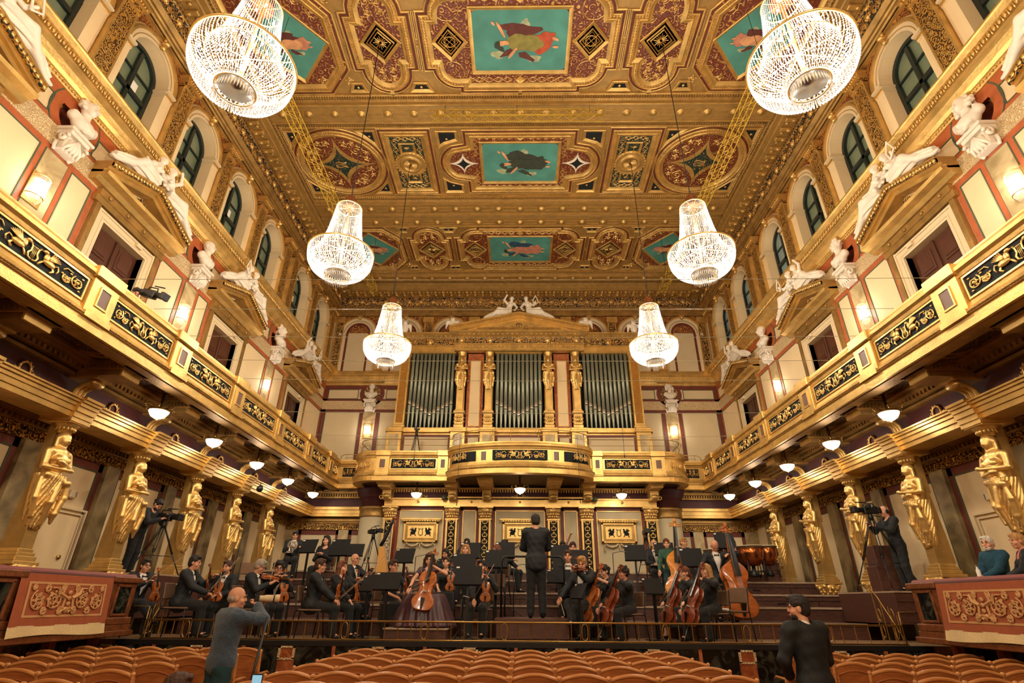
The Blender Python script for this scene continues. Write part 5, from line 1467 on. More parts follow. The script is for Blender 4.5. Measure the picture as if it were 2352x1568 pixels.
# ================================================================ the organ case
YF = 22.3
og = thing('pipe_organ', 'gilded pipe organ case with three towers of grey pipes under a pediment', 'organ')
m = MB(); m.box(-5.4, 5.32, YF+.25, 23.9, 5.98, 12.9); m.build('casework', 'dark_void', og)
m = MB()    # stylobate
m.box(-5.62, 5.62, YF-.1, YF+.3, 5.98, 8.28); m.box(-5.68, 5.68, YF-.28, YF+.3, 8.28, 8.34); m.box(-5.66, 5.66, YF-.24, YF+.3, 8.34, 8.42); m.box(-5.6, 5.6, YF-.18, YF+.3, 8.42, 8.50)
for x in (-5.38, -2.66, -1.40, 1.28, 2.52, 5.26):
    m.box(x-.32, x+.32, YF-.38, YF, 5.98, 8.28, .01); m.box(x-.38, x+.38, YF-.46, YF, 8.26, 8.34, .01); m.box(x-.35, x+.35, YF-.42, YF, 8.34, 8.46, .02)
m.build('plinth', 'gold', og)
m = MB()
for x in (-5.38, -2.66, -1.40, 1.28, 2.52, 5.26): m.box(x-.2, x+.2, YF-.40, YF-.36, 7.0, 8.15)
split_build(m, 'plinth_marble', 'marble_tan', og, (-5.38, -2.66, -1.40, 1.28, 2.52, 5.26), 0)
m = MB(); p2 = MB()
for a, b in ((-5.0, -3.05), (-1.0, .90), (2.9, 4.9), (-2.28, -1.76), (1.66, 2.14)):
    m.box(a-.08, b+.08, YF-.13, YF-.08, 7.0, 8.2); p2.box(a+.04, b-.04, YF-.15, YF-.1, 6.9, 8.08)
XB = (-4, -2.02, -.05, 1.9, 3.9); split_build(m, 'plinth_border', 'maroon', og, XB, 0); split_build(p2, 'plinth_panel', 'cream_dull', og, XB, 0)
# pipes
def pipe_mesh():
    pass
bays = [(-5.02, -2.98, -4.0), (-1.12, 1.0, -.06), (2.84, 4.94, 3.89)]
for bi, (x0, x1, xc) in enumerate(bays):
    n = 11; w = (x1-x0)/n
    for k in range(n):
        x = x0+w*(k+.5); t = 1-abs(k-(n-1)/2)/((n-1)/2); r = w*.43
        zm = 9.62-.52*t; zt = 12.12; zb = 8.52
        m = MB(); y = YF+.02
        m.lathe([(.02, zb), (.035, zb+.03), (r*.98, zm-.12), (r, zm-.05), (r, zm)], 14, (x, y, 0))
        m.lathe([(r*.93, zm+.18), (r*.93, zt)], 14, (x, y, 0)); m.m = 1
        m.lathe([(r, zm), (r*1.03, zm+.01), (r*1.03, zm+.17), (r*.9, zm+.20)], 14, (x, y, 0))
        m.m = 2; m.box(x-r*.62, x+r*.62, y-r*1.03, y-r*.9, zm-.025, zm+.01)
        m.build('organ_pipe', ['pipe', 'pipe_mouth', 'dark_void'], og)
# outer pilasters and jambs
m = MB(); o2 = MB()
for s, x in ((-1, -5.27), (1, 5.18)):
    m.box(x-.22, x+.22, YF-.2, YF+1.7, 8.5, 12.12); m.box(x-.26, x+.26, YF-.24, YF, 8.5, 8.62, .02); m.box(x-.26, x+.26, YF-.26, YF, 11.9, 12.14, .02)
    o2.box(x-.15, x+.15, YF-.215, YF-.19, 8.72, 11.8)
for (a, b) in ((-5.05, -2.95), (-1.15, 1.03), (2.81, 4.97)): m.box(a, b, YF-.12, YF+.2, 12.08, 12.16)
split_build(m, 'outer_pilaster', 'gold', og, (-5.27, -4, 0, 4, 5.18), 0); split_build(o2, 'pilaster_scrolls', 'orn_ochre', og, (-5, 5), 0)
# marble bays between the caryatid columns
m = MB(); p2 = MB(); g2 = MB()
for a, b in ((-2.40, -1.66), (1.54, 2.26)):
    m.box(a, b, YF+.0, YF+.2, 8.5, 12.1); g2.box(a+.13, b-.13, YF-.02, YF, 8.62, 11.75); p2.box(a+.16, b-.16, YF-.03, YF, 8.65, 11.72)
split_build(m, 'bay_surround', 'marble_red', og, (-2, 2), 0); split_build(g2, 'bay_frame', 'gold', og, (-2, 2), 0); split_build(p2, 'bay_panel', 'cream', og, (-2, 2), 0)
for x in (-2.66, -1.40, 1.28, 2.52):
    m = MB(); m.box(x-.22, x+.22, YF-.30, YF+.1, 8.46, 8.62, .02); m.box(x-.20, x+.20, YF-.28, YF+.1, 8.62, 9.12, .02)
    for k in range(14):
        t = pi+pi*(k % 7+.5)/7; zz = 8.78+.16*(k//7); m.ell((x+.2*cos(t), YF-.12+.2*sin(t), zz), (.055, .045, .06), 6, 5)
    m.box(x-.25, x+.25, YF-.34, YF+.1, 9.12, 9.24, .02); m.box(x-.19, x+.19, YF-.28, YF+.1, 9.24, 9.32, .01)
    vs = [(x+a*w, YF-.12-d, z) for z, w, d in ((9.32, .13, .12), (10.6, .17, .15)) for a in (-1, 1)]+[(x+a*w, YF+.1, z) for z, w in ((9.32, .13), (10.6, .17)) for a in (-1, 1)]
    m.add(vs, [(0, 1, 3, 2), (0, 2, 6, 4), (1, 5, 7, 3), (2, 3, 7, 6)], False)
    m.box(x-.18, x+.18, YF-.1, YF+.2, 9.3, 12.1); m.lathe([(.12, 11.84), (.14, 11.9), (.2, 12.02), (.22, 12.08)], 14, (x, YF-.18, 0))
    m.build('herm_column', 'gold', og)
    f = link('herm_figure', CMESH, og); f.location = (x, YF-.24, 10.18); f.scale = (1.12, .95, 1.03)
# entablature and inscription
m = MB()
m.sweep([(0, 12.12), (0, 12.38), (.04, 12.40), (.04, 12.44), (0, 12.44), (0, 12.80), (.05, 12.82), (.12, 12.86), (.20, 12.92), (.26, 12.96), (.26, 13.02), (.02, 13.06)],
        [(-5.55, 23.6), (-5.55, YF-.16), (-3.02, YF-.16), (-3.02, YF-.40), (2.92, YF-.40), (2.92, YF-.16), (5.45, YF-.16), (5.45, 23.6)], side=-1)
m.box(-5.5, 5.4, YF-.1, 23.6, 12.1, 12.14); m.box(-5.5, 5.4, YF-.1, 23.6, 13.0, 13.04)
m.box(-3.0, 2.9, YF-.36, YF, 12.1, 12.14)
m.build('entablature', 'gold', og)
m = MB(); m.box(-5.5, -3.06, YF-.175, YF-.15, 12.46, 12.78); m.box(2.96, 5.4, YF-.175, YF-.15, 12.46, 12.78); m.box(-2.98, 2.88, YF-.415, YF-.39, 12.46, 12.78)
m.build('frieze', 'orn_dark', og)
m = MB()
for k in range(50): m.box(-5.5+k*.222, -5.42+k*.222, YF-(.56 if abs(-5.46+k*.222+.05) < 2.95 else .32), YF-.1, 12.84, 12.90)
for x in (-5.3, -4.2, -2.7, -1.38, -.05, 1.27, 2.6, 4.1, 5.2):
    y = YF-.43 if abs(x) < 3 else YF-.19
    m.ell((x, y, 12.62), (.11, .07, .14), 8, 6)
    for a in range(7): m.ell((x+.12*cos(a*.9), y, 12.62+.14*sin(a*.9)), .04, 6, 4)
m.build('lion_masks', 'gold_bright', og)
def text(body, x, y, z, size, mt_, parent, name, width=None, rx=pi/2, rz=0., depth=.006):
    c = bpy.data.curves.new(name, 'FONT'); c.body = body; c.size = size; c.extrude = depth; c.align_x = 'CENTER'; c.align_y = 'CENTER'
    t = bpy.data.objects.new(name, c); COL.objects.link(t); bpy.context.view_layer.update()
    me = bpy.data.meshes.new_from_object(t.evaluated_get(bpy.context.evaluated_depsgraph_get())); bpy.data.objects.remove(t)
    me.materials.clear(); me.materials.append(MATS[mt_])
    o = link(name, me, parent); o.location = (x, y, z); o.rotation_euler = (rx, 0, rz)
    xs = [v.co.x for v in me.vertices]; w = max(xs)-min(xs)
    if width: o.scale = (width/w, 1, 1)
    return o
text('GESELLSCHAFT DER MUSIKFREUNDE', -.05, YF-.405, 12.26, .23, 'gold_old', og, 'inscription', 5.3)
# pediment
m = MB(); A = (-3.3, 3.2); zb, za = 13.04, 14.0; cx = -.05
m.prism([(A[0]+.25, zb), (A[1]-.25, zb), (cx, za-.18)], YF-.36, YF+.6, lambda u, v, t: (u, t, v))
for (a, b, d) in ((0, .09, .46), (.09, .15, .54), (.15, .25, .66)):
    for x0, x1 in ((A[0], cx), (A[1], cx)):
        m.prism([(x0, zb-.02+a), (x1, za-.25+a), (x1, za-.25+b), (x0, zb-.02+b)], YF-d, YF+.6, lambda u, v, t: (u, t, v))
m.build('pediment', 'gold', og)
m = MB()
for s in (-1, 1):
    for k in range(30):
        t = (k+.5)/30; m.ell((cx+s*3.2*(1-t), YF-.58, zb+.10+(za-.25-zb)*t), (.035, .03, .045), 5, 4)
m.build('pediment_beads', 'gold_bright', og)
m = MB(); m.smooth = True; m.box(-2.0, 1.9, YF-.375, YF-.36, 13.10, 13.30)
for s in (-1, 1):
    for x, r in ((.35, .14), (.72, .11), (1.05, .08), (1.35, .06)):
        m.tube([(cx+s*u, YF-.38, 13.24+v-(x*.02)) for u, v in spiral(x, 0, r, 1.4, 1., 1, 14)], .018, 5)
    m.ell((cx+s*.06, YF-.39, 13.42), (.08, .03, .12), 6, 5)
m.build('tympanum_scrolls', 'gold_old', og)
recline(-.62, YF-.1, 14.02, 0, 0, True, 'white reclining flute player on the organ pediment, left of the apex', 1.12)
recline(.52, YF-.1, 14.02, 0, 1, False, 'white reclining harp player on the organ pediment, right of the apex', 1.12)
# owl-like white acroteria
S_ = SDF(.03); S_.ell((0, 0, .28), (.16, .13, .26)); S_.ell((0, -.03, .56), (.11, .11, .11)); S_.cap((0, -.12, .55), (0, -.16, .5), .02, .01)
for s in (-1, 1): S_.chain([(s*.1, 0, .44), (s*.24, .0, .42), (s*.30, 0, .1)], [.07, .09, .03]); S_.ell((s*.07, -.02, .66), (.03, .03, .05)); S_.cap((s*.06, -.06, .06), (s*.06, -.1, 0), .04)
V, F = S_.mesh(.016); b_ = npmesh('winged_figure', V, F, 'plaster_white'); OWL = b_.data; bpy.data.objects.remove(b_)
for x, l in ((-3.2, 'at the left corner of the organ pediment'), (3.1, 'at the right corner of the organ pediment'), (-5.45, 'at the far left end of the organ cornice, beside the chandelier'), (5.35, 'at the far right end of the organ cornice, beside the chandelier')):
    r_ = thing('winged_statue', 'white winged bird statue '+l, 'statue', (x, YF-.2, 13.04 if abs(x) > 4 else 13.22), 0, 'winged corner statues of the organ'); link('winged_figure', OWL, r_)
# ================================================================ chandeliers
def crystal_chain(m, P, r, n):
    """string of small faceted drops along the path"""
    P = [Vector(p) for p in P]; L = [0]
    for i in range(1, len(P)): L.append(L[-1]+(P[i]-P[i-1]).length)
    for k in range(n):
        d = L[-1]*(k+.5)/n; i = max(1, min(len(P)-1, next((j for j in range(1, len(P)) if L[j] >= d), len(P)-1)))
        t = (d-L[i-1])/max(1e-6, L[i]-L[i-1]); q = P[i-1].lerp(P[i], t); u = (P[i]-P[i-1]).normalized(); h = L[-1]/n*.46
        a = u.cross(Vector((q.y, -q.x, .01)).normalized() if abs(u.z) > .3 else Vector((0, 0, 1)))
        a = a.normalized() if a.length > 1e-5 else Vector((1, 0, 0)); b = u.cross(a)
        m.add([q-u*h, q+a*r, q+b*r*.6, q-a*r, q-b*r*.6, q+u*h], [(0, 1, 2), (0, 2, 3), (0, 3, 4), (0, 4, 1), (5, 2, 1), (5, 3, 2), (5, 4, 3), (5, 1, 4)], False)
def make_chandelier():
    root = thing('chandelier', 'x', 'chandelier', (0, 0, 0), 0, 'crystal chandeliers')   # origin at the ring centre
    m = MB(); N = 64
    up = [(.30, 1.34), (.335, 1.0), (.39, .6), (.46, .25), (.55, .04)]
    for k in range(N):
        t = 2*pi*k/N; crystal_chain(m, [(r*cos(t), r*sin(t), z) for r, z in up], .0105, 32)
    m.build('upper_crystal_cone', 'crystal', root)
    m = MB(); dn = [(.735, -.02), (.74, -.14), (.71, -.30), (.62, -.46), (.48, -.57), (.34, -.62), (.29, -.60)]
    for k in range(84):
        t = 2*pi*k/84; crystal_chain(m, [(r*cos(t), r*sin(t), z) for r, z in dn], .0135, 20)
    dn2 = [(.66, -.04), (.60, -.22), (.46, -.38), (.31, -.46)]
    for k in range(40):
        t = 2*pi*(k+.5)/40; crystal_chain(m, [(r*cos(t), r*sin(t), z) for r, z in dn2], .013, 10)
    m.build('crystal_basket', 'crystal', root)
    m = MB()
    for k in range(42):
        t = 2*pi*k/42; c, s_ = cos(t), sin(t)
        m.add([(.27*c, .27*s_, -.62), (.27*c-.014*s_, .27*s_+.014*c, -.68), (.28*c, .28*s_, -.80), (.27*c+.014*s_, .27*s_-.014*c, -.68), (.25*c, .25*s_, -.68)], [(0, 1, 4), (0, 4, 3), (1, 2, 4), (4, 2, 3), (0, 3, 1), (1, 3, 2)], False)
    m.build('hanging_drops', 'crystal', root)
    m = MB()
    for r, z, q in ((.75, 0, .022), (.285, -.60, .012), (.30, 1.34, .014), (.56, .02, .01)): m.tube([(r*cos(2*pi*k/40), r*sin(2*pi*k/40), z) for k in range(40)], q, 6, closed=True, flat=1.)
    for k in range(8): t = 2*pi*k/8; m.cyl((.02*cos(t), .02*sin(t), .1), (.74*cos(t), .74*sin(t), 0), .008, n=4); m.cyl((.02*cos(t), .02*sin(t), 1.34), (.3*cos(t), .3*sin(t), 1.34), .006, n=4)
    m.cyl((0, 0, -.3), (0, 0, 1.4), .025, n=8)
    m.build('brass_rings', 'gold_bright', root)
    m = MB(); m.lathe([(.17, 1.36), (.15, 1.40), (.13, 1.62), (.09, 1.70), (.07, 1.72), (0, 1.76)], 20)
    for k in range(20): t = 2*pi*k/20; m.cyl((.155*cos(t), .155*sin(t), 1.38), (.125*cos(t), .125*sin(t), 1.64), .01, n=4)
    m.build('canopy_cap', 'box_wood', root)
    bl = None
    for r, z, n in ((.60, -.10, 14), (.44, -.30, 9), (.36, .25, 6), (.30, .62, 5), (.24, .95, 5), (.2, 1.22, 4)):
        for k in range(n):
            t = 2*pi*(k+.37*(n % 5))/n
            if bl is None: m = MB(); m.ell((0, 0, 0), (.017, .017, .026), 6, 4); bl = o = m.build('light_bulb', 'lamp_bulb', root)
            else: o = link('light_bulb', bl.data, root)
            o.location = (r*cos(t), r*sin(t), z)
    m = MB(); m.lathe([(.26, -.56), (.20, -.50), (.0, -.47)], 20); m.build('base_disc', 'steel', root)
    m = MB(); m.cyl((0, 0, 1.74), (0, 0, ZC-9.1), .012, n=5); m.build('cable', 'cable', root)
    return root
ch0 = make_chandelier(); ZR = 9.1
CHL = []
for s in (-1, 1):
    for y, l in ((5.32, 'largest in view, upper %s corner, nearest the viewer'), (10.22, 'middle of the three on the %s'), (15.1, 'smallest in view, hanging %s of the organ front'), (.4, 'behind the viewer on the %s, nearer one'), (-4.5, 'behind the viewer on the %s, farther one')):
        lab = 'lit crystal chandelier with a brass ring, '+l % ('left' if s < 0 else 'right')
        if not CHL: o = ch0; o.location = (s*4.22, y, ZR); o['label'] = lab
        else: o = dup(ch0, (s*4.22, y, ZR), 0, lab)
        CHL.append(o)
# ---- wall sconces: half-round crystal shade
def make_sconce():
    root = thing('wall_sconce', 'x', 'wall lamp', (0, 0, 0), 0, 'crystal wall sconces')
    m = MB(); m.box(-.2, .2, -.02, 0, -.35, .35, .01); m.build('back_plate', 'gold_bright', root)
    m = MB(); 
    for z in (.28, -.18): m.tube([(.17*cos(pi+pi*k/14), .17*sin(pi+pi*k/14), z) for k in range(15)], .012, 5)
    m.build('gilt_rims', 'gold_bright', root)
    m = MB()
    for k in range(26):
        t = pi+pi*(k+.5)/26; crystal_chain(m, [(.165*cos(t), .165*sin(t), .28), (.165*cos(t), .165*sin(t), -.18)], .009, 12)
        crystal_chain(m, [(.165*cos(t), .165*sin(t), -.18), (.09*cos(t), .09*sin(t), -.34)], .009, 5)
    m.build('crystal_strings', 'crystal', root)
    m = MB(); m.lathe([(.11, -.16), (.12, 0), (.11, .22)], 12, (0, -.0, 0), a0=pi, a1=2*pi); m.build('glowing_shade', 'shade_glow', root)
    return root
sc0 = make_sconce(); SCN = []; n_ = 0
SL = ['nearest the viewer', 'second from the viewer', 'third from the viewer']
for s in (-1, 1):
    for i, y in enumerate((7.85, 12.85, 18.3)):
        SCN.append((s*W, y, 8.92, pi/2 if s < 0 else -pi/2, 'lit crystal wall sconce on a marble strip, %s wall, %s' % ('left' if s < 0 else 'right', SL[i])))
    SCN.append((s*7.18, YB-.03, 8.92, 0, 'lit crystal wall sconce on the end wall, %s of the organ' % ('left' if s < 0 else 'right')))
for i, (x, y, z, rz, lab) in enumerate(SCN):
    if i == 0: sc0.location = (x+.03, y, z); sc0.rotation_euler = (0, 0, rz); sc0['label'] = lab
    else: dup(sc0, (x, y, z), rz, lab)
# ---- bowl lights under the balconies
def make_bowl():
    root = thing('bowl_light', 'x', 'ceiling light', (0, 0, 0), 0, 'glass bowl lights below the balconies')
    m = MB(); m.lathe([(.0, -.17), (.06, -.165), (.14, -.12), (.19, -.04), (.20, 0)], 20); m.build('glass_bowl', 'shade_glow', root)
    m = MB(); m.lathe([(.20, 0), (.215, .01), (.20, .03), (.08, .05), (.03, .08), (.03, .42)], 20)
    for k in range(6):
        t = pi/3*k; m.tube([(.12*cos(t), .12*sin(t), .05), (.24*cos(t), .24*sin(t), .12), (.32*cos(t), .32*sin(t), .08), (.28*cos(t), .28*sin(t), .04)], .012, 5)
    m.lathe([(.02, -.2), (.03, -.18), (.0, -.17)], 8); m.build('brass_mount', 'brass', root)
    return root
b0 = make_bowl(); BW = []
BO = ['nearest the viewer', 'second from the viewer', 'third from the viewer', 'fourth from the viewer', 'farthest back in the corner']
for s in (-1, 1):
    for i, y in enumerate((11.05, 13.4, 15.9, 18.3, 20.75)): BW.append((s*7.97, y, 5.46, 'lit glass bowl light under the %s balcony, %s' % ('left' if s < 0 else 'right', BO[i])))
for x, l in ((-3.95, 'left of the middle'), (0, 'in the middle, above the conductor'), (3.85, 'right of the middle')): BW.append((x, 20.6 if x else 19.6, 5.44, 'lit glass bowl light under the organ balcony, '+l))
for i, (x, y, z, lab) in enumerate(BW):
    if i == 0: b0.location = (x, y, z); b0['label'] = lab
    else: dup(b0, (x, y, z), 0, lab)
# ---- yellow lighting trusses below the ceiling
def truss(lab, a, b, w=.30):
    root = thing('lighting_truss', lab, 'truss', (0, 0, 0), 0, 'yellow lattice trusses')
    a = Vector(a); b = Vector(b); d = (b-a).normalized(); u = Vector((0, 0, 1)); r = d.cross(u).normalized(); L = (b-a).length
    cor = [r*w/2+u*w/2, -r*w/2+u*w/2, -r*w/2-u*w/2, r*w/2-u*w/2]
    m = MB()
    for c in cor: m.cyl(a+c, b+c, .013, n=5)
    m.build('chords', 'truss', root)
    m = MB(); n = int(L/w)
    for k in range(n):
        p = a+d*(L*k/n); q = a+d*(L*(k+1)/n)
        for i in range(4):
            c0_, c1_ = cor[i], cor[(i+1) % 4]
            m.cyl(p+c0_, q+c1_, .007, n=4) if k % 2 else m.cyl(p+c1_, q+c0_, .007, n=4)
            if k % 2: m.cyl(p+c0_, p+c1_, .007, n=4)
    m.build('lattice', 'truss', root)
    for q in (.08, .5, .92):
        p = a+d*L*q; m = MB(); m.cyl(p+u*w/2, (p.x, p.y, ZC-.1), .008, n=4); m.build('suspension_cable', 'cable', root)
truss('yellow lattice truss running back along the left side, behind the near left chandelier', (-6.62, 8.4, 14.4), (-6.62, 20.6, 14.4))
truss('yellow lattice truss running back along the right side, behind the near right chandelier', (6.42, 8.4, 14.4), (6.42, 20.6, 14.4))
truss('yellow lattice truss lying across the hall against the ceiling beam', (-2.95, 12.3, 16.1), (2.75, 12.3, 16.1), .26)
# ---- thin wires strung across the hall
def wire(name, lab, P, r=.008, mt_='cable_light', grp=None):
    m = MB(); m.tube(P, r, 4); o = m.build(name, mt_); tag(o, lab, 'cable', grp); return o
def sag(a, b, s_, n=14): return [(a[0]+(b[0]-a[0])*i/n, a[1]+(b[1]-a[1])*i/n, a[2]+(b[2]-a[2])*i/n-s_*4*(i/n)*(1-i/n)) for i in range(n+1)]
for k, (y, z, s_) in enumerate(((8.1, 7.0, .03), (9.2, 7.0, .02), (10.4, 7.0, .05), (11.7, 7.0, .03), (12.9, 7.0, .06), (15.6, 7.0, .04), (18.1, 7.0, .1))):
    wire('suspension_wire', 'thin grey wire strung across the hall between the balcony rails, %s counting from the viewer' % ORD[k], sag((-7.4, y, z), (7.4, y, z), s_), .006, 'cable_light', 'wires strung between the balconies')
for x, y, z0, z1, l in ((-3.15, 15.6, 5.6, 7.0, 'left of the organ front'), (3.1, 15.6, 5.7, 7.0, 'right of the organ front'), (-6.1, 15.6, 5.0, 7.0, 'near the left balcony'), (-2.1, 18.1, 4.7, 7., 'over the narrow left bay'), (2.0, 18.1, 4.8, 7., 'over the narrow right bay')):
    m = MB(); m.cyl((x, y, z1), (x, y, z0), .006, n=4); o = m.build('microphone_cable', 'cable'); tag(o, 'thin black microphone cable hanging down '+l, 'cable', 'hanging microphone cables')
    m = MB(); m.cyl((0, 0, 0), (0, 0, -.10), .014, n=8); m.build('microphone', 'black', o, (x, y, z0))
# ---- lights
EXPO = -.62
def plight(x, y, z, e, col=(1, .89, .73), r=.3, name='lamp_light', parent=None):
    l = bpy.data.lights.new(name, 'POINT'); l.energy = e; l.color = col; l.shadow_soft_size = r
    o = bpy.data.objects.new(name, l); COL.objects.link(o); o.location = (x, y, z)
    if parent is not None: o.parent = parent
    return o
for o in CHL: plight(0, 0, -.2, 900, r=.2, parent=o); plight(0, 0, .7, 260, r=.12, parent=o)
for x, y, z, rz, lab in SCN: plight(x+.3*(0 if rz == 0 else (1 if rz > 0 else -1)), y-(.3 if rz == 0 else 0), z, 34, (1, .9, .8), .08)
for x, y, z, lab in BW: plight(x, y, z-.26, 22, (1, .93, .86), .1)
# ================================================================ stage, steps, rail
STEP = [(11.0, 1.08), (12.7, 1.38), (14.3, 1.68), (15.9, 1.98), (17.4, 2.34), (18.9, 2.64)]
def stage_z(y):
    z = STEP[0][1]
    for a, b in STEP:
        if y >= a-.001: z = b
    return z
st = thing('stage', 'tiered dark brown wooden concert stage behind a low brass rail', 'stage')
m = MB(); m.box(-9.45, 9.45, 11.02, 12.7, .2, 1.08); m.build('stage_floor', 'stage_floor', st)
for i in range(1, 6):
    m = MB(); e = MB(); ln = MB(); hd = MB()
    tr_ = thing('stage_step', 'dark brown wooden orchestra step spanning the stage, %s step up from the front' % ORD[i-1], 'step', (0, 0, 0), 0, 'orchestra steps')
    y0, z = STEP[i]; y1 = STEP[i+1][0] if i < 5 else 21.7; w = 8.9 if i > 1 else 7.3
    m.box(-w, w, y0, y1, .5, z-.03); e.box(-w, w, y0-.03, y0+.05, z-.045, z); m.box(-w, w, y0+.05, y1, z-.03, z)
    if i in (3, 4):
        for x in range(-8, 9, 2): ln.box(x-.01, x+.01, y0-.006, y0, STEP[i-1][1]+.02, z-.16)
        ln.box(-w, w, y0-.006, y0, z-.17, z-.155)
        for x in range(-7, 9, 2): hd.box(x-.11, x+.11, y0-.012, y0, z-.25, z-.21)
    m.build('riser', 'stage_wood', tr_); e.build('worn_edge', 'stage_edge', tr_)
    if ln.v: ln.build('panel_joints', 'black', tr_); split_build(hd, 'drawer_slot', 'black', tr_, list(range(-7, 9, 2)), 0)
m = MB(); m.box(-7.35, 7.35, 10.94, 11.06, 1.0, 1.08); m.build('front_lip', 'black', st)
m = MB(); m.box(-7.35, 7.35, 10.96, 11.0, 0, 1.0); m.box(-7.35, 7.35, 10.94, 11.0, 0, .10); m.build('front_panels', 'marble_black', st)
a = MB(); b = MB()
for k in range(-4, 5):
    x = k*1.64-.9
    a.box(x-.14, x+.14, 10.90, 11.0, 0, 1.0); a.box(x+.80, x+.86, 10.93, 11.0, 0, 1.0)
    for q in ((-.15, -.11, .80, 1.0), (.11, .15, .80, 1.0), (-.15, .15, .97, 1.0), (-.15, .15, .79, .82)): b.box(x+q[0], x+q[1], 10.885, 10.91, q[2], q[3])
XF = [k*1.64-.9 for k in range(-4, 5)]; split_build(a, 'front_pilaster', 'marble_red', st, sorted(XF+[x+.83 for x in XF]), 0); split_build(b, 'pilaster_cap', 'orn_garland', st, XF, 0)
rl = thing('stage_rail', 'low brass rail with oval rings along the stage front', 'railing')
m = MB(); m.cyl((-6.95, 11.02, 1.40), (6.95, 11.02, 1.40), .017, n=6); m.cyl((-6.95, 11.02, 1.10), (6.95, 11.02, 1.10), .014, n=6); m.build('rails', 'brass', rl)
x = -6.9; k = 0; m = MB()
while x < 6.95:
    if k % 6 == 3:
        m.tube([(x+.055*cos(2*pi*q/16), 11.02, 1.25+(.10 if sin(2*pi*q/16) > 0 else -.10)*(abs(sin(2*pi*q/16))**.5)+.035*sin(2*pi*q/16)) for q in range(16)], .010, 5, closed=True)
        m.cyl((x-.08, 11.02, 1.1), (x-.08, 11.02, 1.4), .008, n=4); m.cyl((x+.08, 11.02, 1.1), (x+.08, 11.02, 1.4), .008, n=4)
    else: m.cyl((x, 11.02, 1.1), (x, 11.02, 1.4), .0095, n=4)
    x += .245; k += 1
m.build('bars_and_ovals', 'brass', rl)
for s in (-1, 1):
    g = thing('stage_gate', 'tall brass gate with oval rings at the %s end of the stage beside the box' % ('left' if s < 0 else 'right'), 'gate', (0, 0, 0), 0, 'brass stage gates')
    m = MB(); m.tube([(s*6.95, 11.02, 1.08), (s*6.95, 11.02, 1.62), (s*7.25, 11.02, 1.62)], .011, 5); m.build('gate_frame', 'brass', g)
    m = MB(); m.tube([(s*7.0, 11.05, 1.08), (s*6.98, 11.6, 1.9), (s*7.02, 11.9, 2.1), (s*7.1, 12.3, 2.1)], .012, 5)
    for q in (11.2, 11.4, 11.6, 11.8):
        m.cyl((s*7.02, q, 1.1), (s*7.02, q, 1.5+(q-11.1)*.7), .009, n=4)
        for zz in ((1.28, 1.56) if q in (11.2, 11.6) else ()): m.tube([(s*7.02, q+.12+.05*cos(2*pi*t/10), zz+.11*sin(2*pi*t/10)) for t in range(10)], .008, 4, closed=True)
    m.build('gate_bars', 'brass', g)
pd = thing('conductor_podium', 'brown wooden conductor podium with a black guard rail', 'podium')
m = MB(); m.box(-.47, .97, 11.75, 13.0, 1.09, 1.40, .01); m.box(-.50, 1.0, 11.72, 13.03, 1.37, 1.45, .01); m.build('box', 'stage_wood', pd)
m = MB(); m.tube([(-.40, 12.55, 1.45), (-.40, 12.55, 2.55), (-.36, 12.55, 2.62), (-.3, 12.55, 2.64), (.86, 12.55, 2.64), (.92, 12.55, 2.62), (.96, 12.55, 2.55), (.96, 12.55, 1.45)], .022, 8); m.build('guard_rail', 'black', pd)
pc = thing('soloist_podium', 'low brown wooden platform under the cellist in the plum gown', 'podium')
m = MB(); m.box(-2.55, -1.38, 11.25, 12.5, 1.08, 1.27, .01); m.build('box', 'stage_wood', pc); m = MB(); m.box(-2.57, -1.36, 11.23, 12.52, 1.255, 1.285, .005); m.build('top_board', 'stage_edge', pc)
for s, x0, x1, y0, z, sd in ((-1, -9.4, -7.9, 12.05, 2.24, 'left'), (1, 7.7, 9.4, 12.15, 2.0, 'right')):
    t_ = thing('camera_platform', 'dark brown wooden platform under the tripod camera on the %s' % sd, 'platform', (0, 0, 0), 0, 'camera platforms')
    m = MB(); m.box(x0, x1, y0, 14.28, 1.39, z-.03); [m.box(x0, x1, y0-.02, y0, q, q+.02) for q in (1.6, 1.8)]; m.build('platform_box', 'stage_wood', t_); m = MB(); m.box(x0, x1, y0-.02, 14.28, z-.03, z); m.build('platform_top', 'stage_edge', t_)
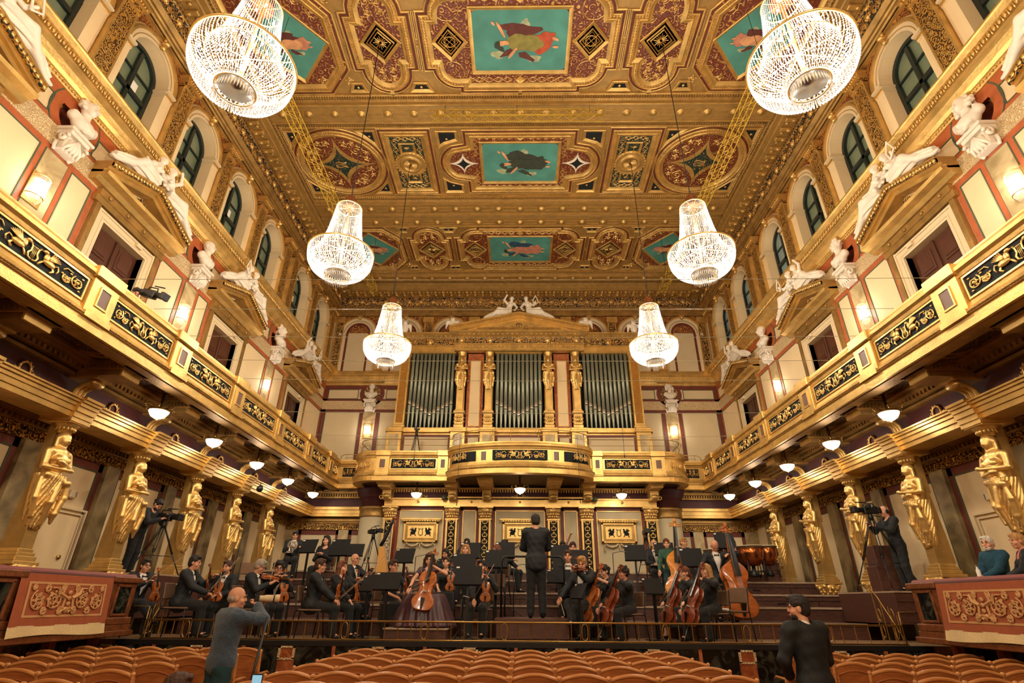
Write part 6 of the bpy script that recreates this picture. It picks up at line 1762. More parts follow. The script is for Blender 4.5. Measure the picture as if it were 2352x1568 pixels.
# ---- loge boxes either side of the stalls
def tapestry(s, y0, y1, lab, X=7.3):
    root = thing('tapestry', lab, 'wall hanging', (0, 0, 0), 0, 'fringed tapestries over the box rails')
    f = lambda y, z, d: (s*(X-.03-d), y, z)
    # cloth hangs in a shallow slope with slight waves
    def cloth(mb, ya, yb, z0, z1, d, n=26, top=True):
        vs = []; fs = []
        for i in range(n+1):
            y = ya+(yb-ya)*i/n
            for j in range(7):
                z = z1+(z0-z1)*j/6; t = (2.06-z)/.85
                vs.append(f(y, z, d+.05+.10*t+.012*sin(y*9)*t))
        for i in range(n):
            for j in range(6): fs.append((i*7+j, i*7+j+1, i*7+j+8, i*7+j+7))
        return mb.add(vs, fs, True)
    m = MB(); cloth(m, y0, y1, 1.36, 2.07, 0); m.build('cloth', 'tapestry', root)
    m = MB()
    for q in ((y0+.16, y0+.20, 1.48, 1.96), (y1-.20, y1-.16, 1.48, 1.96), (y0+.16, y1-.16, 1.93, 1.96), (y0+.16, y1-.16, 1.48, 1.51)): cloth(m, *q, .006, 12)
    m.build('woven_border', 'tap_light', root)
    m = MB(); yc = (y0+y1)/2; w = (y1-y0-.5)/2
    def P(u, v): t = (2.06-v)/.85; return f(yc+u, v, .065+.10*t+.012*sin((yc+u)*9)*t)
    for sg in (-1, 1):
        for cx, cz, r, tn in ((w*.42, 1.72, .17, 1.7), (w*.82, 1.70, .15, -1.6), (w*.62, 1.87, .06, 1.2), (w*.62, 1.56, .06, -1.2), (w*.2, 1.88, .05, 1), (w*.2, 1.56, .06, 1.2), (w*.97, 1.88, .04, 1), (w*.42, 1.72, .10, -1.2), (w*.82, 1.70, .09, 1.2)):
            pts = [(a_, b_) for a_, b_ in spiral(cx, cz, r, abs(tn), 1.2, 1 if tn > 0 else -1, 20)]
            m.tube([P(sg*u, v) for u, v in pts], .012, 4)
            for k in range(7): t = k*.9; q = P(sg*(cx+r*.65*cos(t)), cz+r*.65*sin(t)); m.ell(q, (.008, .026, .022), 6, 4)
        m.tube([P(sg*.02, 1.54), P(sg*.10, 1.6), P(sg*.08, 1.72), P(sg*.14, 1.82), P(sg*.1, 1.92)], .02, 4); m.tube([P(sg*.06, 1.74), P(sg*.2, 1.8), P(sg*.24, 1.9)], [.03, .035, .01], 4); m.tube([P(sg*.03, 1.6), P(sg*.16, 1.54)], [.03, .012], 4)
    for z in (1.58, 1.66, 1.74, 1.82): m.ell(P(0, z), (.008, .05, .035), 6, 4)
    m.build('woven_scrolls', 'tap_light', root)
    m = MB(); n = int((y1-y0)/.012)
    vs = []; fs = []
    for i in range(n+1):
        y = y0+(y1-y0)*i/n; j_ = (i % 3)*.006
        vs += [f(y, 1.375, .13+.012*sin(y*9)), f(y, 1.22+.02*sin(y*3)+j_, .145+j_)]
    for i in range(n): fs.append((2*i, 2*i+1, 2*i+3, 2*i+2))
    m.add(vs, fs, False); m.build('fringe', 'fringe', root)
for s, side in ((-1, 'left'), (1, 'right')):
    X = 7.3
    bx = thing('loge_box', '%s loge box front of reddish wood with a red velvet rail' % side, 'box front', (0, 0, 0), 0, 'loge boxes beside the stalls')
    m = MB(); m.box(s*X, s*(X+.25), .5, 10.95, 1.30, 2.05); m.box(s*(X-.10), s*(X+.3), .5, 11.0, 1.22, 1.32, .01); m.box(s*(X-.16), s*(X+.3), .5, 11.03, 1.14, 1.23, .01)
    m.box(s*X, s*9.4, 10.75, 10.95, 1.2, 2.05); m.box(s*(X+.25), s*9.45, .5, 10.95, 1.10, 1.16)
    m.build('wooden_front', 'box_wood', bx)
    m = MB()
    for y in (10.62, 8.02, 5.4): 
        m.box(s*(X-.05), s*(X+.1), y-.32, y+.32, 1.30, 2.05, .01); m.box(s*(X-.10), s*(X+.1), y-.36, y+.36, 1.32, 1.44, .015); m.box(s*(X-.10), s*(X+.14), y-.38, y+.38, 2.0, 2.10, .015)
        for q in ((-.22, -.17, 1.48, 1.96), (.17, .22, 1.48, 1.96), (-.22, .22, 1.93, 1.98), (-.22, .22, 1.46, 1.50)): m.box(s*(X-.08), s*(X-.04), y+q[0], y+q[1], q[2], q[3], .008)
    split_build(m, 'box_pier', 'box_wood', bx, (10.62, 8.02, 5.4))
    m = MB()
    for y in (10.62, 8.02, 5.4): m.box(s*(X-.055), s*(X-.045), y-.17, y+.17, 1.5, 1.93)
    split_build(m, 'pier_panel', 'marble_black', bx, (10.62, 8.02, 5.4))
    m = MB(); m.box(s*(X-.06), s*(X+.30), .5, 10.9, 2.05, 2.15, .04); m.build('velvet_rail', 'velvet', bx)
    m = MB(); m.box(s*(X+.5), s*(X+.55), .5, 11.0, 0, 1.15); m.build('base_panels', 'marble_black', bx)
    m = MB()
    for y in (10.9, 9.9, 8.9, 7.9, 6.9): m.box(s*(X+.38), s*(X+.5), y-.07, y+.07, 0, 1.15)
    split_build(m, 'base_post', 'marble_red', bx, (10.9, 9.9, 8.9, 7.9, 6.9))
    tapestry(s, 8.28, 10.22, 'orange-red fringed tapestry with woven scrolls hung over the %s box rail' % side)
    if s > 0: tapestry(s, 5.7, 7.7, 'second fringed tapestry on the right box rail, nearer the viewer, past the picture edge')
# ---- stalls seating
def make_seat(end=0):
    root = thing('theatre_seat', 'x', 'chair', (0, 0, 0), 0, 'wooden stalls seats')     # faces +y, backrest at y=0
    w = .262; N = 10
    top = [(-w+2*w*i/N, .975+.055*(1-((-w+2*w*i/N)/w)**2)) for i in range(N+1)]
    fb = lambda u, v, t: (u, t-.10*(v-.45), v)
    m = MB(); m.prism([(-w, .42), (w, .42)]+[(x, z-.03) for x, z in top[::-1]], -.010, .012, fb); bk = m.build('backrest', 'seat_wood', root)
    m = MB(); m.tube([fb(x, z-.012, .0) for x, z in top], .021, 6); m.build('top_rail', 'seat_edge', bk)
    m = MB(); m.tube([fb(x*.86, z-.10, -.012) for x, z in top], .008, 5); m.tube([fb(-w*.86, .5, -.012), fb(-w*.86, .88, -.012)], .008, 5); m.tube([fb(w*.86, .5, -.012), fb(w*.86, .88, -.012)], .008, 5); m.build('panel_moulding', 'seat_wood', bk)
    for s in (-1, 1):
        m = MB(); m.tube([(s*w, .06, 0), (s*w, .02, .42), fb(s*w, .95, 0), fb(s*w, .985, 0)], [.022, .022, .02, .024], 6); m.ell(fb(s*w, .985, 0), .026, 8, 6); m.build('post', 'seat_edge', root)
    m = MB(); m.box(-w+.02, w-.02, .04, .42, .41, .45, .012); m.build('seat', 'seat_wood', root)
    for s in (-1, 1):
        m = MB(); m.tube([(s*w, .38, 0), (s*w, .38, .40)], .02, 6); m.build('leg', 'seat_edge', root)
        m = MB(); m.tube([(s*w, -.02, .66), (s*w, .34, .66), (s*w, .40, .63)], .018, 6); m.build('armrest', 'seat_edge', root)
    return root
s0 = make_seat(); first = True
rows = [10.05, 9.23, 8.5, 7.67, 6.84, 6.02]; RN = ['front row', 'second row', 'third row', 'fourth row', 'fifth row', 'nearest row']
for r, y in enumerate(rows):
    for blk, x0, n, nm in (('centre', -2.80, 10, 'from the left'), ('left', -4.25-.535*6, 6, 'from the left'), ('right', 4.25, 6, 'from the aisle')):
        for k in range(n):
            x = x0+.535*(k+.5)+(.02 if blk == 'centre' and k > 4 else 0)
            if blk == 'left' and r >= 2 and k == 0: pass
            lab = 'wooden stalls seat, %s block, %s, %s %s' % (blk, RN[r], ORD[k], nm)
            if first: o = s0; o.location = (x, y, 0); o['label'] = lab; first = False
            else: dup(s0, (x, y, 0), 0, lab)
    if r >= 2:
        dup(s0, (-4.25-.535*6.5, y, 0), 0, 'wooden stalls seat, left block, %s, outermost below the box' % RN[r]); dup(s0, (4.25+.535*6.5, y, 0), 0, 'wooden stalls seat, right block, %s, outermost below the box' % RN[r])
# ================================================================ people
mat('skin', (208, 150, 116), .55, var=.06, vscale=14); mat('skin_pale', (222, 170, 138), .55, var=.06, vscale=14); mat('skin_dark', (150, 98, 68), .55)
mat('suit', (17, 23, 27), .7, var=.2, vscale=12, bump=.1, bscale=60); mat('satin', (20, 25, 29), .32); mat('shirt', (232, 228, 220), .7); mat('black_cloth', (9, 12, 14), .8, sheen=.1)
mat('gown', (58, 20, 32), .38, sheen=.05, var=.35, vscale=5); mat('knit', (58, 74, 88), .95, bump=.9, bscale=70, var=.25, vscale=30, sheen=.3); mat('jeans', (22, 58, 62), .85, var=.2, vscale=20)
mat('green_print', (44, 84, 66), .8, var=.7, vscale=26); mat('blue_jumper', (22, 66, 84), .9, var=.3, vscale=60, bump=.3, bscale=90); mat('shoe', (12, 12, 13), .2)
for n, c in (('brown', (66, 40, 24)), ('dark', (30, 22, 17)), ('blond', (178, 132, 76)), ('grey', (160, 148, 130)), ('white', (214, 206, 190)), ('auburn', (110, 60, 32))): mat('hair_'+n, c, .6, var=.25, vscale=40, bump=.5, bscale=90)
mat('eye_dark', (24, 18, 14), .2); mat('lips', (164, 84, 70), .5); mat('trainer', (190, 196, 190), .7)
mat('coral', (206, 110, 92), .8)
def v3(*a): return Vector(a)
def WR(F, x, y, z): return F+.0042*np.sin(z*46+x*21+2*np.sin(y*17))*np.sin(y*31-x*24+z*9)   # cloth creases
def ik(a, t, l1, l2, hint):
    a = Vector(a); t = Vector(t); d = t-a; L = min(d.length, (l1+l2)*.995); d = d.normalized()*L
    t = a+d; x = (l1*l1-l2*l2+L*L)/(2*L); h = sqrt(max(1e-6, l1*l1-x*x))
    n = Vector(hint); n = (n-d.normalized()*n.dot(d.normalized()))
    n = n.normalized() if n.length > 1e-5 else Vector((0, 0, -1))
    return a+d.normalized()*x+n*h, t
DEF = dict(pose='sit', lean=.0, hy=0., hp=0., sex='m', hair='short', hc='dark', suit='suit', rh=None, lh=None, reh=None, leh=None, glasses=False, beard=None, skin='skin', vox=.011, legs=0, spread=.12, kneel=0., twist=0., fade=False, roll=0.)
def person(lab, loc, rz, S=1., **kw):
    p = dict(DEF); p.update(kw); f = p['sex'] == 'f'; pose = p['pose']
    root = thing('person', lab, 'person', loc, rz); root.scale = (S, S, S)
    W_ = .92 if f else 1.
    if pose == 'stand': pel = v3(0, 0, .95); hz = .90; kz = .49
    elif pose == 'perch': pel = v3(0, 0, .80); hz = .78; kz = .46
    else: pel = v3(0, 0, .54); hz = .53; kz = .50
    RL = Matrix.Rotation(-p['lean'], 3, 'X') @ Matrix.Rotation(p['roll'], 3, 'Y')
    T = lambda x, y, z: pel+RL @ v3(x, y, z)
    nb = T(0, -.01, .53); hc_ = T(0, .03, .685); RH = RL @ Matrix.Rotation(p['hy'], 3, 'Z') @ Matrix.Rotation(-p['hp'], 3, 'X')
    H = lambda x, y, z: hc_+RH @ v3(x, y, z)
    hr = [[RH[i][j] for j in range(3)] for i in range(3)]; tr = [[RL[i][j] for j in range(3)] for i in range(3)]
    shw = .185*W_; SH = {1: T(shw, 0, .485), -1: T(-shw, 0, .485)}
    hands = {}; elb = {}; wr = {}
    for s, key, hk in ((1, 'rh', 'reh'), (-1, 'lh', 'leh')):
        t = p[key]
        if t is None: t = (s*.24, .06, .86) if pose == 'stand' else (s*.13, .34, .64) if pose == 'sit' else (s*.2, .2, .85)
        hint = p[hk] or (s*.6, -.3, -.8)
        e, w_ = ik(SH[s], Vector(t), .29, .255, hint); elb[s] = e; wr[s] = w_
    hip = {s: v3(s*.09, -.01, hz) for s in (1, -1)}; knee = {}; ank = {}
    for s in (1, -1):
        if pose == 'stand': knee[s] = v3(s*.10, .02, kz); ank[s] = v3(s*.11, -.02, .09)
        elif pose == 'perch': knee[s] = v3(s*(p['spread']+.04), .34, kz+.12); ank[s] = v3(s*(p['spread']+.04), .26, .09)
        else:
            knee[s] = v3(s*p['spread'], .43, kz); ank[s] = v3(s*p['spread'], .43+(.04 if s > 0 else -.05), .09)
    if p['legs'] == 1: knee[1] = v3(.10, .42, .56); ank[1] = v3(-.08, .60, .30); knee[-1] = v3(-.1, .43, .50)
    if p['kneel']:
        for s in (1, -1): ank[s] = v3(s*.1, .2, .09)
    def torso(Sx, inf, kk=.05, top=True):
        w1, w2, w3 = (.145, .12, .15) if f else (.155, .14, .15)
        # pelvis, waist, chest as flattened ellipsoids in the torso frame
        Sx.ell(T(0, 0, .03), (w3+.015+inf, .115+inf, .13+inf), tr, kk); Sx.ell(T(0, 0, .20), (w2-.005+inf, .10+inf, .15+inf), tr, kk)
        Sx.ell(T(0, .0, .37), (w1+.01+inf, .112+inf, .17+inf), tr, kk)
        if top: Sx.cap(SH[1]+RL @ v3(-.03, 0, .0), SH[-1]+RL @ v3(.03, 0, 0), .062+inf, None, kk)
        if f:
            for s in (1, -1): Sx.ell(T(s*.065, .095, .345), (.062+inf, .055+inf, .058+inf), tr, .03)
    # ---- body (one continuous skin)
    B = SDF(.025); torso(B, -.012)
    B.cap(T(0, -.01, .48), H(0, -.02, -.06), .058*(.9 if f else 1), .050*(.9 if f else 1), .04)
    B.ell(H(0, -.012, .035), (.076, .095, .092), hr, .02); B.ell(H(0, .028, -.045), (.058, .062, .07), hr, .03); B.ell(H(0, .07, -.092), (.026, .02, .018), hr, .02)
    B.cap(H(0, .086, .022), H(0, .102, -.020), .010, .014, .012); B.ell(H(0, .088, -.062), (.024, .012, .009), hr, .01)
    for s in (1, -1):
        B.ell(H(s*.033, .098, .014), (.017, .012, .010), hr, .008, '-'); B.ell(H(s*.034, .085, .030), (.022, .012, .007), hr, .012)
        B.ell(H(s*.078, -.005, -.005), (.010, .022, .034), hr, .01); B.ell(H(s*.045, .062, -.03), (.024, .024, .024), hr, .02)
        B.cap(SH[s], elb[s], .046*W_, .038*W_); B.cap(elb[s], wr[s], .038*W_, .026*W_)
        B.cap(hip[s], knee[s], .075, .052); B.cap(knee[s], ank[s], .052, .036); B.cap(ank[s], ank[s]+v3(0, .10, -.05), .036, .028)
        # hand with five fingers
        d = (wr[s]-elb[s]).normalized(); sd = d.cross(v3(0, 0, 1)); sd = sd.normalized() if sd.length > .2 else v3(1, 0, 0); up = sd.cross(d)
        pc = wr[s]+d*.045; B.cap(wr[s], wr[s]+d*.075, .024, .026, .02)
        cu = p.get('curl', .7)
        for q in range(4):
            o = sd*((q-1.5)*.0185); b0_ = wr[s]+d*.085+o; L1 = (.040, .046, .043, .034)[q]
            m1 = b0_+(d*cos(cu*.5)-up*sin(cu*.5))*L1; m2 = m1+(d*cos(cu*1.4)-up*sin(cu*1.4))*L1*.85
            B.cap(wr[s]+d*.06+o*.8, b0_, .011, .0095, .008); B.cap(b0_, m1, .0095, .0088, .006); B.cap(m1, m2, .0088, .0075, .006)
        th = wr[s]+d*.03-sd*(s*-.022)*(1 if s > 0 else 1)
        th = wr[s]+d*.03+sd*(-.022 if s > 0 else .022); t1 = th+d*.035+sd*(-.022 if s > 0 else .022)-up*.012; B.cap(th, t1, .0125, .010, .01); B.cap(t1, t1+d*.028-up*.008, .010, .0085, .008)
        hands[s] = wr[s]+d*.09
    hv = p['vox']; fine = []
    hf = hv*.78
    for ax in range(3):
        fine.append((ax, hc_[ax]-.13, hc_[ax]+.14, hf))
        for s in (1, -1): fine.append((ax, hands[s][ax]-.09, hands[s][ax]+.09, hf*.95))
    V, F = B.mesh(hv*1.9, fine); body = npmesh('body', V, F, p['skin'], root)
    # face details
    if not p.get('noface'):
        for s in (1, -1):
            m = MB(); m.X = Matrix.Translation(H(s*.033, .093, .015)) @ RH.to_4x4(); m.ell((0, 0, 0), (.0125, .006, .006), 8, 6); m.build('eye', 'eye_dark', body)
        m = MB(); m.X = Matrix.Translation(hc_) @ RH.to_4x4()
        for s in (1, -1): m.tube([(s*.017, .102, .036), (s*.034, .101, .042), (s*.052, .088, .037)], .0045, 5)
        m.build('eyebrows', 'hair_'+(p['hc'] if p['hc'] not in ('white', 'blond') else 'brown'), body)
        m = MB(); m.X = Matrix.Translation(hc_) @ RH.to_4x4(); m.tube([(-.024, .092, -.063), (0, .104, -.060), (.024, .092, -.063)], [.003, .006, .003], 6); m.build('lips', 'lips', body)
    if p['glasses']:
        m = MB(); m.X = Matrix.Translation(hc_) @ RH.to_4x4()
        for s in (1, -1):
            m.tube([(s*.034+.024*cos(t*pi/6), .112, .012+.018*sin(t*pi/6)) for t in range(12)], .0032, 5, closed=True); m.tube([(s*.058, .108, .016), (s*.084, .02, .012)], .003, 4)
        m.tube([(-.01, .113, .016), (.01, .113, .016)], .003, 4); m.build('glasses', 'black', root)
    # hair
    hs = p['hair']; Hr = SDF(.015)
    cut = None
    if hs != 'bald' and hs != 'none':
        Hr.ell(H(0, -.016, .056), (.088, .104, .090), hr); Hr.ell(H(.015, .055, .105), (.055, .04, .026), hr); Hr.ell(H(0, -.04, -.0), (.080, .078, .085), hr)
        if hs in ('long', 'wavy'):
            for s in (1, -1): Hr.chain([H(s*.055, -.01, .09), H(s*.088, -.01, 0), H(s*.095, -.02, -.12), T(s*.105, .04, .42), T(s*.10, .06, .30)], [.03, .034, .038, .036, .018], .02)
            Hr.chain([H(0, -.06, .0), H(0, -.08, -.14), T(0, -.10, .40)], [.075, .075, .05], .03)
            if hs == 'wavy':
                for s in (1, -1):
                    for k in range(5): Hr.ell(H(s*(.10+.01*(k % 2)), -.02, -.03-k*.045), (.032, .032, .026), None, .012)
        if hs == 'bun': Hr.ell(H(0, -.125, .03), (.042, .04, .042), hr)
        if hs == 'pony': Hr.chain([H(0, -.11, .03), H(0, -.15, -.04), H(0, -.13, -.14)], [.03, .03, .015])
        if hs == 'curly':
            rnd = random.Random(7)
            for k in range(34):
                t = rnd.uniform(0, 2*pi); z = rnd.uniform(-.02, .13); r = .095 if z < .09 else .06
                if sin(t) > .3 and z < .08: continue
                Hr.ell(H(r*cos(t), -.015+r*sin(t), z), .027, None, .01)
        if hs == 'quiff': Hr.ell(H(0, .04, .125), (.06, .05, .03), hr)
        Hr.ell(H(0, .112, -.026), (.078, .082, .100), hr, .010, '-')
        Hr.ell(H(0, .06, -.14), (.07, .10, .07), hr, .012, '-')
    else:
        if hs == 'bald' :
            Hr.ell(H(0, -.035, .0), (.084, .074, .055), hr); Hr.ell(H(0, .06, .02), (.09, .07, .12), hr, .01, '-'); Hr.ell(H(0, -.0, .13), (.1, .12, .085), hr, .01, '-')
    if p['beard']:
        Hr.ell(H(0, .045, -.075), (.058, .052, .050), hr, .02); Hr.ell(H(0, .098, -.060), (.022, .03, .010), hr, .006, '-'); Hr.ell(H(0, .10, -.015), (.04, .06, .034), hr, .01, '-')
    if Hr.p and hs != 'none':
        V, F = Hr.mesh(hv*.9 if hs not in ('long', 'wavy') else hv*1.05, post=lambda F, x, y, z: F+.0045*np.sin(x*140+z*35)*np.sin(y*120+z*50)+.003*np.sin(x*61+y*77)); npmesh('hair', V, F, 'hair_'+p['hc'], root)
    # ---- clothing
    su = p['suit']; cut_leg = su in ('dress', 'gown')
    J = SDF(.03)
    top_m = {'suit': 'suit', 'dress': 'black_cloth', 'blouse': 'black_cloth', 'gown': 'gown', 'knit': 'knit', 'print': 'green_print', 'jumper': 'blue_jumper', 'black': 'black_cloth', 'coral': 'black_cloth'}[su]
    torso(J, {'knit': .036, 'suit': .03, 'jumper': .03}.get(su, .018), .06)
    if su == 'suit':
        J.ell(T(0, -.005, -.04 if pose == 'stand' else .0), (.19, .15, .15), tr, .05); J.ell(T(0, -.005, -.12 if pose == 'stand' else .02), (.195, .15, .10), tr, .05)
        for s in (1, -1): J.ell(SH[s], (.075, .07, .05), tr, .04)
    sl = {'gown': .25, 'print': .95, 'dress': p.get('sleeve', .97)}.get(su, .97)
    for s in (1, -1):
        r = .022 if su in ('suit', 'knit', 'jumper', 'black') else .012
        if sl <= .3: J.cap(SH[s], SH[s].lerp(elb[s], .35), .06, .055)
        else:
            J.cap(SH[s]+v3(0, 0, .0), elb[s], .058+r, .048+r*.8)
            J.cap(elb[s], elb[s].lerp(wr[s], sl-.05 if p.get('sleeve', 1) > .6 else .1), .046+r*.8, .036+r*.8)
    if su in ('knit', 'jumper', 'print'): J.cap(T(0, -.01, .47), T(0, 0, .53), .07, .066 if su != 'print' else .06, .02)
    iv = RL.transposed(); px_, py_, pz_ = pel
    def tl(x, y, z):
        a, b, c = x-px_, y-py_, z-pz_
        return tuple(iv[i][0]*a+iv[i][1]*b+iv[i][2]*c for i in range(3))
    if su == 'suit' or su == 'coral':
        def wedge(x, y, z):
            u, v, w = tl(x, y, z); hw = np.clip((w-.12)*.30, 0, .092)
            return np.maximum(np.maximum(np.abs(u)-hw, .0-v), np.maximum(w-.60, .10-w))
        J.fn(wedge, T(0, 0, .3)-v3(.3, .4, .35), T(0, 0, .3)+v3(.3, .4, .40), .008, '-')
        J.ell(T(0, .0, .56), (.07, .075, .055), tr, .02, '-')
    elif su in ('dress', 'gown', 'blouse', 'black'):
        J.ell(T(0, .05, .54), (.085, .12, .075 if su != 'black' else .05), tr, .02, '-'); J.ell(T(0, -.02, .56), (.065, .07, .05), tr, .02, '-')
    if pose == 'stand': lo = (.78 if su in ('suit', 'knit', 'jumper', 'black', 'coral') else .86)
    V, F = J.mesh(hv*1.35, post=WR); jk = npmesh({'suit': 'jacket', 'knit': 'jumper', 'jumper': 'jumper', 'print': 'blouse', 'gown': 'bodice', 'coral': 'jacket', 'black': 'shirt'}.get(su, 'top'), V, F, top_m, root)
    if su in ('suit', 'coral'):
        Q = SDF(.03); Q.ell(T(0, .004, .36), (.145, .124, .19), tr); Q.ell(T(0, .0, .18), (.12, .112, .14), tr); Q.cap(T(0, -.01, .46), T(0, .0, .535), .064, .060)
        V, F = Q.mesh(hv*1.5); sh = npmesh('shirt', V, F, 'shirt' if su == 'suit' else 'coral', root)
        if su == 'suit' and not p.get('noface'):
            m = MB(); m.X = Matrix.Translation(pel) @ RL.to_4x4()
            for s in (1, -1): m.add([(0, .100, .502), (s*.05, .102, .524), (s*.052, .100, .480), (0, .116, .502), (s*.05, .117, .522), (s*.05, .117, .482)], [(0, 1, 4, 3), (1, 2, 5, 4), (2, 0, 3, 5), (3, 4, 5), (0, 2, 1)], False)
            m.ell((0, .110, .502), .013, 6, 5); m.build('bow_tie', 'black', sh)
            m = MB(); m.X = Matrix.Translation(pel) @ RL.to_4x4()
            for s in (1, -1):
                P_ = [(s*.085, .095, .50), (s*.092, .128, .42), (s*.072, .146, .34), (s*.038, .148, .24), (s*.010, .138, .14)]
                m.tube(P_, [.012, .020, .022, .014, .006], 6, flat=.45)
            m.build('lapels', 'satin', jk)
    if not cut_leg:
        L_ = SDF(.04); L_.ell(T(0, 0, .0), (.165, .135, .12), tr)
        for s in (1, -1):
            L_.cap(hip[s]+v3(0, 0, .02), knee[s], .105, .082, .04); L_.cap(knee[s], ank[s]+v3(0, 0, .0), .078, .072, .03)
        V, F = L_.mesh(hv*1.5, post=WR); npmesh('trousers', V, F, {'knit': 'jeans', 'print': 'jeans'}.get(su, 'black_cloth'), root)
        for s in (1, -1):
            m = MB(); a = ank[s]; m.X = Matrix.Translation(a); m.smooth = True
            m.ell((0, .07, -.055), (.045, .135, .035), 12, 8); m.ell((0, -.0, -.03), (.042, .055, .045), 10, 7); m.build('shoe', 'shoe' if su != 'print' else 'trainer', root)
    else:
        gx = .27 if su == 'gown' else .17
        if pose == 'sit':
            def skirt(x, y, z):
                t = np.clip((.60-z)/.58, 0, 1); rx = .12+p['spread']+(gx)*t**.8*(1 if su == 'gown' else .3); cy = .19+.06*t; ry = .35+.12*t*(1 if su == 'gown' else .3)
                a = np.arctan2(y-cy, x+1e-6); r = np.sqrt((x/rx)**2+((y-cy)/ry)**2)
                d = (r-1-.05*t*np.sin(a*13+1)-.03*t*np.sin(a*23+z*5))*np.minimum(rx, ry)*.8
                return np.maximum(np.maximum(d, z-.60-.06*np.clip(-y, -.3, .2)), .01-z if su == 'gown' else .22-z)
            Q = SDF(.05); Q.ell(T(0, .02, .0), (.17, .15, .12), tr)
            Q.fn(skirt, (-.62, -.3, 0), (.62, .85, .68), .04)
        else:
            def skirt(x, y, z):
                t = np.clip((pel.z-z)/.9, 0, 1); rx = .15+.10*t; a = np.arctan2(y, x+1e-6); r = np.sqrt((x/rx)**2+(y/(rx*.8))**2)
                return np.maximum(np.maximum((r-1-.04*t*np.sin(a*11))*rx*.8, z-pel.z-.05), .15-z)
            Q = SDF(.05); Q.fn(skirt, (-.3, -.3, .1), (.3, .3, 1.05), .04)
        V, F = Q.mesh(hv*1.7); npmesh('gown_skirt' if su == 'gown' else 'skirt', V, F, 'gown' if su == 'gown' else 'black_cloth', root)
        for s in (1, -1):
            m = MB(); a = ank[s]; m.X = Matrix.Translation(a); m.ell((0, .07, -.055), (.038, .12, .03), 12, 8); m.ell((0, -.0, -.04), (.035, .045, .03), 10, 7); m.build('shoe', 'shoe', root)
    root['_h'] = 0; del root['_h']
    MW = Matrix.Translation(loc) @ Matrix.Rotation(rz, 4, 'Z') @ Matrix.Scale(S, 4)
    return dict(root=root, M=MW, hand=hands, H=H, T=T, S=S, rz=rz, loc=loc)
# ---- camera geometry used only to measure where each player sits in the hall
def _cam():
    pit, yaw, rol = R(26.3), R(.97), R(.45)
    fw = Vector((-sin(yaw)*cos(pit), cos(yaw)*cos(pit), sin(pit))); r = Vector((cos(yaw), sin(yaw), 0)); u = r.cross(fw); r2 = r*cos(rol)+u*sin(rol)
    return fw, r2, r2.cross(fw)
FWv, Rv, Uv = _cam()
def at(u, v, y):
    d = FWv+Rv*((u-1176)/1215.)+Uv*((784-v)/1215.); t = y/d.y
    return Vector((0, 0, 1.72))+d*t
def at_x(u, v, x):
    d = FWv+Rv*((u-1176)/1215.)+Uv*((784-v)/1215.); return Vector((0, 0, 1.72))+d*(x/d.x)
H0 = {'sit': 1.355, 'stand': 1.765, 'perch': 1.615}
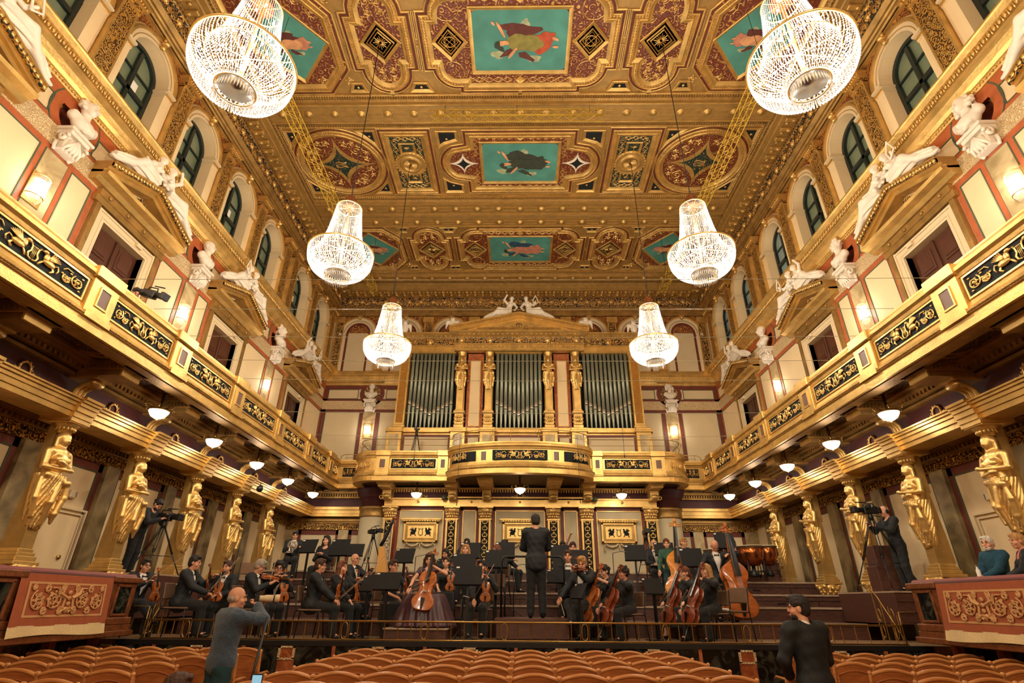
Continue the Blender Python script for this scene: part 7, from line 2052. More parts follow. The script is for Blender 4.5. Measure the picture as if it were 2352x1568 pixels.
# ================================================================ instruments
mat('varnish', (172, 92, 38), .18, var=.3, vscale=5, coat=.6, stretch=(1, 1, 3)); mat('varnish_dark', (118, 52, 26), .2, var=.3, vscale=5, coat=.6, stretch=(1, 1, 3)); mat('varnish_gold', (206, 132, 52), .2, var=.25, vscale=4, coat=.6, stretch=(1, 1, 3))
mat('ebony', (20, 18, 17), .25); mat('bow_stick', (150, 96, 52), .35); mat('bow_hair', (226, 216, 196), .6); mat('harp_gold', (206, 150, 72), .4, .2)
def fiddle(name, BL, w, rib, neck, finish, lab, cat, endpin=0, slope=False):
    """bowed instrument: bottom at origin, strings facing +y, scroll at the top (+z)"""
    root = thing(name, lab, cat)
    lo, wa, up = w, w*.56, w*.79
    pts = [(0, 0), (.35*lo, .005), (.75*lo, .045), (lo, .17), (.93*lo, .29), (.74*lo, .365), (.80*lo, .385), (wa*1.02, .44), (wa, .52), (wa*1.08, .59), (.80*up, .635), (.88*up, .655), (up, .76), (.93*up, .88), (.66*up, .965), (.30*up, .992), (.12*up, 1.0)]
    if slope: pts = pts[:-4]+[(.85*up, .86), (.45*up, .95), (.15*up, 1.0)]
    pts = [(x, z*BL) for x, z in pts]
    sm = []
    for i in range(len(pts)-1):
        p0, p1, p2, p3 = pts[max(0, i-1)], pts[i], pts[i+1], pts[min(len(pts)-1, i+2)]
        for t in (0, .33, .66):
            sm.append(tuple(.5*((2*p1[k])+(-p0[k]+p2[k])*t+(2*p0[k]-5*p1[k]+4*p2[k]-p3[k])*t*t+(-p0[k]+3*p1[k]-3*p2[k]+p3[k])*t**3) for k in (0, 1)))
    sm.append(pts[-1]); out = sm+[(-x, z) for x, z in sm[::-1]][:-1]
    n = len(out); m = MB(); c = BL*.48; vs = []
    rings = [(-rib/2-rib*.22, .30), (-rib/2-rib*.16, .62), (-rib/2-.02*BL*.1, .93), (-rib/2, 1.0), (-rib/2+rib*.04, 1.0), (-rib/2+rib*.05, .965), (rib/2-rib*.05, .965), (rib/2-rib*.04, 1.0), (rib/2, 1.0), (rib/2+.02*BL*.1, .93), (rib/2+rib*.2, .62), (rib/2+rib*.28, .30)]
    for y, k in rings:
        for x, z in out: vs.append((x*k, y, c+(z-c)*(k if k < .9 else .5+.5*k)))
    fs = [(i*n+j, i*n+(j+1) % n, (i+1)*n+(j+1) % n, (i+1)*n+j) for i in range(len(rings)-1) for j in range(n)]
    vs += [(0, rings[0][0], c), (0, rings[-1][0], c)]; a, b = len(vs)-2, len(vs)-1
    fs += [(a, (j+1) % n, j) for j in range(n)]+[(b, (len(rings)-1)*n+j, (len(rings)-1)*n+(j+1) % n) for j in range(n)]
    m.add(vs, fs, True); sb = m.build('sound_box', finish, root)
    yt = rib/2+rib*.24
    for s in (-1, 1):
        m = MB(); P_ = [(s*(wa*.62+q), rib/2+rib*.16, z*BL) for q, z in ((-.07*w, .49), (.0, .485), (.02*w, .46), (.03*w, .42), (.05*w, .38), (.12*w, .36), (.17*w, .375))]
        m.tube(P_, BL*.008, 5, flat=1.); m.build('f_hole', 'ebony', sb)
    nt = BL+neck; m = MB()
    m.tube([(0, rib*.1, BL*.97), (0, rib*.35, nt*.97), (0, rib*.3, nt)], [w*.17, w*.115, w*.11], 8)
    sc_ = w*.22; P_ = [(0, rib*.3+v-sc_*.5, nt+neck*.18+u) for u, v in spiral(neck*.16, 0, sc_, 1.35, -pi/2, -1, 14)]
    m.tube([(0, rib*.3, nt), (0, rib*.2, nt+neck*.18)]+P_, [w*.11, w*.10]+[w*(.12-.004*k) for k in range(len(P_))], 7)
    for s in (-1, 1):
        for k in (0, 1): m.cyl((0, rib*.22, nt+neck*(.06+.10*k+.04*(s > 0))), (s*w*.42, rib*.22, nt+neck*(.06+.10*k+.04*(s > 0))), w*.035, w*.06, 6)
    m.build('neck_and_scroll', finish, root)
    m = MB(); z0 = BL*.68; vs = []
    for z, q, y in ((z0, w*.20, yt+rib*.30), (nt, w*.125, rib*.55)): vs += [(-q, y-.01*BL, z), (q, y-.01*BL, z), (q, y+.012*BL, z), (0, y+.02*BL, z), (-q, y+.012*BL, z)]
    m.add(vs, [(0, 1, 2, 3, 4), (9, 8, 7, 6, 5)]+[(k, (k+1) % 5, 5+(k+1) % 5, 5+k) for k in range(5)], False); m.build('fingerboard', 'ebony', root)
    m = MB(); vs = []
    for z, q, y in ((.02*BL, w*.07, rib*.55), (.27*BL, w*.19, yt+rib*.28)): vs += [(-q, y, z), (q, y, z), (q, y+.015*BL, z), (-q, y+.015*BL, z)]
    m.add(vs, [(0, 1, 2, 3), (7, 6, 5, 4)]+[(k, (k+1) % 4, 4+(k+1) % 4, 4+k) for k in range(4)], False); m.build('tailpiece', 'ebony', root)
    m = MB(); zb = BL*.43
    m.prism([(-w*.22, yt-rib*.12), (w*.22, yt-rib*.12), (w*.17, yt+rib*.35), (0, yt+rib*.48), (-w*.17, yt+rib*.35)], zb-.008*BL, zb+.008*BL, lambda u, v, t: (u, v, t)); m.build('bridge', 'bow_hair', sb)
    m = MB()
    for k in range(4):
        x = (k-1.5)*w*.09; m.tube([(x*.8, yt+rib*.30, .25*BL), (x, yt+rib*.46, zb), (x*.5, rib*.62, nt)], max(.0008, BL*.0022), 3, caps=False)
    m.build('strings', 'steel', root)
    if endpin:
        m = MB(); m.cyl((0, 0, .01), (0, 0, -endpin), BL*.008, n=6); m.ell((0, 0, -.005), BL*.018, 8, 5); m.build('endpin', 'steel', root)
    return root
def bow(length=.74):
    root = thing('bow', 'x', 'bow')   # frog at origin, tip along +z
    m = MB(); m.tube([(0, .012, 0), (0, .006, length*.5), (0, .012, length)], [.0065, .005, .004], 6); m.build('bow_stick', 'bow_stick', root)
    m = MB(); m.box(-.004, .004, -.012, .010, .02, .07, .002); m.build('frog', 'ebony', root)
    m = MB(); m.box(-.004, .004, -.013, -.011, .05, length-.01); m.bar((0, -.012, length-.01), (0, .012, length), .006); m.build('bow_hair', 'bow_hair', root)
    return root
PROTO = {'violin': fiddle('violin', .356, .104, .034, .175, 'varnish', 'x', 'violin'), 'violin2': fiddle('violin', .37, .112, .036, .18, 'varnish_dark', 'x', 'violin'),
         'cello': fiddle('cello', .76, .215, .115, .34, 'varnish', 'x', 'cello', .34), 'cello2': fiddle('cello', .76, .215, .115, .34, 'varnish_dark', 'x', 'cello', .34),
         'bass': fiddle('double_bass', 1.12, .34, .20, .56, 'varnish_gold', 'x', 'double bass', .14, True), 'bass2': fiddle('double_bass', 1.12, .34, .20, .56, 'varnish', 'x', 'double bass', .14, True), 'bow': bow()}
USED = set()
def orient(o, base, up, front, S=1.):
    up = Vector(up).normalized(); fr = Vector(front); fr = (fr-up*fr.dot(up)).normalized(); rt = fr.cross(up)
    o.matrix_world = Matrix(((rt.x*S, fr.x*S, up.x*S, base[0]), (rt.y*S, fr.y*S, up.y*S, base[1]), (rt.z*S, fr.z*S, up.z*S, base[2]), (0, 0, 0, 1)))
def place(kind, P, base, up, front, lab, group=None, S=None):
    """base/up/front in the player's own frame"""
    M_ = P['M']; s = P['S'] if S is None else S
    b = M_ @ Vector(base); r = M_.to_3x3()
    o = PROTO[kind] if kind not in USED else dup(PROTO[kind]); USED.add(kind)
    o.rotation_mode = 'XYZ'; orient(o, b, r @ Vector(up), r @ Vector(front), s)
    o['label'] = lab
    if group: o['group'] = group
    return o
def bow_at(P, a, b, lab):
    o = place('bow', P, a, Vector(b)-Vector(a), (0, .3, 1) if abs((Vector(b)-Vector(a)).normalized().z) < .8 else (0, 1, 0), lab, 'bows'); return o
# ---- orchestra chair
def make_chair():
    root = thing('orchestra_chair', 'x', 'chair', (0, 0, 0), 0, 'black metal orchestra chairs')
    m = MB(); m.box(-.20, .20, -.18, .22, .43, .465, .015); m.build('seat', 'chair_pad', root)
    m = MB(); m.X = Matrix.Translation((0, -.22, .70)) @ Matrix.Rotation(.12, 4, 'X'); m.box(-.20, .20, -.02, .015, -.12, .14, .03); m.build('backrest', 'chair_pad', root)
    for sx in (-1, 1):
        m = MB(); m.tube([(sx*.2, -.26, .84), (sx*.2, -.21, .46), (sx*.21, -.26, .0)], .011, 6); m.build('leg', 'black', root)
        m = MB(); m.tube([(sx*.19, -.2, .44), (sx*.19, .18, .44), (sx*.21, .24, .0)], .011, 6); m.build('leg', 'black', root)
    return root
mat('chair_pad', (112, 82, 58), .8, var=.1, vscale=8)
CH0 = make_chair(); CH0_used = [False]
def chair_at(x, y, z, rz, lab, S=1.):
    o = CH0 if not CH0_used[0] else dup(CH0); CH0_used[0] = True
    o.location = (x, y, z); o.rotation_euler = (0, 0, rz); o.scale = (S, S, S); o['label'] = lab; return o
# ---- music stand: wide desk on a square post with a flat foot
def make_stand():
    root = thing('music_stand', 'x', 'music stand', (0, 0, 0), 0, 'black orchestral music stands')
    m = MB(); m.box(-.03, .03, -.02, .02, .02, 1.0); m.box(-.018, .018, -.012, .012, 1.0, 1.06); m.build('post', 'black', root)
    m = MB(); m.box(-.24, .24, -.14, .14, 0, .025, .008); m.build('foot', 'black', root)
    m = MB(); m.X = Matrix.Translation((0, .02, 1.14)) @ Matrix.Rotation(.42, 4, 'X'); m.box(-.29, .29, -.012, .0, -.18, .19, .004); m.box(-.29, .29, -.07, 0, -.19, -.17, .004); dk = m.build('desk', 'black_matte', root)
    m = MB(); m.X = Matrix.Translation((0, .02, 1.14)) @ Matrix.Rotation(.42, 4, 'X'); m.box(-.24, -.01, -.02, -.013, -.16, .14); m.box(.01, .24, -.02, -.013, -.16, .14); m.build('sheet_music', 'paper', dk)
    m = MB(); m.X = Matrix.Translation((0, .02, 1.14)) @ Matrix.Rotation(.42, 4, 'X'); m.box(.20, .27, .0, .002, .14, .17); m.build('shelf_tag', 'paper', dk)
    return root
MS0 = make_stand(); MSu = [False]
def stand(u, v, y, rz, lab, S=1.1, floor=None):
    """desk centre seen at (u, v)"""
    p = at(u, v, y); fz = stage_z(y) if floor is None else floor
    o = MS0 if not MSu[0] else dup(MS0); MSu[0] = True
    o.location = (p.x, y, fz); o.rotation_euler = (0, 0, rz); k = (p.z-fz)/1.14; o.scale = (S, S, k); o['label'] = lab; return o
# ---- tripod with video camera
def tripod(loc, rz, H, lab, spread=.55, mid=True):
    root = thing('tripod', lab, 'tripod', loc, rz, 'camera tripods')
    m = MB(); m.lathe([(.05, H-.12), (.06, H-.06), (.05, H), (.04, H+.05), (.06, H+.06)], 12); m.build('tripod_head', 'black', root)
    for k in range(3):
        a = k*2*pi/3+.5; c, s_ = cos(a), sin(a); m = MB()
        for q in (-.025, .025): m.cyl((.04*c-q*s_, .04*s_+q*c, H-.1), (spread*.55*c-q*s_, spread*.55*s_+q*c, H*.42), .012, n=6)
        m.cyl((spread*.5*c, spread*.5*s_, H*.47), (spread*c, spread*s_, 0), .015, n=6); m.ell((spread*c, spread*s_, .015), .028, 8, 5); m.ell((spread*.55*c, spread*.55*s_, H*.42), .03, 8, 5)
        m.build('leg', 'black', root)
    m = MB(); q = spread*.42
    for k in range(3): a = k*2*pi/3+.5; m.cyl((0, 0, H*.36), (q*1.3*cos(a), q*1.3*sin(a), H*.36), .009, n=5)
    m.build('spreader', 'black', root)
    m = MB(); m.tube([(.03, -.03, H), (.05, -.3, H-.04), (.05, -.42, H-.07)], .009, 5); m.build('pan_handle', 'black', root)
    return root
def videocam(loc, rz, lab, S=1., pitch=0.):
    root = thing('video_camera', lab, 'camera', loc, rz, 'video cameras'); root.scale = (S, S, S); root.rotation_euler = (pitch, 0, rz)
    m = MB(); m.box(-.06, .06, -.18, .12, .0, .15, .015); m.box(-.05, .05, -.25, -.18, .02, .13, .01); m.build('camera_body', 'black', root)
    m = MB(); m.lathe([(.035, 0), (.05, .02), (.05, .10), (.058, .12), (.058, .2), (.05, .2)], 14); m.v = [(x, z+.11, y+.08) for x, y, z in m.v]; m.box(-.08, .08, .28, .36, .02, .15, .01); m.build('lens', 'black', root)
    m = MB(); m.tube([(0, -.14, .15), (0, -.12, .21), (0, .08, .21), (0, .1, .15)], .012, 6); m.cyl((.02, .0, .24), (.02, .24, .24), .012, n=8); m.build('handle_and_microphone', 'black', root)
    m = MB(); m.box(-.16, -.07, .02, .10, .10, .17, .008); m.cyl((-.07, .05, .13), (-.05, .05, .13), .01, n=6); vf = m.build('viewfinder', 'black_matte', root)
    m = MB(); m.box(-.155, -.075, .018, .02, .105, .165); m.build('screen', 'screen_glow', vf)
    return root
def micstand(loc, H, lab, boom=.25, rz=0.):
    root = thing('microphone_stand', lab, 'microphone stand', loc, rz, 'microphone stands')
    m = MB(); m.cyl((0, 0, .05), (0, 0, H), .010, n=6); m.cyl((0, 0, H), (boom, 0, H+.05), .007, n=5); m.build('pole', 'black', root)
    m = MB()
    for k in range(3): a = k*2*pi/3; m.cyl((0, 0, .2), (.28*cos(a), .28*sin(a), .01), .009, n=5)
    m.build('base_legs', 'black', root)
    m = MB(); m.cyl((boom-.02, 0, H+.05), (boom+.11, 0, H+.02), .013, n=8); m.build('microphone', 'steel', root)
    return root
# ================================================================ the orchestra and crew
PP = {}
def SH_(l):
    w = l.split(); c = next((i+1 for i, q in enumerate(w) if q.endswith(',')), len(w)); k = min(len(w), max(c, 4), 12); return ' '.join(w[:k]).rstrip(',')
def player(key, u, v, y, rz, lab, floor=None, **kw):
    pose = kw.get('pose', 'sit'); p = at(u, v, y); fz = stage_z(y) if floor is None else floor
    lean = kw.get('lean', 0.); hh = H0[pose]-(.16 if pose != 'stand' else .2)*(1-cos(lean))*2
    S = (p.z-fz)/hh
    rr = R(rz); off = sin(lean)*.66*S
    loc = (p.x+sin(rr)*off, y-cos(rr)*off, fz)
    kw.setdefault('vox', .0125)
    P = person(lab, loc, rr, S, **kw); PP[key] = P
    if not .92 < S < 1.22: print('SCALE', key, round(S, 2))
    if pose == 'sit' and kw.get('chair', True): chair_at(loc[0], loc[1], fz, rr, 'black chair under the '+SH_(lab), S*1.05)
    elif pose == 'perch': 
        t_ = thing('stool', 'tall wooden stool under the '+SH_(lab), 'stool', loc, rr, 'bass stools'); t_.scale = (S, S, S)
        m = MB(); m.lathe([(.16, .66), (.17, .68), (.17, .71), (.15, .72)], 16); m.build('seat', 'chair_pad', t_)
        for k in range(4): a = pi/4+k*pi/2; m = MB(); m.cyl((.11*cos(a), .11*sin(a), .67), (.19*cos(a), .19*sin(a), 0), .016, n=6); m.build('leg', 'box_wood', t_)
    return P
def vio_knee(P, lab, kind='violin', side=-1, tilt=.1):
    place(kind, P, (side*.16, .38, .60), (side*-tilt, -.10, 1), (.25*side, 1, .1), lab, 'violins and violas')
KN = dict(lh=(-.13, .30, 1.02), rh=(.15, .36, .68))
player(1, 337, 1283, 11.6, -115, 'bow-tied violinist with glasses at the far left, one leg crossed', lean=.05, glasses=True, hc='dark', legs=1, lh=(-.10, .34, .98), rh=(.12, .38, .92), hy=-.1)
vio_knee(PP[1], 'violin held upright by the violinist at the far left'); bow_at(PP[1], (.14, .44, .95), (-.2, .75, 1.35), 'bow held across the knees of the violinist at the far left')
player(2, 448, 1275, 11.5, -82, 'dark-haired man in a dinner jacket seated in profile, second from the left', lean=.08, hc='dark', lh=(-.12, .42, .98), rh=(.12, .46, .72))
vio_knee(PP[2], 'violin held by the second seated man from the left, in profile', 'violin2'); bow_at(PP[2], (.14, .50, .72), (-.10, .80, 1.30), 'bow held by the second seated man from the left')
player(3, 528, 1288, 12.2, 172, 'bearded violinist in bow tie facing the viewer, behind the photographer', hc='brown', beard=True, rh=(.22, .3, .66), lh=(-.16, .32, .72))
vio_knee(PP[3], 'violin on the knee of the bearded player behind the photographer'); bow_at(PP[3], (.22, .36, .68), (.34, .5, 1.36), 'bow standing on the knee of the bearded player')
player(4, 597, 1284, 11.7, -95, 'grey-haired violinist with glasses seated beside the photographer, violin under his chin', lean=.12, glasses=True, hc='grey', lh=(-.28, .44, 1.02), rh=(.05, .42, .92), hy=.2, hp=.25)
place('violin', PP[4], (-.06, .14, 1.06), (-.55, .83, -.12), (.3, .2, 1), 'violin played under the chin of the grey-haired man', 'violins and violas'); bow_at(PP[4], (.12, .44, .95), (-.42, .2, 1.45), 'bow raised by the grey-haired violinist')
player(5, 643, 1288, 12.3, -152, 'curly-haired bow-tied violinist with glasses looking down, violin upright on his knee', glasses=True, hc='dark', hair='curly', hp=.25, lh=(-.12, .36, 1.0), rh=(.05, .34, 1.05))
vio_knee(PP[5], 'violin standing on the knee of the curly-haired player'); bow_at(PP[5], (.05, .42, 1.08), (.30, .34, .66), 'bow held by the curly-haired player')
player(6, 735, 1283, 11.5, -82, 'man with glasses and swept-back hair in profile on the front chair, left of the middle', lean=.04, glasses=True, hc='brown', lh=(-.1, .40, .66), rh=(.12, .42, .64), vox=.011)
place('violin', PP[6], (-.12, .42, .57), (.08, .12, 1), (.3, 1, 0), 'violin between the man with glasses and the long-haired woman', 'violins and violas'); bow_at(PP[6], (.12, .48, .64), (-.02, .98, 1.12), 'bow slanting up from the lap of the man with glasses')
player(7, 786, 1288, 12.1, -112, 'woman with long light-brown hair in a black jacket seated beside the man with glasses', sex='f', hair='long', hc='auburn', suit='blouse', skin='skin_pale', lh=(-.12, .34, .98), rh=(.12, .42, .62))
vio_knee(PP[7], 'violin held upright by the long-haired woman'); bow_at(PP[7], (.14, .46, .62), (-.1, 1.1, .60), 'bow lying level from the lap of the long-haired woman')
player(8, 815, 1271, 12.8, -112, 'bald bow-tied man with glasses holding a violin on his knee, behind the long-haired woman', hair='none', glasses=True, beard=True, hc='brown', lh=(-.18, .38, 1.0), rh=(.1, .36, .72))
vio_knee(PP[8], 'violin held at its neck by the bald man with glasses', 'violin2'); bow_at(PP[8], (.1, .42, .74), (-.35, .6, 1.3), 'bow held by the bald man with glasses')
player(9, 680, 1220, 17.55, -160, 'horn player in a dinner jacket on the top step at the left', hc='dark', hp=.2, rh=(.06, .30, .86), lh=(-.24, .40, .86), vox=.014)
player(10, 753, 1230, 16.1, 175, 'young woman with long dark hair in black behind the left music stands', sex='f', hair='long', hc='dark', suit='blouse', skin='skin_pale', rh=(.06, .2, .86), lh=(-.04, .24, .86), vox=.014)
player(11, 903, 1285, 12.5, -130, 'woman with glasses and tied-back hair, left of the cello soloist', sex='f', hair='bun', hc='brown', glasses=True, suit='dress', sleeve=.5, rh=(.12, .34, .68), lh=(-.16, .38, 1.0))
vio_knee(PP[11], 'viola on the knee of the woman with glasses left of the soloist', 'violin2'); bow_at(PP[11], (.12, .40, .70), (-.35, .62, .9), 'bow held by the woman with glasses left of the soloist')
player(12, 988, 1270, 11.95, 182, 'cello soloist with long wavy hair in a plum gown on the low platform', floor=1.285, sex='f', hair='wavy', hc='brown', suit='gown', skin='skin_pale', hp=.22, rh=(.30, .42, .70), lh=(-.17, .30, 1.06), vox=.0105, chair=False, reh=(.9, 0, -.5), leh=(-.9, 0, -.4), spread=.24)
place('cello', PP[12], (.02, .66, .28), (-.13, -.40, 1), (0, 1, .25), 'amber cello held by the soloist in the plum gown', 'cellos', S=1.0); bow_at(PP[12], (.32, .52, .68), (-.30, .70, .95), 'bow drawn across the soloist\'s cello')
player(13, 1026, 1279, 12.95, 178, 'woman in a black sequinned dress holding a violin upright, right of the soloist', sex='f', hair='bun', hc='brown', suit='dress', skin='skin_pale', lh=(-.22, .26, .96), rh=(.1, .34, .64), sleeve=.5)
vio_knee(PP[13], 'violin held upright by the woman in the sequinned dress', tilt=-.05)
player(14, 1025, 1260, 14.45, 175, 'dark long-haired woman half hidden behind the soloist\'s right shoulder', sex='f', hair='long', hc='dark', suit='blouse', vox=.014, hy=-.3, hp=.2)
player(15, 1070, 1250, 14.75, 180, 'blond woman behind the music stands, seated in front of the man with glasses', sex='f', hair='long', hc='blond', suit='blouse', skin='skin_pale', vox=.014)
player(16, 1073, 1237, 16.2, 180, 'dark-haired man with thick black glasses in the row of winds', hc='dark', glasses=True, beard=True, suit='suit', vox=.014)
player(17, 1107, 1286, 12.5, 172, 'dark-haired woman in a black blouse with a violin upright, left of the podium', sex='f', hair='bun', hc='dark', suit='blouse', lh=(-.20, .30, 1.0), rh=(.06, .38, .64))
vio_knee(PP[17], 'violin held upright by the woman left of the podium', tilt=-.02); bow_at(PP[17], (.06, .44, .64), (-.26, .5, 1.12), 'bow held by the woman left of the podium')
player(18, 1143, 1251, 14.7, 120, 'auburn-haired woman in black turned to the left, behind the conductor\'s stand', sex='f', hair='long', hc='auburn', suit='blouse', glasses=True, vox=.014)
player(19, 1158, 1239, 16.4, -110, 'dark-haired man looking right, back row left of the conductor', hc='dark', vox=.014, rh=(.1, .3, .8))
player(20, 1230, 1181, 12.15, 2, 'conductor in a dark suit standing on the podium with his back to the viewer', floor=1.45, pose='stand', hc='dark', noface=True, vox=.010, rh=(.15, .36, 1.16), lh=(-.15, .36, 1.16), reh=(.45, -.5, -.7), leh=(-.45, -.5, -.7), hp=.1)
player(21, 1292, 1243, 16.4, 175, 'dark-haired player with a bassoon, back row right of the conductor', hc='dark', skin='skin_dark', hp=.25, vox=.014)
player(22, 1315, 1246, 14.8, 178, 'fair-haired young man among the winds, right of the conductor', hc='brown', hair='quiff', vox=.014)
player(23, 1304, 1264, 13.3, 172, 'young bow-tied viola player right of the podium rail', hc='brown', lh=(-.24, .30, .98), rh=(.1, .34, .72))
vio_knee(PP[23], 'viola held upright by the young player right of the podium rail', 'violin2', tilt=-.05)
player(24, 1338, 1278, 12.2, 145, 'fair-haired violinist in a dinner jacket with the violin under his chin, right of the podium', hc='blond', hair='quiff', hy=.25, hp=.3, lh=(-.10, .42, 1.10), rh=(.26, .40, .66), legs=1)
place('violin2', PP[24], (-.05, .12, 1.08), (-.25, .95, .05), (.2, .1, 1), 'violin under the chin of the fair-haired violinist', 'violins and violas'); bow_at(PP[24], (.26, .46, .66), (-.12, .95, .42), 'bow pointing down from the fair-haired violinist\'s hand')
CEL = dict(lh=(-.17, .26, 1.06), rh=(.34, .46, .62), leh=(-.9, 0, -.3), reh=(.9, 0, -.4), spread=.26)
def cello(P, lab, blab, kind='cello'):
    place(kind, P, (.0, .62, .28), (-.12, -.42, 1), (0, 1, .3), lab, 'cellos', S=P['S']*.95); bow_at(P, (.34, .52, .64), (-.30, .78, .86), blab)
player(25, 1390, 1297, 12.3, 118, 'dark-haired woman cellist in black looking down, first cello right of the podium', sex='f', hair='bun', hc='dark', suit='dress', hp=.25, sleeve=.5, skin='skin_pale', **CEL); cello(PP[25], 'cello of the dark-haired woman looking down', 'bow of the dark-haired woman cellist')
player(26, 1433, 1300, 11.6, 112, 'cellist in a black jumper with curly hair, second cello right of the podium', sex='f', hair='curly', hc='dark', suit='blouse', lean=.06, **CEL); cello(PP[26], 'cello of the curly-haired cellist in a black jumper', 'bow of the curly-haired cellist', 'cello2')
player(27, 1500, 1239, 16.35, 178, 'balding bow-tied man seated with a score on his lap, beside the remote camera', hair='bald', hc='brown', vox=.0125, rh=(.1, .32, .72), lh=(-.1, .32, .72))
player(28, 1533, 1237, 14.7, 170, 'short-haired bassist in a green printed blouse and jeans, left double bass', pose='perch', sex='f', hair='short', hc='auburn', suit='print', skin='skin_pale', lh=(-.22, .34, 1.30), rh=(.32, .30, .80), hy=-.1, hp=.1, roll=.06)
place('bass', PP[28], (-.12, .55, .16), (-.06, -.26, 1), (.15, 1, .2), 'honey-coloured double bass at the left, held by the bassist in the green blouse', 'double basses', S=1.02); bow_at(PP[28], (.34, .36, .80), (.36, .42, .12), 'bow hanging from the hand of the bassist in the green blouse')
player(29, 1567, 1235, 16.2, -155, 'fair-haired man looking aside behind the left double bass', hc='blond', vox=.014)
player(30, 1638, 1239, 13.6, 176, 'bald bow-tied bassist with head bowed over the right double bass', pose='perch', hair='none', hc='brown', hp=.7, lean=.1, lh=(-.20, .40, 1.28), rh=(.38, .30, .92), leh=(-.9, -.2, .1))
place('bass2', PP[30], (-.20, .62, .06), (-.02, -.22, 1), (-.12, 1, .2), 'reddish double bass at the right, held by the bald bassist', 'double basses', S=1.08)
player(31, 1660, 1206, 17.55, 174, 'balding timpanist with glasses standing behind the kettledrums', pose='stand', hair='bald', hc='dark', glasses=True, rh=(.2, .34, 1.02), lh=(-.2, .34, 1.02), vox=.0125)
player(32, 1573, 1301, 12.4, 112, 'light-brown-haired woman cellist in profile, left of the two cellos at the right', sex='f', hair='pony', hc='auburn', suit='dress', skin='skin_pale', **CEL); cello(PP[32], 'dark cello of the woman between the two double basses', 'bow of the cellist between the two double basses', 'cello2')
player(33, 1622, 1295, 11.7, 112, 'blond long-haired woman cellist in a black top and trousers, rightmost player of the front row', sex='f', hair='long', hc='blond', suit='blouse', skin='skin_pale', **CEL); cello(PP[33], 'red-brown cello of the blond cellist, rightmost in the front row', 'bow of the blond cellist', 'cello2')
# ---- people in the stalls, boxes and gallery
def stander(key, p, fz, rz, lab, H=None, **kw):
    S = (p.z-fz)/H0['stand'] if H is None else H
    return player_at(key, p, fz, rz, lab, S, **kw)
def player_at(key, p, fz, rz, lab, S, **kw):
    kw.setdefault('vox', .0105); lean = kw.get('lean', 0.); rr = R(rz); off = sin(lean)*.66*S
    P = person(lab, (p.x+sin(rr)*off, p.y-cos(rr)*off, fz), rr, S, pose='stand', **kw); PP[key] = P; return P
P34 = stander(34, at(545, 1347, 7.6), 0, -38, 'photographer in a grey-blue cable-knit jumper aiming a long lens, in the left aisle', suit='knit', hair='bald', hc='grey', hy=-.45, vox=.0095, rh=(.10, .25, 1.56), lh=(.0, .36, 1.57), reh=(.8, .1, -.6), leh=(-.6, .3, -.7), noface=False)
cm_ = thing('photo_camera', 'photo camera with a long beige telephoto lens in the photographer\'s hands', 'camera', P34['M'] @ Vector((.04, .26, 1.64)), R(-66)); cm_.scale = (.85, .8, .9)
m = MB(); m.box(-.07, .07, -.04, .03, -.05, .05, .012); m.box(-.03, .03, -.03, .03, .05, .075, .01); m.build('camera_body', 'black', cm_)
m = MB(); m.lathe([(.035, 0), (.04, .02), (.04, .08), (.048, .10), (.048, .25), (.055, .26), (.055, .32), (.05, .32), (.045, .27)], 18); m.v = [(x, z+.03, y) for x, y, z in m.v]; m.build('telephoto_lens', 'cream_trim', cm_)
m = MB()
for z in (.22, .27): m.lathe([(.0485, z), (.0495, z+.004), (.0495, z+.018), (.0485, z+.022)], 18)
m.v = [(x, z+.03, y) for x, y, z in m.v]; m.build('rubber_rings', 'black', cm_)
P35 = stander(35, at(1832, 1367, 6.6), 0, 14, 'usher in a black suit seen from behind, head turned left, standing in the right aisle', suit='suit', hair='short', hc='dark', hy=.9, beard=True, vox=.0095, rh=(.12, .22, 1.0), lh=(-.14, .20, 1.0), reh=(.9, -.4, -.3), leh=(-.9, -.4, -.3))
stander(36, at_x(362, 1150, -8.75), 2.25, -96, 'bearded cameraman in black with a bun leaning over a tripod camera, left side', suit='black', hair='bun', hc='dark', beard=True, lean=.42, hp=.35, rh=(.0, .48, 1.22), lh=(-.16, .5, 1.3), H=.98)
stander(37, at_x(2030, 1161, 8.55), 2.0, 92, 'balding cameraman in black with headphones behind a tripod camera, right side', suit='black', hair='bald', hc='brown', lean=.06, rh=(.12, .42, 1.36), lh=(-.1, .4, 1.3))
h_ = PP[37]; hp_ = thing('headphones', 'black headphones on the cameraman on the right', 'headphones', h_['M'] @ h_['H'](0, 0, 0), h_['rz']); hp_.scale = (h_['S'],)*3
m = MB(); m.tube([(.09*cos(t*pi/10), -.01, .02+.115*sin(t*pi/10)) for t in range(11)], .007, 6); m.build('headband', 'black', hp_)
m = MB()
for s in (-1, 1): m.ell((s*.09, -.005, 0), (.02, .035, .04), 10, 8)
m.build('ear_cushions', 'black_matte', hp_)
P38 = stander(38, at_x(318, 652, -7.95), 6.0, -120, 'cameraman in black crouching behind a camera on the left balcony', suit='black', hair='short', hc='dark', H=.86, hp=.4, lean=.2, rh=(.1, .45, 1.3), lh=(-.1, .45, 1.3))
stander(39, at_x(2270, 1243, 8.0), 1.16, 98, 'grey-haired bearded man in a blue jumper holding a bottle, right box', suit='jumper', hair='short', hc='white', beard=True, hy=.25, rh=(.10, .30, 1.12), lh=(-.05, .36, 1.08), H=.93)
stander(40, at_x(2345, 1250, 7.75), 1.16, 60, 'light-haired woman with a coral neckline at the right edge, facing the man', sex='f', suit='coral', hair='short', hc='blond', hy=.3, rh=(.14, .34, 1.06), lh=(-.1, .34, 1.06), H=.90)
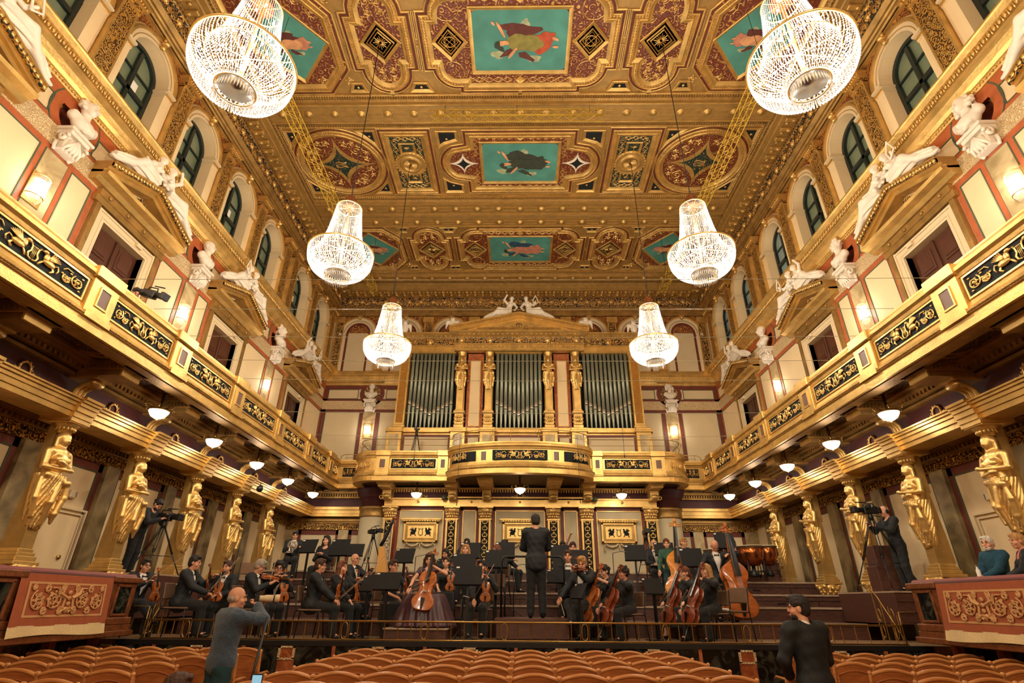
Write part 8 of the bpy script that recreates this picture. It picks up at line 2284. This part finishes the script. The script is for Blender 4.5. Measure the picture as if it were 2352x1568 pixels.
b_ = PP[39]; bt = thing('water_bottle', 'small clear bottle in the hand of the man in the blue jumper', 'bottle', b_['M'] @ (b_['hand'][1]+Vector((0, 0, -.05))), 0)
m = MB(); m.lathe([(.03, 0), (.032, .02), (.032, .12), (.014, .16), (.014, .18)], 14); m.build('bottle', 'paper', bt); m = MB(); m.cyl((0, 0, .18), (0, 0, .2), .016, n=12); m.build('cap', 'steel', bt)
# spectator whose head just shows at the bottom edge, and a raised phone
p = at(410, 1547, 5.1); player_at(41, Vector((p.x, p.y, p.z)), p.z-1.355, -20, 'person seated in the stalls, only the brown hair and ear showing at the bottom edge', 1.0, suit='black', hair='short', hc='brown', hy=-.6) if False else None
P41 = person('seated spectator whose brown-haired crown shows at the bottom edge', (p.x, p.y, p.z-1.355), R(-25), 1.0, suit='black', hair='short', hc='brown', hy=-.7, vox=.0095)
p = at(588, 1574, 4.6); ph = thing('mobile_phone', 'mobile phone with a lit screen held up at the bottom edge, left of the middle', 'phone', p, 0)
m = MB(); m.box(-.04, .04, -.005, .005, -.075, .075, .004); m.build('phone_case', 'black', ph); m = MB(); m.box(-.035, .035, -.007, -.005, -.066, .066); m.build('screen', 'screen_glow', ph)
# ---- equipment
T36 = at_x(378, 1200, -8.5); tripod((T36.x, T36.y, 2.24), R(-96), T36.z-2.24, 'black tripod in front of the cameraman on the left', .62); videocam((T36.x, T36.y, T36.z+.04), R(-96), 'black video camera worked by the bearded cameraman on the left', 1.15, -.05)
T37 = at_x(1998, 1182, 8.15); tripod((T37.x, T37.y, 2.0), R(92), T37.z-2.0, 'tall black tripod under the right cameraman\'s camera', .75); videocam((T37.x, T37.y, T37.z+.02), R(92), 'black video camera worked by the cameraman with headphones on the right', 1.1, 0)
T38 = at_x(342, 684, -7.72); videocam((T38.x, T38.y, T38.z), R(-100), 'black camera with a round shade resting on the left balcony rail', 1.15, -.3)
p = at(858, 1228, 17.6); tripod((p.x, p.y, 2.34), 0, p.z-2.34, 'black tripod left of the harp', .5); videocam((p.x, p.y, p.z+.03), R(-120), 'small unmanned camera on the tripod left of the harp', .95)
p = at(1483, 1230, 17.7); tripod((p.x, p.y, 2.34), 0, p.z-2.34, 'dark tripod left of the balding man, carrying the remote camera', .42); videocam((p.x, p.y, p.z+.03), R(180), 'remote controlled camera on the stand left of the balding man', 1.0)
p = at(957, 993, 20.9); tripod((p.x, p.y, 6.0), 0, p.z-6.0, 'tripod on the organ balcony before the left pipe tower', .5); videocam((p.x, p.y, p.z+.02), R(180), 'small camera on the organ balcony before the left pipe tower', .8)
SL_ = [(710, 1253, 16.6, 165, 'right of the horn player'), (781, 1256, 15.2, 170, 'right of the young woman with long dark hair'), (815, 1262, 16.6, 180, 'second behind, left of the harp tripod'), (667, 1358, 12.6, -60, 'seen edge-on left of the man with glasses'), (930, 1275, 14.6, 165, 'between the harp and the soloist'), (890, 1333, 11.35, 170, 'in front of the woman left of the soloist'), (847, 1338, 11.6, 130, 'tilted, behind the bow of the man with glasses'), (1076, 1320, 11.6, 180, 'large one right of the soloist'), (1066, 1290, 13.2, 178, 'behind the large one right of the soloist'), (1080, 1263, 15.2, 180, 'in front of the man with thick glasses'), (1140, 1282, 13.6, 178, 'left of the conductor, before the auburn-haired woman'), (1160, 1262, 15.6, 178, 'back row left of the conductor'), (1284, 1322, 12.95, 180, 'just right of the conductor\'s legs'), (1287, 1268, 15.4, 180, 'right of the conductor before the bassoonist'), (1326, 1282, 14.0, 178, 'right of the young viola player'), (1330, 1356, 11.5, 110, 'seen edge-on before the fair-haired violinist'), (1458, 1268, 15.2, 168, 'left of the balding man with the score'), (1588, 1279, 13.9, 178, 'between the two double basses'), (1662, 1240, 16.9, 175, 'in front of the timpanist'), (1500, 1345, 12.0, -150, 'low and tilted, left of the left double bass'), (1295, 1293, 13.9, 180, 'dark, directly right of the conductor'), (1525, 1260, 15.9, 175, 'behind the bassist in the green blouse')]
for u, v, y, rz, l in SL_: stand(u, v, y, R(rz), 'black music stand '+l, .93)
for u, v, y, l in ((955, 1278, 14.0, 'between the harp stand and the soloist'), (975, 1290, 13.6, 'just left of the soloist\'s head'), (1407, 1270, 14.2, 'before the right hand relief picture'), (1180, 1300, 13.5, 'left of the conductor')):
    p = at(u, v, y); micstand((p.x, y, stage_z(y)), p.z-stage_z(y), 'thin microphone stand '+l)
p = at(1060, 1375, 11.25); micstand((p.x, p.y, 1.08), p.z-1.08, 'short microphone stand right of the soloist\'s skirt', .05)
chair_at(*at(580, 1285, 15.0).to_tuple()[:2], 1.68, R(-150), 'empty brown-padded chair on the step behind the grey-haired violinist', 1.15)
p = at(1138, 1345, 14.0); chair_at(p.x, 13.6, 1.38, R(180), 'empty brown-padded chair left of the conductor, turned to the viewer', 1.15)
p = at(1683, 1395, 12.0); chair_at(p.x, 12.1, 1.08, R(120), 'empty chair with a white cloth right of the blond cellist', 1.15)
p = at(1668, 1412, 11.9); m = MB(); m.smooth = True; m.ell((0, 0, 0), (.13, .10, .03), 12, 6); m.ell((.05, -.05, -.03), (.08, .05, .05), 10, 6); o = m.build('cloth', 'paper', None, (p.x+.05, 12.1, 1.08+.55)); tag(o, 'crumpled white cloth lying on the empty chair at the right', 'cloth')
# harp
p = at(893, 1310, 16.2); hf = 1.98; top = at(912, 1192, 16.6)
hp0 = thing('harp', 'tall harp with a dark pillar and honey-coloured soundboard, left of the first relief picture', 'harp', (p.x, 16.4, hf), 0)
Hh = top.z-hf; xo = top.x-p.x
m = MB(); m.tube([(xo-.02, .0, .1), (xo, 0, Hh-.15), (xo-.02, 0, Hh)], [.045, .04, .05], 10); m.ell((xo-.02, 0, Hh), (.08, .06, .07), 10, 7); m.build('pillar', 'varnish_dark', hp0)
m = MB(); m.tube([(xo-.03, 0, Hh-.02), (xo-.12, 0, Hh-.18), (xo-.18, 0, Hh-.38), (xo-.28, 0, Hh-.62), (xo-.36, 0, Hh-.78)], [.05, .045, .05, .055, .05], 8)
for k in range(14): t = k/14; m.ell((xo-.08-.26*t, -.05, Hh-.12-.6*t), .018, 6, 4)
m.build('neck', 'black', hp0)
m = MB(); vs = [(xo-.38, -.05, Hh-.80), (xo-.24, -.05, Hh-.78), (xo+.0, -.10, .15), (xo-.40, -.10, .15), (xo-.38, .06, Hh-.80), (xo-.24, .06, Hh-.78), (xo+.0, .2, .15), (xo-.40, .2, .15)]
m.add(vs, [(0, 1, 2, 3), (7, 6, 5, 4), (0, 4, 5, 1), (1, 5, 6, 2), (2, 6, 7, 3), (3, 7, 4, 0)], False); m.build('soundboard', 'harp_gold', hp0)
m = MB()
for k in range(22): t = k/22; m.cyl((xo-.08-.26*t, 0, Hh-.14-.6*t), (xo-.02-.3*t, -.02, .3+1.0*t*.6), .002, n=3)
m.build('strings', 'bow_hair', hp0)
m = MB(); m.box(xo-.45, xo+.08, -.16, .24, 0, .15, .03); m.build('base', 'varnish_dark', hp0)
# kettledrums
def timpano(x, y, z, r, lab):
    t_ = thing('kettledrum', lab, 'drum', (x, y, z), 0, 'copper kettledrums')
    m = MB(); m.lathe([(.0, .34), (r*.5, .37), (r*.8, .48), (r*.95, .66), (r, .88)], 28); m.build('copper_bowl', 'copper', t_)
    m = MB(); m.lathe([(r*1.04, .86), (r*1.05, .9), (r*.98, .91), (0, .905)], 28); m.build('drum_head', 'cream_trim', t_)
    m = MB(); m.tube([(r*1.05*cos(k*pi/12), r*1.05*sin(k*pi/12), .88) for k in range(24)], .014, 6, closed=True); m.build('rim', 'black', t_)
    m = MB()
    for k in range(8):
        a = k*pi/4; c, s_ = cos(a), sin(a); m.tube([(r*1.06*c, r*1.06*s_, .88), (r*1.08*c, r*1.08*s_, .72), (r*.95*c, r*.95*s_, .55)], .009, 5); m.tube([(r*1.08*(c-s_*.18), r*1.08*(s_+c*.18), .72), (r*1.1*c, r*1.1*s_, .62), (r*1.08*(c+s_*.18), r*1.08*(s_-c*.18), .72)], .007, 4)
    for k in range(4): a = pi/4+k*pi/2; m.tube([(r*.9*cos(a), r*.9*sin(a), .5), (r*.8*cos(a), r*.8*sin(a), .2), (r*.95*cos(a), r*.95*sin(a), .03)], .016, 6)
    m.tube([(r*.9*cos(k*pi/8), r*.9*sin(k*pi/8), .2) for k in range(16)], .012, 5, closed=True); m.lathe([(.1, .05), (.13, .1), (.06, .2), (.05, .36)], 12); m.build('frame', 'black', t_)
for u, v, y, r, l in ((1722, 1254, 17.0, .37, 'second from the right'), (1705, 1256, 17.9, .34, 'behind the second from the right'), (1640, 1262, 17.6, .31, 'half hidden behind the right double bass'), (1757, 1254, 17.5, .31, 'rightmost, beside the corner caryatid')):
    p = at(u, v, y); z = 2.34 if y > 17.39 else 1.98; timpano(p.x, y, p.z-.90, r, 'copper kettledrum '+l)
# horn and bassoon
P9 = PP[9]; hn = thing('french_horn', 'silver french horn on the horn player\'s lap', 'horn', P9['M'] @ Vector((.02, .27, .92)), P9['rz']); hn.scale = (1.15,)*3
m = MB()
for r, dy in ((.12, 0), (.10, .02), (.075, -.02), (.055, .01)): m.tube([(r*cos(k*pi/10), dy, r*sin(k*pi/10)) for k in range(20)], .010, 6, closed=True)
m.tube([(.1, 0, -.05), (.02, .05, -.1), (-.06, .06, -.06)], .008, 5); m.tube([(-.06, .03, .1), (.02, .03, 0), (.08, .03, -.08)], .009, 5); m.build('tubing', 'silver', hn)
m = MB(); m.lathe([(.012, 0), (.02, .06), (.04, .12), (.09, .17), (.14, .19)], 20, (0, 0, 0)); m.v = [(x+.06, y*.9-z*.2+.05, -z*.9-.02) for x, y, z in m.v]; m.build('bell', 'silver', hn)
p = at(1302, 1246, 16.3); bs = thing('bassoon', 'dark red bassoon slanting up beside the dark-haired player', 'bassoon', p, 0)
m = MB(); m.tube([(-.26, 0, -.6), (-.02, 0, -.05), (.14, 0, .26)], [.03, .03, .026], 8); m.build('joints', 'varnish_dark', bs); m = MB(); m.tube([(.138, 0, .25), (.155, 0, .285)], .030, 8); m.build('ring', 'silver', bs)
# score on the lap, white sheets, boxes and cables
P27 = PP[27]; o = thing('score', 'open white score on the lap of the balding man', 'sheet music', P27['M'] @ Vector((0, .30, .68)), P27['rz']); m = MB(); m.box(-.2, .2, -.12, .12, 0, .012); m.build('pages', 'paper', o)
for x, y, z, w, d, h, l in ((5.25, 19.2, 2.64, .4, .3, .32, 'on the upper step near the right wall'),):
    t_ = thing('wooden_box', 'small brown box '+l, 'box', (x+2.4, y-1.6, 2.34), 0); m = MB(); m.box(-.2, .2, -.15, .15, 0, .5, .01); m.build('carcass', 'stage_wood', t_); m = MB(); m.box(-.21, .21, -.16, .16, .5, .53, .005); m.build('lid', 'stage_wood', t_)
p = at_x(1990, 1330, 8.3); t_ = thing('equipment_case', 'tall stacked brown boxes behind the legs of the right tripod', 'box', (8.5, 13.6, 2.0), 0); m = MB(); m.box(-.25, .25, -.2, .2, 0, .55, .01); m.build('lower_box', 'stage_wood', t_); m = MB(); m.box(-.2, .22, -.18, .18, .55, 1.0, .01); m.build('upper_box', 'stage_wood', t_)
for s, y, l in ((-1, 11.35, 'left'), (1, 11.1, 'right')):
    t_ = thing('wall_speaker', 'small white wall sensor box above the %s side door' % l, 'wall device', (s*W, y, 3.72), 0, 'white wall sensors'); m = MB(); m.box(-s*.0, -s*.10, -.09, .09, -.08, .08, .02); m.build('housing', 'cream_trim', t_); m = MB(); m.box(-s*.10, -s*.105, .03, .06, -.05, .05); m.build('lens', 'steel', t_)
for x, y, z, l in ((-6.95, 16.9, 4.95, 'on the left architrave, angled at the stage'), (-2.95, 21.2, 5.45, 'left end of the beam over the organ front'), (2.9, 21.2, 5.4, 'right end of the beam over the organ front')):
    t_ = thing('spotlight', 'small dark spotlight '+l, 'spotlight', (x if abs(x) < 5 else -8.2, y, z), R(30 if x < 0 else -30), 'small dark spotlights'); m = MB(); m.lathe([(.05, 0), (.09, .05), (.1, .2), (.06, .26)], 14); m.X = None; m.v = [(a, c*.9-.1, b-.05) for a, b, c in m.v]; m.build('lamp_housing', 'line_green' if abs(x) < 5 else 'black', t_); m = MB(); m.cyl((0, 0, 0), (0, 0, .14), .012, n=6); m.build('bracket', 'black', t_)
# tall black light stands in the left corner and the pole in the foreground aisle
p = at(560, 1190, 16.4); m = MB(); t_ = thing('light_stand', 'tall thin black stand behind the empty chair at the left', 'stand', (p.x, 16.4, 1.98), 0); m.cyl((0, 0, 0), (.1, 0, p.z-1.98), .014, n=6); m.build('pole', 'black', t_)
p = at(575, 1500, 7.0); t_ = thing('light_stand', 'thin black monopod pole rising from the aisle right of the photographer', 'stand', (p.x, p.y, 0), 0); m = MB(); m.cyl((0, 0, 0), (.12, 0, 1.55), .016, n=6); m.build('pole', 'black', t_)
# ================================================================ camera, light, colour management
def camera():
    cd = bpy.data.cameras.new('camera'); c = bpy.data.objects.new('camera', cd); COL.objects.link(c)
    F = 1215.; cd.sensor_width = 36; cd.lens = F/2352*36; cd.clip_end = 200; cd.clip_start = .05
    pit, yaw, rol = R(26.3), R(.97), R(.45)
    fw = Vector((-sin(yaw)*cos(pit), cos(yaw)*cos(pit), sin(pit))); r = Vector((cos(yaw), sin(yaw), 0)); u = r.cross(fw)
    r2 = r*cos(rol)+u*sin(rol); u2 = r2.cross(fw)
    c.matrix_world = Matrix(((r2.x, u2.x, -fw.x, 0), (r2.y, u2.y, -fw.y, 0), (r2.z, u2.z, -fw.z, 1.72), (0, 0, 0, 1)))
    SC.camera = c
camera()
w = bpy.data.worlds.new('world'); SC.world = w; w.use_nodes = True
w.node_tree.nodes['Background'].inputs[0].default_value = (.9, .75, .6, 1); w.node_tree.nodes['Background'].inputs[1].default_value = .02
vs = SC.view_settings; vs.view_transform = 'Standard'; vs.look = 'None'; vs.gamma = 1; vs.exposure = EXPO; vs.use_curve_mapping = False
